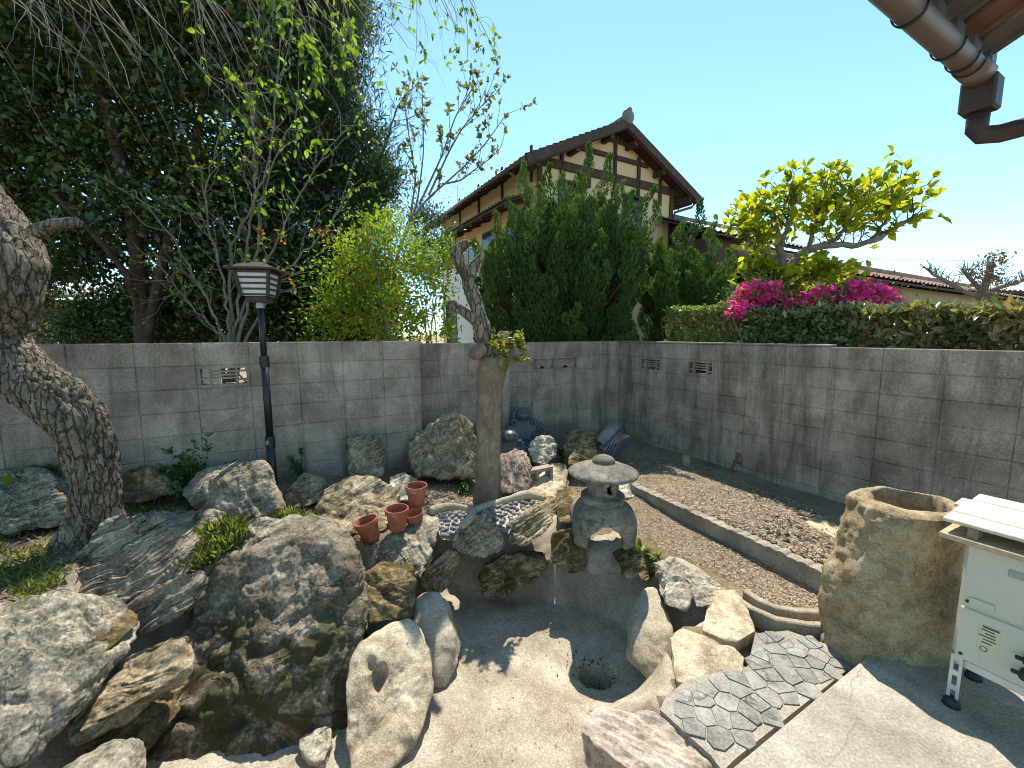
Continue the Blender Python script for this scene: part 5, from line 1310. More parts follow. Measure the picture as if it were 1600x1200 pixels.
    for v in (2.1, 3.9, 5.7, 0.3):
        mb = MB(); mb.box(W(wl - .03, v, zb - .0), D0 * .02, D1 * .05, ZV * .5); mb.build('stud', M['timber'], root)
    # lean-to roof beside the right corner
    mb = MB(); V = [W(wr - .1, -.35, g0 + 3.1), W(wr + 1.2, -.35, g0 + 2.85), W(wr + 1.2, 3, g0 + 2.85), W(wr - .1, 3, g0 + 3.1)]; mb.prism(np.array(V)[::-1], ZV * .12); mb.build('lean_to_roof', M['tile'], root)
    mb = MB(); mb.box(W(wr + .5, 1.5, g0 + 1.4), D0 * .5, D1 * 1.5, ZV * 1.4); mb.build('lean_to_wall', M['timber_r'], root)
    # television aerial
    q = W(u_l + .7, 6.0, ze + .2); mb = MB(); mb.tube([q, q + ZV * 1.1], .012, 6)
    for k in range(5): mb.tube([q + ZV * (1.05 - .02 * k) + D0 * (.12 * k - .25) - D1 * .18, q + ZV * (1.05 - .02 * k) + D0 * (.12 * k - .25) + D1 * .18], .008, 5)
    mb.tube([q + ZV * 1.05 - D0 * .3, q + ZV * 1.0 + D0 * .3], .009, 5); mb.build('aerial', M['grey_metal'], root)
big_house()

# ================================================================== low houses on the right
def low_house(name, label, px_r0, py_r0, px_r1, Yplane, run, eave_drop, mat, wallmat, over_l=0.0, wall_h=3.0, reed=False):
    """ridge along D0 in the plane through distance Yplane; front slope falls towards the garden (D1)"""
    p0 = aty(px_r0, py_r0, Yplane); n = D1
    p1 = onplane(px_r1, py_r0, p0, n); p1[2] = p0[2]
    root = empty(name, tuple(np.array([(p0[0] + p1[0]) / 2, (p0[1] + p1[1]) / 2, 0.1]))); tag(root, label, 'house')
    zr = p0[2]; e0 = p0 + D1 * run - ZV * eave_drop; e1 = p1 + D1 * run - ZV * eave_drop
    nn = np.cross(e1 - e0, p0 - e0); nn /= np.linalg.norm(nn); nn = nn * np.sign(nn[2])
    tiled_slope('front_roof_tiles', e0, e1, p0, nn, mat, root)
    b0, b1 = p0 - D1 * run - ZV * eave_drop, p1 - D1 * run - ZV * eave_drop
    n2 = np.cross(b0 - b1, p1 - b1); n2 /= np.linalg.norm(n2); n2 = n2 * np.sign(n2[2])
    tiled_slope('rear_roof_tiles', b1, b0, p1, n2, mat, root)
    mb = MB(); mb.prism(np.array([e0, e1, p1, p0]) - nn * .02, -nn * .05); mb.build('roof_deck', M['timber_r'], root)
    mb = MB(); mb.tube([p0 + ZV * .08, p1 + ZV * .08], .12, 12); mb.build('ridge_cap', mat, root, True)
    mb = MB(); mb.lathe(p0 + ZV * .12, [(0, .12), (.14, .1), (.2, 0), (.14, -.1), (0, -.12)], 14, ax=D0); mb.build('ridge_end_tile', mat, root, True)
    L = np.linalg.norm(p1 - p0); c = (p0 + p1) / 2; zt = zr - eave_drop - .02
    mb = MB(); mb.box(np.array([c[0], c[1], (zt + .0) / 2]), D0 * (L / 2 - .35), D1 * (run - .45), ZV * zt / 2); mb.build('wall', wallmat, root)
    k = int(L / .45)
    for q in range(k):
        s = e0 + (e1 - e0) * (q + .5) / k; mb = MB(); mb.bar(s - ZV * .06 - D1 * .02, s - D1 * .6 + ZV * (.6 * eave_drop / run - .06), .05, .07); mb.build('rafter', M['timber_r'], root)
    return root, e0, e1
low_house('tiled_house', 'single-storey house with a brown tiled roof beyond the azaleas', 1165, 398, 1600, 10.2, 1.7, .58, M['tile_brown'], simple('tan_reed_wall', (0.36, 0.30, 0.21), 0.9, .3, 14, .4, .02))
low_house('tiled_house', 'low house with a grey tiled roof, half hidden between juniper and bright green tree', 1020, 338, 1185, 15.0, 2.4, 1.0, M['tile'], M['timber_r'])
def shed():
    p = aty(1425, 441, 17.0); root = empty('metal_shed', (p[0] + 3, p[1] + 1, .1)); tag(root, 'long dark shed with a pale corrugated metal roof, far behind the bare pruned tree', 'shed')
    M['navy'] = simple('dark_navy_cladding', (0.035, 0.04, 0.06), 0.6, .2, 3, .1)
    M['corr'] = simple('pale_corrugated_metal', (0.55, 0.56, 0.55), 0.5, .1, 2, .05, .003, .2)
    e0 = aty(1400, 448, 16.0); d = np.array([.97, .22, 0]); d /= np.linalg.norm(d); bk = np.array([-d[1], d[0], 0]); L = 16.0
    zt = e0[2]; n = 240; u = np.linspace(0, 1, n); V = []
    for v, z in ((0, 0), (4.0, .85)):
        V.append(e0 + d * L * u[:, None] + bk * v + ZV * z + ZV * (.03 * np.cos(u * L * 2 * math.pi / .3))[:, None])
    V = np.concatenate(V); a = np.arange(n - 1); part('corrugated_roof', V, np.stack([a, a + 1, a + n + 1, a + n], 1), M['corr'], root, True)
    mb = MB(); c = e0 + d * L / 2 + bk * 2.0; mb.box(np.array([c[0], c[1], zt / 2 - .05]), d * (L / 2 - .1), bk * 1.8, ZV * (zt / 2 - .05)); mb.build('wall', M['navy'], root)
    mb = MB(); mb.bar(e0 - bk * .03 - ZV * .1, e0 + d * L - bk * .03 - ZV * .1, .04, .14); mb.build('fascia', M['timber'], root)
shed()
# pale building and shed glimpsed behind the left trees
p = aty(100, 470, 10.0); M['teal_wall'] = simple('grey_green_cladding', (0.17, 0.20, 0.19), 0.8, .15, 2, .1)
rt = empty('garden_shed', (p[0], p[1] + .8, .2)); tag(rt, 'grey-green clad shed glimpsed under the dark evergreen tree', 'shed')
mb = MB(); mb.box((p[0] - .5, p[1] + 1, 1.3), (2.6, .3, 0), (-.1, .9, 0), ZV * 1.15); mb.build('wall', M['teal_wall'], rt)
mb = MB(); mb.prism(np.array([(p[0] - 3.3, p[1] - .4, 2.5), (p[0] + 2.4, p[1] + .2, 2.5), (p[0] + 2.2, p[1] + 2.4, 3.1), (p[0] - 3.5, p[1] + 1.8, 3.1)]), ZV * .06); mb.build('roof', M['corr'], rt)
# overhead wire
a = aty(1150, 388, 30); b = aty(1750, 400, 26); t = np.linspace(0, 1, 24); W_ = a + (b - a) * t[:, None] - ZV * (0.5 * 4 * t * (1 - t))[:, None]
mb = MB(); mb.tube(W_, .012, 5); tag(mb.build('overhead_wire', M['black'], None, True, a), 'thin overhead wire crossing the sky beyond the low houses', 'wire')

# ================================================================== eave of our own house
def own_eave():
    zg = 2.50
    e = aty(1528, 112, 1.70); zg = e[2]
    far = e; near = far - D0 * 3.6
    root = empty('house_eave', tuple(far)); tag(root, 'tiled eave with a brown half-round gutter overhead', 'eave')
    r = .037
    def half(p, q, nm, mat, rr, par, th=.004, a0=math.pi, a1=2 * math.pi):
        d = q - p; d = d / np.linalg.norm(d); x = np.cross(d, ZV); x /= np.linalg.norm(x); V = []; n = 16
        for s in (p, q):
            for k in range(n + 1):
                a = a0 + (a1 - a0) * k / n; V.append(s + x * rr * math.cos(a) + ZV * rr * math.sin(a))
        o = part(nm, V, np.array([[k, k + 1, n + 2 + k, n + 1 + k] for k in range(n)]), mat, par, True)
        md = o.modifiers.new('thickness', 'SOLIDIFY'); md.thickness = th; return o
    M['gutter'] = simple('brown_gutter', (0.16, 0.105, 0.085), 0.45, .12, 5, .05, .002)
    g = half(near, far, 'gutter', M['gutter'], r, root)
    for s in (.16, .30, .62, 1.1, 1.6, 2.1):
        half(far - D0 * (s + .012), far - D0 * s, 'gutter_bracket', M['black'], r + .006, g)
    half(far - D0 * .10, far + D0 * .02, 'gutter_joint', M['gutter'], r + .007, g)
    # outlet box, elbow and pipe
    mb = MB(); c = far + D0 * .06 - ZV * .07; mb.box(c, D0 * .045, D1 * .05, ZV * .06, .008); mb.build('outlet_box', M['lamp_brown'], root)
    q0 = c - ZV * .07; pts = [q0, q0 - ZV * .05, q0 - ZV * .075 + D1 * .015 + D0 * .01, q0 - ZV * .085 + D1 * .06 + D0 * .02, q0 - ZV * .09 + D1 * 1.0 + D0 * .02, q0 - ZV * .10 + D1 * 1.04 + D0 * .02, q0 - ZV * .16 + D1 * 1.06 + D0 * .02, np.array([*(q0 + D1 * 1.06 + D0 * .02)[:2], .03])]
    mb = MB(); mb.tube(pts, .033, 14); mb.build('downpipe', M['lamp_brown'], root, True)
    # tile undersides and rafters, rising towards the house (D1)
    up = D1 * .92 + ZV * .39
    M['tile_under'] = simple('clay_tile_underside', (0.20, 0.11, 0.075), 0.85, .5, 5, .3)
    for k in range(20):
        s = .0 + k * .175
        c0 = far - D0 * s - D1 * .03 + ZV * .085
        n = 10; V = []
        for q in (0.0, .95):
            for j in range(n + 1):
                a = math.pi * j / n; V.append(c0 + up * q + D0 * (.084 * math.cos(a)) + ZV * (.06 * math.sin(a) - .03))
        o = part('eave_tile', V, np.array([[j, j + 1, n + 2 + j, n + 1 + j] for j in range(n)]), M['tile_under'] if k % 2 else M['kawara_grey'], root, True)
        md = o.modifiers.new('thickness', 'SOLIDIFY'); md.thickness = .018
        mb = MB(); mb.box(c0 + up * .02 + D0 * .088 - ZV * .03, D0 * .03, D1 * .03, ZV * .03, .006); mb.build('tile_nose', M['kawara'], root)
    mb = MB(); c = far - D0 * 1.75 + up * .56 + ZV * .19; mb.box(c, D0 * 1.9, up * .6, np.cross(D0, up) * .01); mb.build('roof_boarding', M['timber_r'], root)
    for k in range(8):
        s = .12 + k * .44; q = far - D0 * s + D1 * .2 + ZV * .10
        mb = MB(); mb.bar(q, q + up * .95, .045, .06); mb.build('rafter', M['timber_r'] if k % 2 else M['board_end'], root)
own_eave()
# ================================================================== plant helpers
def unit(v): return v / (np.linalg.norm(v, axis=-1, keepdims=True) + 1e-9)
def leaf_geo(Pn, A, Nn, L, W, fold=0.18, droop=0.0, oval=True):
    """one leaf per row: base point, axis, normal, length, width"""
    Pn = np.asarray(Pn, float); A = unit(A); Nn = unit(Nn - A * (Nn * A).sum(1, keepdims=True)); B = np.cross(A, Nn)
    L = np.broadcast_to(L, (len(Pn),))[:, None]; W = np.broadcast_to(W, (len(Pn),))[:, None]
    f = W * fold
    tip = Pn + A * L - Nn * L * droop
    if oval:
        r1 = Pn + A * L * .32 + B * W * .5 + Nn * f; r2 = Pn + A * L * .68 + B * W * .42 + Nn * (f - L * droop * .4)
        l1 = Pn + A * L * .32 - B * W * .5 + Nn * f; l2 = Pn + A * L * .68 - B * W * .42 + Nn * (f - L * droop * .4)
        V = np.stack([Pn, r1, r2, tip, l2, l1], 1).reshape(-1, 3)
        i = np.arange(len(Pn))[:, None] * 6
        Q = np.concatenate([i + np.array([[0, 1, 2, 3]]), i + np.array([[3, 4, 5, 0]])])
        return V, Q, 6
    r1 = Pn + A * L * .45 + B * W * .5 + Nn * f; l1 = Pn + A * L * .45 - B * W * .5 + Nn * f
    V = np.stack([Pn, r1, tip, l1], 1).reshape(-1, 3); i = np.arange(len(Pn))[:, None] * 4
    return V, i + np.array([[0, 1, 2, 3]]), 4
def leaves(name, Pn, A, Nn, L, W, mat, parent, tone=None, **kw):
    V, Q, k = leaf_geo(Pn, A, Nn, L, W, **kw)
    if tone is None: tone = RNG.random(len(Pn))
    return part(name, V, Q, mat, parent, True, np.repeat(tone, k))
def in_poly(px, py, poly): return poly_sdf(np.asarray(px, float), np.asarray(py, float), poly) < 0
def rand_in(poly, n, g):
    P = np.array(poly, float); lo, hi = P.min(0), P.max(0); out = []
    while sum(len(o) for o in out) < n:
        q = lo + (hi - lo) * g.random((n * 2, 2)); out.append(q[in_poly(q[:, 0], q[:, 1], poly)])
    return np.concatenate(out)[:n]
def crown(name, poly, Y0, Y1, nclump, per, rad, Ls, Ws, mat, parent, seed, up=0.4, out=0.6, droop=0.1, flat=0.7, **kw):
    """leaf clumps through a volume whose outline is given in the picture and whose depth runs Y0..Y1"""
    g = np.random.default_rng(seed)
    q = rand_in(poly, nclump, g); C0 = np.array(poly).mean(0)
    t = g.random(nclump); Yc = Y0 + (Y1 - Y0) * t
    cen = np.array([aty(x, y, Y) for (x, y), Y in zip(q, Yc)])
    mid = cen.mean(0)
    dirs = unit(cen - mid + g.normal(0, .35, cen.shape))
    s = rad * g.uniform(.6, 1.35, nclump)
    P = np.repeat(cen, per, 0) + g.normal(0, 1, (nclump * per, 3)) * np.repeat(s, per)[:, None] * np.array([1, 1, flat])
    A = np.repeat(dirs, per, 0) * out + g.normal(0, .65, P.shape) + np.array([0, 0, up])
    Nn = g.normal(0, .6, P.shape) + np.array([0, -.1, 1.0])
    n = len(P)
    tone = np.clip(np.repeat(g.random(nclump), per) * .6 + g.random(n) * .4, 0, 1)
    return leaves(name, P, A, Nn, Ls * g.uniform(.6, 1.25, n), Ws * g.uniform(.7, 1.2, n), mat, parent, tone, droop=droop, **kw)
def smooth_path(pts, n=24, it=3):
    P = np.asarray(pts, float); d = np.r_[0, np.cumsum(np.linalg.norm(np.diff(P, axis=0), axis=1))]; t = np.linspace(0, d[-1], n)
    S = np.stack([np.interp(t, d, P[:, i]) for i in range(3)], 1)
    for _ in range(it): S[1:-1] = (S[:-2] + 2 * S[1:-1] + S[2:]) / 4
    return S
def twig(mb, p, d, L, r, g, n=7, wander=.25, trop=(0, 0, .15), depth=0, kids=3, kid_len=.55, tips=None, nodes=None, sides=5, ang=.7):
    """random-walk twig with side twigs; collects tip points and nodes for leaves"""
    p = np.asarray(p, float); d = unit(np.asarray(d, float)); pts = [p]; st = L / n
    ds = []
    for i in range(n):
        d = unit(d + g.normal(0, wander, 3) / math.sqrt(n) * 1.6 + np.array(trop) * st / max(L, .01) * 2)
        p = p + d * st; pts.append(p); ds.append(d)
    pts = np.array(pts); rad = np.linspace(r, r * .45, len(pts)); mb.tube(pts, rad, sides, cap=False)
    if nodes is not None:
        for q, dd in zip(pts[2:], ds[1:]): nodes.append((q, dd))
    if tips is not None and depth == 0: tips.append((pts[-1], d))
    if depth > 0:
        for k in range(kids):
            i = g.integers(max(1, n // 4), n + 1); dd = unit(ds[min(i, n - 1)] + g.normal(0, ang, 3))
            twig(mb, pts[i], dd, L * kid_len * g.uniform(.6, 1.2), rad[i] * .6, g, n, wander, trop, depth - 1, kids, kid_len, tips, nodes, sides, ang)
        if tips is not None: tips.append((pts[-1], d))
def leaf_at(nodes, per, L, W, g, spread=.7, up=.2, off=.0):
    P, A, Nn = [], [], []
    for q, d in nodes:
        for _ in range(per):
            P.append(q + g.normal(0, off, 3)); A.append(unit(d * .5 + g.normal(0, spread, 3) + np.array([0, 0, up]))); Nn.append(g.normal(0, .5, 3) + np.array([0, 0, 1]))
    n = len(P); return np.array(P), np.array(A), np.array(Nn), L * g.uniform(.6, 1.2, n), W * g.uniform(.7, 1.15, n)
def bark_mat(name, dark, mid, light, scale=(7, 7, 1.6), bstr=1.0, bd=.03):
    m, nt, b = new_mat(name); c = coords(nt, True, scale); c1 = coords(nt)
    n1 = noise(nt, c, 3.2, 8, .7, .8); n2 = noise(nt, c1, 5, 6, .7, .3); n3 = noise(nt, c1, 45, 5, .7)
    s = math_(nt, 'ADD', math_(nt, 'MULTIPLY', n1, .5), math_(nt, 'ADD', math_(nt, 'MULTIPLY', n2, .3), math_(nt, 'MULTIPLY', n3, .2)))
    col = ramp(nt, s, [(.36, dark), (.5, mid), (.64, light)])
    vb = voro(nt, warp(nt, c, 2.0, .35), 2.6); cr = maprange(nt, vb, .0, .10, 1, 0); col = mix(nt, math_(nt, 'MULTIPLY', cr, .75 if bstr > .9 else .15), col, tuple(x * .5 for x in dark))
    li = noise(nt, c1, 16, 6, .75, .6); col = mix(nt, maprange(nt, li, .62, .68, 0, .5), col, tuple(min(1, x * 1.5) for x in light))
    nt.links.new(col, b.inputs['Base Color']); b.inputs['Roughness'].default_value = .92; b.inputs['Specular IOR Level'].default_value = .15
    p = bump(nt, b, math_(nt, 'SUBTRACT', n1, math_(nt, 'MULTIPLY', cr, .6)) if bstr > .9 else n1, bstr, bd); bump(nt, b, n3, bstr * .5, bd * .3, p); return m
M['bark_old'] = bark_mat('rugged_grey_bark', (0.075, 0.055, 0.036), (0.27, 0.215, 0.155), (0.50, 0.43, 0.335), (9, 9, 2.2), 1.0, .04)
M['bark_smooth'] = bark_mat('smooth_brown_bark', (0.13, 0.085, 0.05), (0.225, 0.165, 0.11), (0.35, 0.285, 0.215), (3, 3, 1.2), .35, .01)
M['bark_grey'] = bark_mat('grey_twig_bark', (0.09, 0.072, 0.055), (0.20, 0.165, 0.13), (0.34, 0.295, 0.24), (4, 4, 2), .4, .01)
M['bark_red'] = bark_mat('reddish_bark', (0.035, 0.017, 0.011), (0.085, 0.045, 0.032), (0.15, 0.09, 0.068), (4, 4, 1), .6, .02)
M['twig_pale'] = simple('pale_twig', (0.20, 0.165, 0.13), .9, .3, 12, 0)
M['twig_dark'] = simple('dark_twig', (0.10, 0.075, 0.06), .9, .3, 12, 0)
M['lf_dark'] = leaf_mat('dark_glossy_leaf', [(0.018, 0.035, 0.012), (0.04, 0.068, 0.018), (0.085, 0.12, 0.028), (0.18, 0.20, 0.045)], .26, .3, .65)  # last stop is a sunlit olive, light put into the leaf colour
M['lf_podo'] = leaf_mat('narrow_dark_leaf', [(0.022, 0.045, 0.016), (0.045, 0.08, 0.024), (0.10, 0.145, 0.045)], .28, .25, .65)
M['lf_lime'] = leaf_mat('spring_leaf', [(0.10, 0.17, 0.022), (0.17, 0.25, 0.028), (0.25, 0.32, 0.04)], .5, .6, .3)
M['lf_yellow'] = leaf_mat('yellow_green_leaf', [(0.07, 0.13, 0.02), (0.14, 0.23, 0.028), (0.23, 0.31, 0.035), (0.34, 0.36, 0.035), (0.48, 0.27, 0.03)], .5, .5, .3)
M['lf_mag'] = leaf_mat('fresh_green_leaf', [(0.19, 0.25, 0.025), (0.32, 0.37, 0.03), (0.46, 0.48, 0.04)], .45, .6, .35, (1.3, 1.2, .3))
M['lf_jun'] = leaf_mat('juniper_needles', [(0.026, 0.055, 0.018), (0.065, 0.12, 0.03), (0.15, 0.22, 0.05)], .6, .3, .25)
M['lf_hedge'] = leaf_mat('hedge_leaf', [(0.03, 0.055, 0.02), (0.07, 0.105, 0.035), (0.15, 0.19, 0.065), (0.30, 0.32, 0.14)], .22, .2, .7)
M['lf_hedge2'] = leaf_mat('light_hedge_leaf', [(0.06, 0.095, 0.025), (0.13, 0.18, 0.045), (0.26, 0.30, 0.10), (0.38, 0.40, 0.18)], .4, .35, .5)
M['lf_bronze'] = leaf_mat('bronze_hedge_leaf', [(0.035, 0.06, 0.02), (0.10, 0.13, 0.045), (0.27, 0.26, 0.11), (0.46, 0.29, 0.14)], .28, .3, .6)
M['lf_pink'] = leaf_mat('azalea_petal', [(0.55, 0.02, 0.18), (0.80, 0.05, 0.28), (0.90, 0.12, 0.40), (0.92, 0.30, 0.55)], .6, .45, .2, (1.05, .8, 1.0))
M['lf_grey'] = leaf_mat('olive_bud', [(0.14, 0.15, 0.07), (0.22, 0.22, 0.10), (0.20, 0.13, 0.09)], .6, .4, .2)
M['lf_brown'] = leaf_mat('dry_brown_leaf', [(0.09, 0.06, 0.038), (0.20, 0.14, 0.09), (0.32, 0.25, 0.17)], .8, .2, .2)
M['lf_grass'] = leaf_mat('grass_blade', [(0.08, 0.12, 0.025), (0.16, 0.20, 0.04), (0.30, 0.32, 0.08), (0.42, 0.37, 0.19)], .55, .45, .3)
M['lf_orange'] = leaf_mat('orange_flower', [(0.55, 0.20, 0.02), (0.65, 0.28, 0.03)], .6, .3, .2)
PX = lambda *q: np.array([aty(*p) for p in q])

# ================================================================== gnarled tree on the left
def gnarled_tree():
    base = aty(147, 832, 2.62); root = empty('gnarled_tree', tuple(base)); tag(root, 'old gnarled tree with a thick S-bent trunk and drooping bare twigs', 'tree')
    px = [(150, 850, 46), (150, 832, 40), (150, 800, 35), (150, 755, 34), (140, 705, 37), (120, 655, 41), (84, 620, 43), (40, 590, 44), (6, 555, 43), (-6, 520, 38), (2, 490, 40), (10, 455, 46), (11, 415, 52), (-6, 370, 54), (-38, 330, 52), (-70, 290, 52), (-120, 240, 48), (-160, 170, 44), (-180, 90, 40)]
    Y = 2.62; Pp = np.array([aty(x, y, Y + (.0 if i < 9 else .05 * math.sin(i))) for i, (x, y, r) in enumerate(px)]); dep = (Pp - EYE) @ FWD
    rad = np.array([r for _, _, r in px]) * .92 / F_PX * dep
    S = smooth_path(Pp, 260, 3); rr = np.interp(np.linspace(0, 1, 260), np.r_[0, np.cumsum(np.linalg.norm(np.diff(Pp, axis=0), axis=1))] / np.linalg.norm(np.diff(Pp, axis=0), axis=1).sum(), rad)
    mb = MB(); mb.tube(S, rr, 130); V = np.concatenate(mb.V); c = np.repeat(S, 130, 0); c = np.concatenate([c, V[-2:]])
    g = unit(V - c + 1e-9); q = V * np.array([1, 1, .55])
    d = .014 * fbm(V * 4.5, 3) - .015 * np.clip(1 - 5 * np.abs(fbm(q * np.array([17, 17, 12]), 3)), 0, 1) - .009 * np.clip(1 - 4 * np.abs(fbm(q * 42 + 7, 2)), 0, 1) + .005 * fbm(V * 60, 2)
    V = V + g * d[:, None]
    flare = sstep(.22, 0, V[:, 2] - base[2]); an = np.arctan2(V[:, 1] - base[1], V[:, 0] - base[0]); V[:, :2] += g[:, :2] * (flare * .05 * np.maximum(0, np.sin(an * 5 + 1)))[:, None]
    part('trunk', V, [np.concatenate(f) for f in mb.F.values()], M['bark_old'], root, True)
    mb = MB(); st = smooth_path(PX((60, 362, 2.55), (80, 350, 2.5), (100, 348, 2.47), (125, 348, 2.45)), 14); rs = np.interp(np.linspace(0, 1, 14), [0, .3, .7, .9, 1], [.045, .03, .026, .03, .022]); mb.tube(st, rs, 14)
    V = np.concatenate(mb.V); V += .012 * fbm(V * 20, 3)[:, None]; part('branch_stub', V, [np.concatenate(f) for f in mb.F.values()], M['bark_old'], root, True)
    # limbs overhead and drooping twigs
    g_ = np.random.default_rng(3)
    limbs = [[(-180, 90, 2.62), (-150, -60, 2.7), (-40, -150, 2.9), (120, -190, 3.2), (300, -200, 3.5), (470, -170, 3.7), (600, -110, 3.8), (690, -40, 3.8)],
             [(-170, 130, 2.62), (-120, -10, 2.5), (0, -90, 2.4), (180, -130, 2.4), (360, -110, 2.5), (480, -60, 2.6)],
             [(-180, 90, 2.62), (-190, -80, 2.9), (-100, -220, 3.4), (80, -280, 4.0), (280, -260, 4.4), (420, -200, 4.6), (520, -120, 4.7)]]
    wood_, tips, nodes = MB(), [], []
    for k, l in enumerate(limbs):
        S = smooth_path(PX(*l), 30); rr = np.linspace(.10 - .02 * k, .014, 30)
        mb = MB(); mb.tube(S, rr, 12); V = np.concatenate(mb.V); V += .012 * fbm(V * 12, 3)[:, None]; part('limb', V, [np.concatenate(f) for f in mb.F.values()], M['bark_old'], root, True)
        for i in range(8, 30):
            for _ in range(2):
                d = unit(S[i] - S[i - 1]) * .8 + np.array([.25, g_.normal(0, .3), -.35]) + g_.normal(0, .3, 3)
                near = i > 18
                twig(wood_, S[i], d, g_.uniform(.45, 1.0) * (1.15 if i < 20 else .9), .0048, g_, 9, .3, (.12, 0, -.75), 2 if near else 1, 3, .55, tips, nodes, 3, .55)
    wood_.build('twigs', M['twig_pale'], root, True)
    nodes = [nd for nd in nodes if g_.random() < .075 and nd[0][0] > -1.9]
    right = [nd for nd in nodes]
    P, A, Nn, L, W = leaf_at(right, 2, .05, .026, g_, .6, -.5)
    leaves('leaves', P, A, Nn, L, W, M['lf_lime'], root)
gnarled_tree()

# ================================================================== pruned tree in the middle
def pruned_tree():
    Y = 3.88; base = aty(762, 782, Y); root = empty('pruned_tree', tuple(base)); tag(root, 'hard-pruned tree with a smooth brown trunk and one leafy tuft at its fork', 'tree')
    def limb(nm, px, n, sides, amp, mat='bark_smooth', fr=5):
        Pp = np.array([aty(q[0], q[1], q[3] if len(q) > 3 else Y) for q in px]); rad = np.array([q[2] for q in px]) / F_PX * ((Pp - EYE) @ FWD)
        s = np.r_[0, np.cumsum(np.linalg.norm(np.diff(Pp, axis=0), axis=1))]; s /= s[-1]
        S = smooth_path(Pp, n, 2); mb = MB(); mb.tube(S, np.interp(np.linspace(0, 1, n), s, rad), sides)
        V = np.concatenate(mb.V); c = np.concatenate([np.repeat(S, sides, 0), V[-2:]]); V = V + unit(V - c + 1e-9) * (amp * fbm(V * np.array([fr, fr, fr * .6]) + 2, 4))[:, None]
        return part(nm, V, [np.concatenate(f) for f in mb.F.values()], M[mat], root, True)
    limb('trunk', [(760, 800, 29), (761, 782, 23), (762, 760, 19.5), (763, 700, 19), (765, 640, 19.5), (767, 600, 20.5), (770, 575, 22), (771, 558, 20)], 60, 40, .022)
    limb('branch', [(768, 575, 15), (760, 552, 13.5), (757, 532, 12), (755, 515, 13), (748, 492, 12), (738, 460, 10), (728, 432, 9.5), (716, 410, 9), (712, 394, 8), (720, 384, 8), (732, 381, 6)], 60, 24, .026, 'bark_old', 11)
    limb('branch', [(733, 452, 8, Y - .02), (738, 425, 7, Y - .04), (744, 408, 6.5, Y - .05), (757, 396, 5.5, Y - .05)], 20, 18, .018, 'bark_old', 11)
    limb('branch', [(750, 505, 10, Y - .02), (730, 492, 8, Y - .05), (716, 482, 7.5, Y - .06), (706, 474, 8, Y - .07)], 20, 18, .018, 'bark_old', 11)
    limb('branch', [(772, 575, 17), (788, 562, 13, Y - .04), (802, 552, 10, Y - .06), (812, 545, 8, Y - .08)], 20, 20, .014)
    limb('knot', [(752, 545, 10, Y - .06), (745, 551, 10, Y - .12), (739, 553, 8, Y - .16)], 12, 18, .02)
    g = np.random.default_rng(21); mb = MB(); tips, nodes = [], []
    for _ in range(42):
        p0 = aty(g.uniform(768, 814), g.uniform(548, 566), Y - .06); twig(mb, p0, g.normal(0, .55, 3) + np.array([.35, -.25, .8]), g.uniform(.07, .2), .0035, g, 5, .3, (0, 0, .2), 0, 0, .5, tips, nodes)
    mb.build('shoots', M['twig_dark'], root, True)
    P, A, Nn, L, W = leaf_at(nodes, 3, .055, .026, g, .8, .1)
    M['lf_tuft'] = leaf_mat('young_tuft_leaf', [(0.09, 0.15, 0.02), (0.19, 0.25, 0.03), (0.30, 0.28, 0.06), (0.36, 0.12, 0.08)], .45, .5, .4)
    leaves('tuft_leaves', P, A, Nn, L, W, M['lf_tuft'], root)
pruned_tree()

# ================================================================== evergreen trees beyond the back wall
def trunked(name, label, base, stems, rads, mat, cat='tree', group=None):
    root = empty(name, tuple(base)); tag(root, label, cat, group)
    for s, r in zip(stems, rads):
        S = smooth_path(PX(*s), 26); mb = MB(); mb.tube(S, np.linspace(r, r * .45, 26), 12); V = np.concatenate(mb.V); V += (.3 * r * fbm(V * 6, 3))[:, None]
        part('trunk', V, [np.concatenate(f) for f in mb.F.values()], M[mat], root, True)
    return root
b = aty(225, 540, 6.0); b[2] = gz(b[0], b[1])
rt = trunked('evergreen_tree', 'large dense dark broad-leaved evergreen tree with a reddish trunk', b,
             [[(228, 640, 6), (225, 530, 6), (218, 450, 6), (212, 360, 6), (190, 250, 6), (150, 120, 6), (120, -60, 6)], [(226, 560, 6), (240, 470, 6), (262, 380, 6), (300, 260, 6.2), (330, 80, 6.3)], [(220, 500, 6), (200, 430, 5.8), (150, 370, 5.7), (80, 300, 5.7)], [(235, 480, 6), (280, 420, 6.1), (350, 360, 6.3)]], [.11, .07, .05, .045], 'bark_red')
PA = [(-330, -150), (100, -150), (300, -130), (400, -80), (430, 60), (425, 200), (440, 330), (430, 420), (360, 470), (300, 430), (230, 395), (150, 415), (90, 440), (40, 430), (-330, 470)]
crown('crown', PA, 5.8, 8.6, 1500, 85, .24, .12, .058, M['lf_dark'], rt, 1, up=.15, droop=.15, oval=False)
b = aty(500, 540, 8.2); b[2] = gz(b[0], b[1])
rt = trunked('evergreen_tree', 'tall narrow-leaved evergreen tree next to the dark broad-leaved one', b, [[(505, 620, 8.2), (500, 500, 8.2), (505, 350, 8.2), (510, 150, 8.2), (505, 20, 8.2)]], [.16], 'bark_red')
PB = [(410, -60), (470, -90), (530, -70), (572, 20), (556, 110), (570, 190), (602, 240), (612, 290), (600, 340), (560, 400), (520, 470), (440, 500), (405, 400), (395, 200)]
crown('crown', PB, 7.3, 9.2, 800, 110, .20, .155, .024, M['lf_podo'], rt, 2, up=.5, out=.4, oval=False, droop=.2)
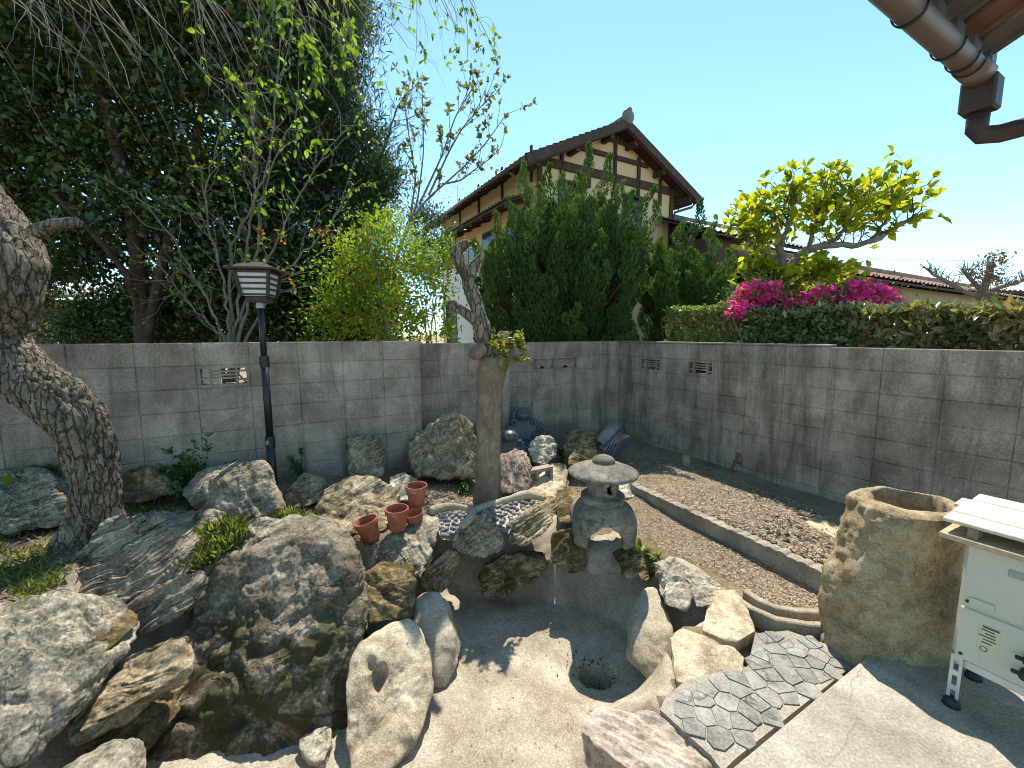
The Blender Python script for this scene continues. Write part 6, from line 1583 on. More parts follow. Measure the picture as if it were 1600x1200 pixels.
# understorey that closes the view under the crowns
def bush(name, label, poly, Y0, Y1, nc, per, rad, L, W, mat, seed, cat='shrub', group=None, bark='bark_grey', nst=7, stemr=.018, **kw):
    g = np.random.default_rng(seed + 100); P = np.array(poly, float); cx = P[:, 0].mean(); yb = P[:, 1].max(); Ym = (Y0 + Y1) / 2
    b = aty(cx, yb, Ym); b[2] = gz(b[0], b[1]); root = empty(name, tuple(b)); tag(root, label, cat, group)
    mb = MB()
    for (x, y) in rand_in(poly, nst, g):
        t = aty(x, y, g.uniform(Y0, Y1)); m = (b + t) / 2 + g.normal(0, .12, 3)
        mb.tube(smooth_path(np.array([b + g.normal(0, .08, 3) * np.array([1, 1, 0]), m, t]), 10), np.linspace(stemr, stemr * .35, 10), 6)
    mb.build('stems', M[bark], root, True)
    crown('foliage', poly, Y0, Y1, nc, per, rad, L, W, M[mat], root, seed, **kw); return root
bush('evergreen_shrub', 'dark understorey shrub filling the shade below the evergreen trees', [(235, 545), (240, 450), (300, 430), (430, 410), (560, 410), (620, 440), (620, 545)], 6.4, 8.0, 420, 80, .20, .09, .045, 'lf_dark', 5)
bush('evergreen_shrub', 'dark shrub behind the wall near the grey-green shed', [(100, 545), (110, 480), (200, 440), (250, 460), (250, 545)], 6.6, 7.6, 110, 80, .17, .08, .04, 'lf_dark', 6)
bush('evergreen_shrub', 'small bluish evergreen bush between yellow-green shrub and two-storey house', [(625, 420), (640, 350), (655, 312), (672, 325), (690, 345), (702, 385), (700, 430)], 9.0, 10.0, 90, 80, .16, .07, .022, 'lf_podo', 7)
bush('nandina_shrub', 'yellow-green shrub with orange-tinted leaves behind the back wall', [(470, 540), (500, 430), (520, 385), (560, 350), (600, 330), (625, 345), (660, 360), (715, 385), (718, 415), (700, 440), (705, 540)], 5.0, 6.1, 240, 40, .12, .062, .026, 'lf_yellow', 8, up=.1)
def sparse_shrub():
    b = aty(352, 545, 4.75); b[2] = gz(b[0], b[1]); root = empty('flowering_shrub', tuple(b)); tag(root, 'slender many-stemmed shrub with sparse lime-green leaves behind the lamp post', 'shrub')
    stems = [[(350, 600, 4.75), (352, 530, 4.75), (330, 480, 4.7), (300, 425, 4.65), (268, 370, 4.6), (212, 298, 4.5)], [(360, 600, 4.75), (362, 520, 4.75), (362, 450, 4.72), (358, 400, 4.7), (385, 330, 4.7), (425, 260, 4.7), (430, 150, 4.65), (438, 60, 4.6)],
             [(362, 600, 4.7), (372, 520, 4.7), (390, 470, 4.65), (425, 395, 4.6), (470, 300, 4.6), (510, 235, 4.55), (545, 200, 4.5)], [(350, 600, 4.8), (345, 525, 4.8), (312, 495, 4.8), (288, 462, 4.8), (258, 430, 4.75), (240, 395, 4.7)],
             [(365, 600, 4.8), (372, 515, 4.8), (385, 460, 4.85), (402, 380, 4.9), (412, 290, 4.95), (470, 160, 5.0)], [(355, 600, 4.7), (358, 510, 4.65), (350, 440, 4.6), (330, 380, 4.5), (318, 300, 4.45), (340, 220, 4.4)],
             [(368, 600, 4.7), (380, 525, 4.7), (400, 505, 4.7), (440, 430, 4.6), (500, 370, 4.5), (545, 300, 4.45)], [(358, 600, 4.7), (368, 500, 4.7), (380, 420, 4.6), (395, 330, 4.5), (400, 220, 4.4), (385, 130, 4.3)]]
    g = np.random.default_rng(4); wood_, nodes, tips = MB(), [], []
    for s in stems:
        S = smooth_path(PX(*s), 30); S[2:-1] += g.normal(0, .012, S[2:-1].shape); mb = MB(); mb.tube(S, np.linspace(.019, .005, 30), 9); V = np.concatenate(mb.V); part('stem', V, [np.concatenate(f) for f in mb.F.values()], M['bark_grey'], root, True)
        for i in range(10, 30):
            if g.random() < .85: twig(wood_, S[i], unit(S[i] - S[i - 1]) + g.normal(0, .65, 3), g.uniform(.2, .55), .005, g, 6, .3, (0, -.05, .1), 1, 2, .5, tips, nodes, 4)
    wood_.build('twigs', M['twig_pale'], root, True)
    nodes = [n for n in nodes if g.random() < .33]
    P, A, Nn, L, W = leaf_at(nodes, 1, .05, .036, g, .7, .1); leaves('leaves', P, A, Nn, L, W, M['lf_lime'], root)
    g2 = np.random.default_rng(9); P = np.array([aty(x, y, 4.6) for x, y in [(408, 362), (440, 370), (445, 375), (500, 362), (505, 372), (512, 366), (455, 440), (405, 372)]])
    P = np.repeat(P, 7, 0) + g2.normal(0, .022, (56, 3)); leaves('flowers', P, g2.normal(0, 1, P.shape), g2.normal(0, 1, P.shape), .032, .028, M['lf_orange'], root)
sparse_shrub()
def sapling():
    b = aty(612, 520, 7.0); b[2] = gz(b[0], b[1]); root = empty('sapling_tree', tuple(b)); tag(root, 'thin young tree with buds at its twig tips, rising against the sky', 'tree')
    stems = [[(600, 600, 7), (612, 420, 7), (650, 325, 7), (700, 283, 7), (748, 240, 7), (788, 183, 7)], [(625, 385, 7), (652, 320, 7.1), (662, 240, 7.2), (660, 150, 7.2)], [(655, 320, 7), (690, 245, 6.9), (712, 180, 6.9), (738, 138, 6.9)],
             [(690, 288, 7), (720, 282, 7), (742, 265, 7), (765, 248, 7)], [(670, 305, 7), (700, 240, 7.1), (722, 200, 7.1), (762, 155, 7.1)], [(640, 345, 7), (650, 280, 7.2), (640, 220, 7.3), (632, 160, 7.3)]]
    g = np.random.default_rng(14); wood_, nodes, tips = MB(), [], []
    for k, s in enumerate(stems):
        S = smooth_path(PX(*s), 26); mb = MB(); mb.tube(S, np.linspace(.035 if k == 0 else .018, .006, 26), 8); part('branch', np.concatenate(mb.V), [np.concatenate(f) for f in mb.F.values()], M['bark_grey'], root, True)
        for i in range(9, 26):
            if g.random() < .6: twig(wood_, S[i], unit(S[i] - S[i - 1]) + g.normal(0, .45, 3) + np.array([0, 0, .4]), g.uniform(.2, .6), .006, g, 6, .2, (0, 0, .25), 1, 1, .6, tips, nodes, 4, .5)
        tips.append((S[-1], unit(S[-1] - S[-2])))
    wood_.build('twigs', M['twig_pale'], root, True)
    P, A, Nn, L, W = leaf_at(tips, 5, .095, .05, g, .8, .0); leaves('leaves', P, A, Nn, L, W, M['lf_grey'], root)
    P, A, Nn, L, W = leaf_at([n for n in nodes if g.random() < .12], 2, .07, .04, g, .8, .0); leaves('leaves', P, A, Nn, L, W, M['lf_grey'], root)
sapling()
def bare_twigs():
    b = aty(560, 520, 8.2); b[2] = gz(b[0], b[1]); root = empty('bare_tree', tuple(b)); tag(root, 'leafless tree with a haze of fine grey twigs beside the tall narrow-leaved evergreen', 'tree')
    g = np.random.default_rng(15); S = smooth_path(PX((540, 600, 8.2), (550, 400, 8.2), (575, 300, 8.2), (600, 230, 8.2), (620, 170, 8.2)), 26); mb = MB(); mb.tube(S, np.linspace(.06, .012, 26), 9); part('trunk', np.concatenate(mb.V), [np.concatenate(f) for f in mb.F.values()], M['bark_grey'], root, True)
    w = MB()
    for i in range(8, 26):
        for _ in range(3): twig(w, S[i], unit(S[i] - S[i - 1]) + g.normal(0, .6, 3) + np.array([.35, 0, .1]), g.uniform(.45, .95), .008, g, 7, .3, (.1, 0, .05), 2, 3, .55, None, None, 3, .6)
    w.build('twigs', M['twig_pale'], root, True)
bare_twigs()
# weathered stump post behind the wall
S = smooth_path(PX((708, 600, 5.8), (707, 530, 5.8), (706, 490, 5.8), (705, 470, 5.8)), 20); mb = MB(); mb.tube(S, .075, 16); V = np.concatenate(mb.V); V += .02 * fbm(V * 12, 3)[:, None]
b = S[0].copy(); b[2] = gz(b[0], b[1]); tag(part('wooden_post', V, [np.concatenate(f) for f in mb.F.values()], M['bark_grey'], None, True, None, b), 'grey weathered stump post behind the set-back wall', 'post')

# ================================================================== junipers
def juniper(label, poly, tips, Y0, Y1, n_in, seed, lean=.2, plen=(.55, 1.0)):
    g = np.random.default_rng(seed); P = np.array(poly, float); Ym = (Y0 + Y1) / 2; cx = P[:, 0].mean()
    b = aty(cx, P[:, 1].max(), Ym); b[2] = gz(b[0], b[1]); root = empty('juniper', tuple(b)); tag(root, label, 'juniper')
    top = aty(cx, P[:, 1].min() + 60, Ym)
    mb = MB(); mb.tube(smooth_path(np.array([b, (b + top) / 2 + np.array([.1, 0, 0]), top]), 12), np.linspace(.12, .03, 12), 9)
    q = rand_in(poly, n_in, g); ps = [(aty(x, y, g.uniform(Y0, Y1)), g.uniform(*plen), .11) for x, y in q] + [(aty(x, y, Ym + g.uniform(-.5, .3)), L, r) for x, y, L, r in tips]
    PP, AA, TT = [], [], []; mid = (b + top) / 2
    for tip, L, r in ps:
        rad = tip - mid; rad[2] = 0; d = unit(np.array([0, 0, 1.0]) + lean * unit(rad) * min(1, np.linalg.norm(rad)) + g.normal(0, .12, 3)); base = tip - d * L
        mb.tube(np.array([base - d * .3 + (b - base) * np.array([.25, .25, .05]), base, tip - d * .06]), [.014, .01, .003], 5)
        r = r * 1.35; n = int(480 * L / .7 * (r / .14) ** .8); t = g.random(n) ** .75
        prof = r * np.sin(np.clip(t, 0, 1) ** .8 * math.pi * .94 + .12) ** .8 * (1.05 - .35 * t)
        a = g.random(n) * 6.283; x = unit(np.cross(d, [.3, .9, .1])); y = np.cross(d, x); tw = .05 * np.sin(t * 9 + g.random() * 6)
        rd = prof * np.sqrt(g.random(n)) ** .6
        pos = base + d * (t * L)[:, None] + x * (rd * np.cos(a) + tw)[:, None] + y * (rd * np.sin(a))[:, None]
        ax = d + (x * np.cos(a)[:, None] + y * np.sin(a)[:, None]) * .45 + g.normal(0, .22, (n, 3))
        PP.append(pos); AA.append(ax); TT.append(np.clip(g.random() * .45 + .35 * t + g.random(n) * .25, 0, 1))
    mb.build('trunk_and_stems', M['bark_red'], root, True)
    PP, AA, TT = np.concatenate(PP), np.concatenate(AA), np.concatenate(TT); n = len(PP)
    leaves('foliage', PP, AA, g.normal(0, 1, PP.shape), .065 * g.uniform(.6, 1.3, n), .021 * g.uniform(.7, 1.3, n), M['lf_jun'], root, TT, oval=False)
juniper('big flame-shaped juniper in front of the ochre gable', [(742, 545), (738, 440), (758, 385), (800, 330), (830, 310), (880, 310), (925, 300), (965, 300), (1000, 335), (1015, 370), (1008, 430), (990, 480), (992, 545)],
        [(814, 256, .9, .10), (795, 310, .8, .1), (771, 335, .8, .1), (858, 258, .95, .10), (882, 272, .8, .10), (923, 226, 1.15, .10), (958, 243, 1.1, .10), (992, 300, .8, .1), (1018, 292, .9, .08), (1028, 315, .8, .08), (745, 375, .8, .11), (738, 440, .7, .1), (840, 290, .9, .1), (905, 270, .9, .1), (975, 285, .8, .1), (945, 360, 1.1, .13), (870, 400, .9, .12), (910, 430, 1.2, .13)], 6.6, 7.9, 270, 31, .28)
juniper('lower ragged juniper between the flame-shaped juniper and the bright green tree', [(1000, 545), (1000, 430), (1020, 385), (1045, 372), (1075, 378), (1120, 392), (1150, 415), (1165, 470), (1160, 545)],
        [(1100, 312, .9, .09), (1112, 350, .6, .09), (1062, 350, .6, .1), (1035, 372, .6, .1), (1140, 392, .6, .1)], 7.0, 8.2, 150, 32, .45, (.45, .8))

# ================================================================== bright green tree, azaleas, hedges
def bright_tree():
    Y = 5.6; b = aty(1228, 545, Y); b[2] = gz(b[0], b[1]); root = empty('bright_green_tree', tuple(b)); tag(root, 'clipped tree with large bright green leaves and one long level limb', 'tree')
    g = np.random.default_rng(41)
    limbs = [([(1226, 640, Y), (1228, 540, Y), (1228, 480, Y), (1226, 440, Y), (1222, 405, Y), (1215, 370, Y), (1205, 330, Y)], .10), ([(1226, 425, Y), (1255, 390, Y), (1295, 382, Y - .05), (1340, 384, Y - .1), (1370, 375, Y - .1), (1400, 355, Y - .1), (1432, 335, Y - .1)], .055),
             ([(1224, 410, Y), (1195, 395, Y + .1), (1170, 380, Y + .15), (1158, 350, Y + .2)], .045), ([(1300, 383, Y - .05), (1325, 350, Y - .15), (1340, 315, Y - .2)], .03), ([(1262, 390, Y), (1275, 350, Y + .1), (1285, 310, Y + .15)], .03), ([(1218, 385, Y), (1235, 345, Y - .2), (1240, 305, Y - .25)], .035), ([(1360, 378, Y - .1), (1385, 345, Y), (1390, 310, Y + .05)], .025),
             ([(1228, 455, Y), (1255, 435, Y - .2), (1300, 425, Y - .3)], .029), ([(1228, 455, Y), (1200, 435, Y - .15), (1165, 430, Y - .2)], .029)]
    w, nodes, tips = MB(), [], []
    for s, r in limbs:
        S = smooth_path(PX(*s), 28); S[1:-1] += g.normal(0, .008, S[1:-1].shape); mb = MB(); mb.tube(S, np.linspace(r, r * .35, 28), 12); V = np.concatenate(mb.V); V += (.25 * r * fbm(V * 9, 3))[:, None]
        part('limb', V, [np.concatenate(f) for f in mb.F.values()], M['bark_grey'], root, True)
        if r < .09:
            for i in range(9, 28, 1):
                twig(w, S[i], np.array([g.normal(0, .6), g.normal(0, .6), .9 if r != .029 else .3]), g.uniform(.16, .5) * (1 if r != .029 else .5), .008, g, 6, .4, (0, 0, .3), 1, 2, .6, tips, nodes, 5, .6)
    w.build('twigs', M['twig_dark'], root, True)
    tips = [t for t in tips if g.random() < .8]; P, A, Nn, L, W = leaf_at(tips, 4, .12, .072, g, .65, .35); leaves('leaves', P, A, Nn, L, W, M['lf_mag'], root, droop=.1)
    PC = [(1155, 395), (1150, 335), (1168, 312), (1195, 302), (1230, 290), (1262, 302), (1290, 325), (1325, 308), (1350, 302), (1385, 300), (1412, 312), (1420, 340), (1385, 342), (1320, 352), (1260, 368), (1215, 385)]
    crown('leaves', PC, Y - .45, Y + .55, 75, 9, .10, .125, .075, M['lf_mag'], root, 42, up=.45, droop=.1)
    crown('leaves', [(1150, 452), (1155, 432), (1200, 425), (1250, 405), (1290, 418), (1345, 428), (1350, 440), (1290, 450), (1220, 455)], Y - .3, Y + .2, 30, 8, .08, .15, .09, M['lf_mag'], root, 43, up=.4, droop=.1)
bright_tree()
def azalea(label, poly, Y0, Y1, nc, seed):
    rt = bush('azalea', label, poly, Y0, Y1, nc // 2, 26, .09, .05, .022, 'lf_hedge2', seed, 'azalea', nst=9)
    crown('blossom', poly, Y0, Y1, nc, 20, .035, .055, .048, M['lf_pink'], rt, seed + 1, up=.3, oval=True)
azalea('smaller magenta azalea at the foot of the bright green tree', [(1143, 495), (1150, 465), (1170, 448), (1190, 440), (1215, 450), (1232, 478), (1230, 500)], 5.0, 5.6, 150, 51)
azalea('broad magenta azalea right of the bright green tree', [(1245, 498), (1250, 465), (1280, 455), (1320, 446), (1355, 443), (1385, 455), (1412, 480), (1412, 500)], 4.9, 5.7, 260, 53)
def hedge(label, n0, n1, o0, o1, ztop, mat, seed, L, W, nleaf):
    """clipped hedge behind the right wall: n along the wall in blocks, o outwards"""
    g = np.random.default_rng(seed); A0 = RW + D1 * .4 * n0; A0[2] = 0; Lh = .4 * (n1 - n0); c = A0 + D1 * Lh / 2 + D0 * (o0 + o1) / 2; z0 = gz(c[0], c[1])
    root = empty('hedge', (c[0], c[1], z0)); tag(root, label, 'hedge')
    s = g.random(nleaf); o = g.random(nleaf); z = g.random(nleaf)
    side = g.random(nleaf)   # leaves gather on the clipped surface
    o = np.where(side < .45, np.abs(g.normal(0, .10, nleaf)), o); z = np.where((side >= .45) & (side < .8), 1 - np.abs(g.normal(0, .08, nleaf)), z)
    zt = ztop + .09 * fbm(np.stack([s * Lh * 3, o, 0 * s + seed], 1), 3)
    P = A0 + D1 * (s * Lh)[:, None] + D0 * (o0 + (o1 - o0) * o)[:, None]; P[:, 2] = .7 + (zt - .7) * np.clip(z, 0, 1.02)
    Ax = -D0 * .4 + ZV * .5 + g.normal(0, .6, P.shape); Nn = ZV * .8 - D0 * .3 + g.normal(0, .5, P.shape)
    cl = np.clip(.62 + .6 * fbm(P * 5 + seed, 3) + g.normal(0, .16, nleaf) + .25 * (z - .75), 0, 1)  # paler tones, more so towards the top: sun glare put into the leaf colour
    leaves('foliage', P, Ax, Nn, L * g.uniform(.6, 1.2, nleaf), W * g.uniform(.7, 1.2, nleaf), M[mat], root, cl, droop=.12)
    mb = MB()
    for k in range(int(Lh / .25) + 1):
        q = A0 + D1 * min(Lh, k * .25 + .1) + D0 * ((o0 + o1) / 2 + g.normal(0, .08)); q[2] = z0
        for _ in range(4):
            t = q + D0 * g.normal(0, .2) + D1 * g.normal(0, .15); t[2] = ztop - .15; mb.tube(np.array([q, (q + t) / 2 + g.normal(0, .05, 3), t]), [.016, .012, .005], 5)
    mb.build('stems', M['bark_red'], root, True)
hedge('small-leaved light green stretch of hedge above the lattice vents', 0.2, 3.4, .40, 1.05, 1.97, 'lf_hedge2', 61, .055, .028, 11000)
hedge('dark glossy stretch of hedge below the azaleas', 3.3, 6.1, .35, 1.0, 1.83, 'lf_hedge', 62, .11, .045, 6500)
hedge('bronze-tipped stretch of hedge at the house end of the wall', 6.0, 12.5, .35, 1.05, 1.80, 'lf_bronze', 63, .11, .042, 12000)
def pruned_bare():
    Y = 8.2; b = aty(1530, 520, Y); b[2] = gz(b[0], b[1]); root = empty('cloud_pruned_tree', tuple(b)); tag(root, 'knobbly pruned tree with brown dry clumps, in front of the dark shed', 'tree')
    g = np.random.default_rng(71); w, nodes, tips = MB(), [], []
    for s, r in (([(1530, 560, Y), (1530, 480, Y), (1535, 455, Y), (1545, 430, Y), (1548, 410, Y)], .12), ([(1532, 465, Y), (1505, 455, Y), (1480, 440, Y), (1460, 430, Y), (1448, 420, Y)], .05), ([(1535, 460, Y), (1560, 450, Y), (1595, 440, Y), (1620, 432, Y)], .05), ([(1532, 452, Y), (1515, 435, Y), (1502, 420, Y)], .045)):
        S = smooth_path(PX(*s), 24); mb = MB(); mb.tube(S, np.linspace(r, r * .4, 24), 10); V = np.concatenate(mb.V); V += (.4 * r * fbm(V * 7, 3))[:, None]; part('limb', V, [np.concatenate(f) for f in mb.F.values()], M['bark_grey'], root, True)
        for i in range(10, 24):
            for _ in range(2): twig(w, S[i], g.normal(0, .7, 3) + np.array([0, 0, .6]), g.uniform(.12, .4), .010, g, 6, .5, (0, 0, .2), 1, 2, .6, tips, nodes, 4, .8)
    w.build('twigs', M['twig_pale'], root, True)
    crown('dry_clumps', [(1520, 470), (1525, 425), (1540, 400), (1565, 398), (1572, 425), (1560, 470)], Y - .3, Y + .3, 30, 22, .08, .07, .03, M['lf_brown'], root, 72)
pruned_bare()
def far_pine():
    Y = 8.0; b = aty(55, 545, Y); b[2] = gz(b[0], b[1]); root = empty('small_gnarled_tree', tuple(b)); tag(root, 'small twisted tree glimpsed beyond the wall left of the reddish trunk', 'tree')
    g = np.random.default_rng(73); w, nodes, tips = MB(), [], []
    for s, r in (([(60, 600, Y), (65, 530, Y), (60, 495, Y), (75, 470, Y), (95, 455, Y)], .08), ([(62, 500, Y), (40, 490, Y), (25, 470, Y)], .05), ([(70, 480, Y), (100, 480, Y), (130, 470, Y)], .04)):
        S = smooth_path(PX(*s), 20); mb = MB(); mb.tube(S, np.linspace(r, r * .4, 20), 9); part('limb', np.concatenate(mb.V), [np.concatenate(f) for f in mb.F.values()], M['bark_old'], root, True)
        for i in range(6, 20): twig(w, S[i], g.normal(0, .8, 3) + np.array([0, 0, .3]), g.uniform(.2, .5), .012, g, 6, .5, (0, 0, .1), 1, 2, .6, tips, nodes, 4, .8)
    w.build('twigs', M['twig_pale'], root, True)
    P, A, Nn, L, W = leaf_at(nodes, 2, .06, .03, g); leaves('leaves', P, A, Nn, L, W, M['lf_yellow'], root)
far_pine()

# ================================================================== small garden plants
def leafy_plant(name, label, px, py, Y, h, n, L, W, mat, seed, spread=.8, cat='plant', stems=6):
    g = np.random.default_rng(seed); b = aty(px, py, Y); b[2] = gz(b[0], b[1]); root = empty(name, tuple(b)); tag(root, label, cat)
    mb, nodes = MB(), []
    for _ in range(stems): twig(mb, b, g.normal(0, spread * .5, 3) + np.array([0, 0, 1]), h * g.uniform(.6, 1.1), .005, g, 6, .25, (0, 0, .1), 1, 2, .5, None, nodes, 5)
    mb.build('stems', M['twig_dark'], root, True)
    k = max(1, n // max(1, len(nodes))); P, A, Nn, L_, W_ = leaf_at(nodes, k, L, W, g, .8, .2); leaves('leaves', P, A, Nn, L_, W_, M[mat], root, droop=.15)
M['lf_mid'] = leaf_mat('garden_leaf', [(0.03, 0.075, 0.02), (0.06, 0.13, 0.03), (0.12, 0.20, 0.045)], .4, .35, .4)
leafy_plant('broadleaf_plant', 'glossy broad-leaved plant behind the long flat-topped boulder', 72, 735, 3.1, .34, 160, .11, .06, 'lf_mid', 81, 1.0, stems=9)
leafy_plant('broadleaf_plant', 'dark bushy plant between the low dull boulder and the large rounded one', 295, 750, 3.42, .34, 420, .06, .03, 'lf_mid', 82, 1.2, stems=14)
leafy_plant('seedling', 'small bright leafy seedling between lamp post and post-like rock', 468, 738, 3.85, .24, 60, .06, .045, 'lf_mid', 83, .5, stems=3)
leafy_plant('weed', 'small weed at the left foot of the tall furrowed boulder', 640, 745, 4.05, .09, 40, .045, .02, 'lf_mid', 84, 1.2)
leafy_plant('weed', 'small weed at the right foot of the tall furrowed boulder', 722, 745, 4.05, .10, 50, .05, .022, 'lf_mid', 85, 1.2)
leafy_plant('weed', 'low weeds between pruned trunk and blocky reddish rock', 800, 778, 3.75, .07, 70, .04, .016, 'lf_mid', 86, 1.8)
leafy_plant('weed', 'dark weed in the gap beside the square mossy rock', 882, 690, 5.2, .16, 60, .07, .03, 'lf_dark', 87, 1.2)
leafy_plant('broadleaf_plant', 'yellow-green broad-leaved plant just beyond the back wall left of the shrub stems', 192, 528, 4.6, .5, 60, .12, .06, 'lf_yellow', 88, .9)
def lily():
    for lab, px, py, Y, n, L, sd in (('strap-leaved lily clump right behind the lantern leg', 1003, 850, 3.02, 12, .2, 91), ('smaller bright lily clump next to the one at the lantern leg', 1028, 852, 2.98, 8, .15, 92)):
        g = np.random.default_rng(sd); b = aty(px, py, Y); b[2] = min(b[2], gz(b[0], b[1]) + .03); root = empty('lily_plant', tuple(b)); tag(root, lab, 'plant')
        for k in range(n):
            a = g.uniform(0, 6.28); el = g.uniform(.7, 1.3); d = np.array([math.cos(a) * math.cos(el), math.sin(a) * math.cos(el), math.sin(el)]); LL = L * g.uniform(.7, 1.15); W = .016; t = np.linspace(0, 1, 7)
            side = unit(np.cross(d, ZV)); S = b + d * (t * LL)[:, None] - ZV * (.45 * LL * t ** 2.4)[:, None]; w = W * np.sin(np.clip(t * .93 + .07, 0, 1) * math.pi) ** .6
            V = np.concatenate([S + side * w[:, None], S - side * w[:, None] + ZV * .0]); i = np.arange(6); o = part('leaf', V, np.stack([i, i + 1, i + 8, i + 7], 1), M['lf_lime'], root, True, np.full(14, g.random()))
lily()

# ================================================================== ground cover
def grass(name, poly, z, n, h, seed, mat='lf_grass', spread=.6, w=.006, zfun=None, thin=1.0):
    g = np.random.default_rng(seed); q = rand_in(poly, n, g); P = np.array([atz(x, y, z) for x, y in q])
    P[:, 2] = ground_h(P[:, 0], P[:, 1]) - .006 if zfun is None else zfun(P)
    cl = fbm(P * 4 + seed, 3); keep = cl > -.08 * thin; P = P[keep]; n = len(P)
    A = g.normal(0, spread, (n, 3)); A[:, 2] = np.abs(A[:, 2]) + .55
    o = leaves(name, P, A, g.normal(0, 1, (n, 3)), h * g.uniform(.4, 1.3, n), w * g.uniform(.7, 1.3, n), M[mat], None, np.clip(g.random(n) * .7 + .4 * cl[keep] + .1, 0, 1), oval=True, droop=.35)
    tag(o, kind='stuff'); return o
o = grass('grass', [(-200, 860), (100, 800), (220, 775), (260, 790), (200, 815), (110, 870), (95, 915), (30, 955), (-200, 1050)], .26, 4200, .06, 101, spread=1.0)
o = grass('grass', [(185, 775), (300, 772), (345, 790), (270, 810), (205, 805)], .24, 900, .05, 102, spread=1.0)
def tuft(label, poly, Y0, Y1, n, h, seed):
    g = np.random.default_rng(seed); q = rand_in(poly, n, g); P = np.array([aty(x, y, Y0 + (Y1 - Y0) * (max(p[1] for p in poly) - y) / (max(p[1] for p in poly) - min(p[1] for p in poly))) for x, y in q])
    b = P.mean(0); root = empty('grass_clump', tuple(b)); tag(root, label, 'grass clump'); A = g.normal(0, .6, (n, 3)); A[:, 2] = np.abs(A[:, 2]) + .5
    o = leaves('blades', P - ZV * .02, A, g.normal(0, 1, (n, 3)), h * g.uniform(.5, 1.25, n), .006 * g.uniform(.7, 1.3, n), M['lf_grass'], root, np.clip(g.normal(.62, .2, n), 0, 1), droop=.4)
    M_ = MB(); c = P.mean(0)
tuft('bright grass clump between thick layered rock and huge mossy boulder', [(285, 885), (300, 850), (335, 825), (375, 818), (385, 835), (350, 865), (310, 892)], 2.42, 2.75, 1300, .11, 103)
tuft('thin dry grass at the foot of the lamp post boulder', [(420, 812), (440, 800), (480, 805), (475, 815), (430, 820)], 2.95, 3.05, 220, .09, 104)
def earth_under():      # soil the grass clump grows in
    P = PX((275, 895, 2.38), (300, 845, 2.65), (350, 815, 2.85), (400, 815, 2.85), (385, 850, 2.6), (330, 890, 2.42)); B = P - ZV * .25
    V, g, Fc = star(np.concatenate([P - ZV * .02, B]), 5, 9); V = rough_body(V, g, .3, 77, .05); b = V.mean(0); tag(part('soil_mound', V, Fc, M['soil'], None, True, None, b), kind='structure')
earth_under()
def litter(name, poly, z, n, seed, cols, size=(.02, .008), zoff=.004):
    g = np.random.default_rng(seed); q = rand_in(poly, n, g); P = np.array([atz(x, y, z) for x, y in q]); P[:, 2] = ground_h(P[:, 0], P[:, 1]) + zoff
    A = g.normal(0, 1, (n, 3)); A[:, 2] *= .25; Nn = g.normal(0, .3, (n, 3)) + ZV
    o = leaves(name, P, A, Nn, size[0] * g.uniform(.4, 1.8, n), size[1] * g.uniform(.5, 1.7, n), cols, None, oval=False); tag(o, kind='stuff')
M['chips'] = leaf_mat('bark_chips', [(0.13, 0.095, 0.062), (0.28, 0.215, 0.15), (0.43, 0.35, 0.25), (0.56, 0.485, 0.375)], .9, .05, .1)
litter('bark_litter', [(965, 680), (1000, 690), (1290, 800), (1320, 840), (1300, 890), (1000, 770), (985, 745), (960, 720)], .02, 22000, 111, M['chips'], (.022, .008))
litter('bark_litter', [(985, 780), (1040, 800), (1295, 940), (1200, 950), (1130, 900), (1040, 860), (990, 830)], -.11, 4500, 112, M['chips'], (.018, .008))
litter('leaf_litter', [(600, 740), (760, 740), (900, 740), (920, 770), (860, 790), (690, 792), (640, 780)], .02, 3500, 113, M['chips'], (.025, .010))
litter('leaf_litter', [(-100, 800), (440, 740), (560, 745), (600, 830), (480, 830), (300, 850), (120, 900), (-100, 1000)], .22, 5000, 114, M['lf_brown'], (.03, .012))
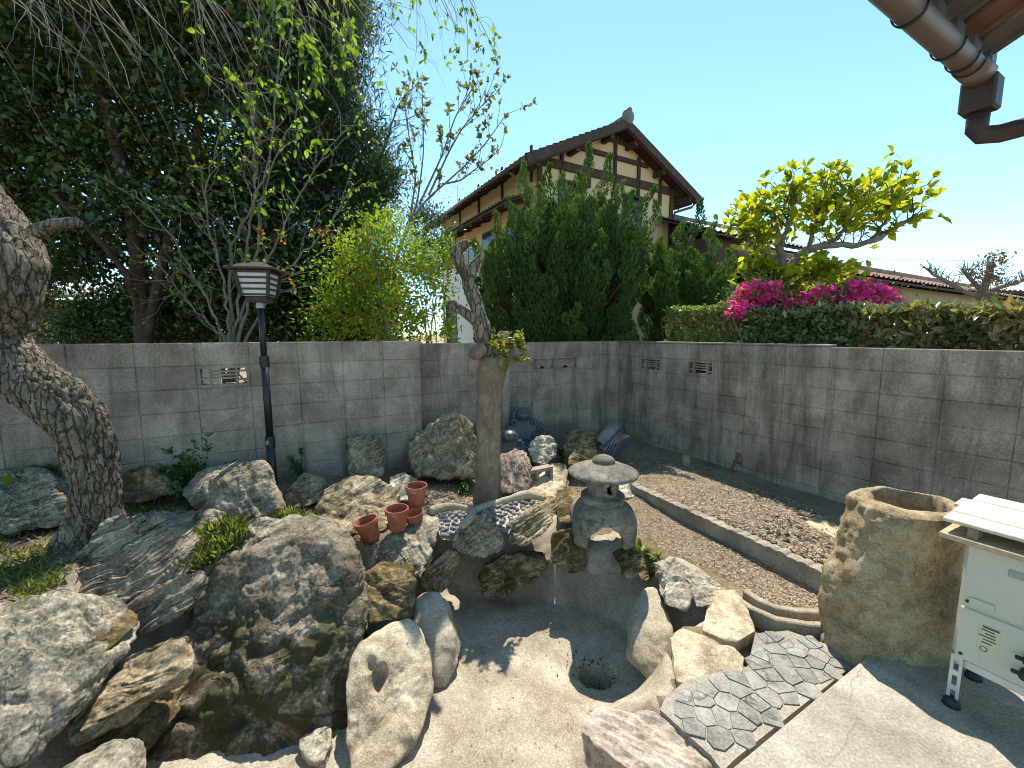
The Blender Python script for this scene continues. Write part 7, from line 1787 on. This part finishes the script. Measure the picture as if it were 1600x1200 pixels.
# clods of dark earth in the bed and pale sand beside the hollow stone
def clods():
    g = np.random.default_rng(120); D, Fc = ico(2); mb = MB()
    for x, y in rand_in([(1190, 800), (1250, 815), (1310, 850), (1290, 880), (1230, 860), (1180, 825)], 70, g):
        p = atz(x, y, .03); p[2] = gz(p[0], p[1]); s = g.uniform(.008, .026); V = D * s * g.uniform(.6, 1.3, 3); V = V + V * fbm(V * 40 + g.random() * 50, 2)[:, None]; mb.add(V + p, Fc)
    M['clod'] = simple('dark_earth', (0.10, 0.075, 0.055), .95, .4, 20, .6, .01)
    o = mb.build('earth_clods', M['clod'], None, True); tag(o, kind='stuff')
    P = PX((1250, 812, 3.55), (1300, 818, 3.4), (1330, 850, 3.1), (1312, 862, 3.05), (1262, 838, 3.3)); P[:, 2] = [gz(p[0], p[1]) + .012 for p in P]
    V, gg, Fc = star(np.concatenate([P, P - ZV * .06]), 5, 10); V = rough_body(V, gg, .2, 78, .03, fine=.006); M['sand'] = simple('pale_sand', (0.50, 0.37, 0.22), .95, .2, 20, .4, .006); tag(part('sand_patch', V, Fc, M['sand'], None, True, None, V.mean(0)), kind='structure')
    mb = MB(); g = np.random.default_rng(121)
    for _ in range(150):
        r = abs(g.normal(.1, .06)); a = g.uniform(0, 6.28); p = drain + np.array([math.cos(a) * r * 1.2, math.sin(a) * r, .0]); s = g.uniform(.003, .008); V = D_ = ico(2)[0] * s * g.uniform(.6, 1.3, 3); mb.add(V + p + ZV * (-.03 + (-.12 if r < .08 else 0)), ico(2)[1])
    tag(mb.build('drain_debris', M['clod'], None, True), kind='stuff')
clods()

for o in bpy.data.objects:      # masses of leaves and twigs too small to pick apart
    if o.name.split('.')[0] in ('twigs', 'leaves', 'crown', 'foliage', 'flowers', 'shoots', 'stems', 'blossom', 'tuft_leaves', 'dry_clumps', 'blades', 'trunk_and_stems'): o['kind'] = 'stuff'

def pond_debris():
    g = np.random.default_rng(131); P = []
    for x, y in rand_in([(690, 1195), (690, 1010), (760, 950), (900, 960), (980, 1000), (1000, 1060), (920, 1100), (890, 1195)], 170, g):
        p = atz(x, y, FLOOR_Z); p[2] = basin_z(p[0], p[1]) + .004; P.append(p)
    P = np.array(P); n = len(P); A = g.normal(0, 1, (n, 3)); A[:, 2] *= .15
    o = leaves('pond_debris', P, A, g.normal(0, .25, (n, 3)) + ZV, .012 * g.uniform(.3, 1.8, n), .004 * g.uniform(.4, 1.6, n), M['lf_brown'], None, oval=False); tag(o, kind='stuff')
pond_debris()
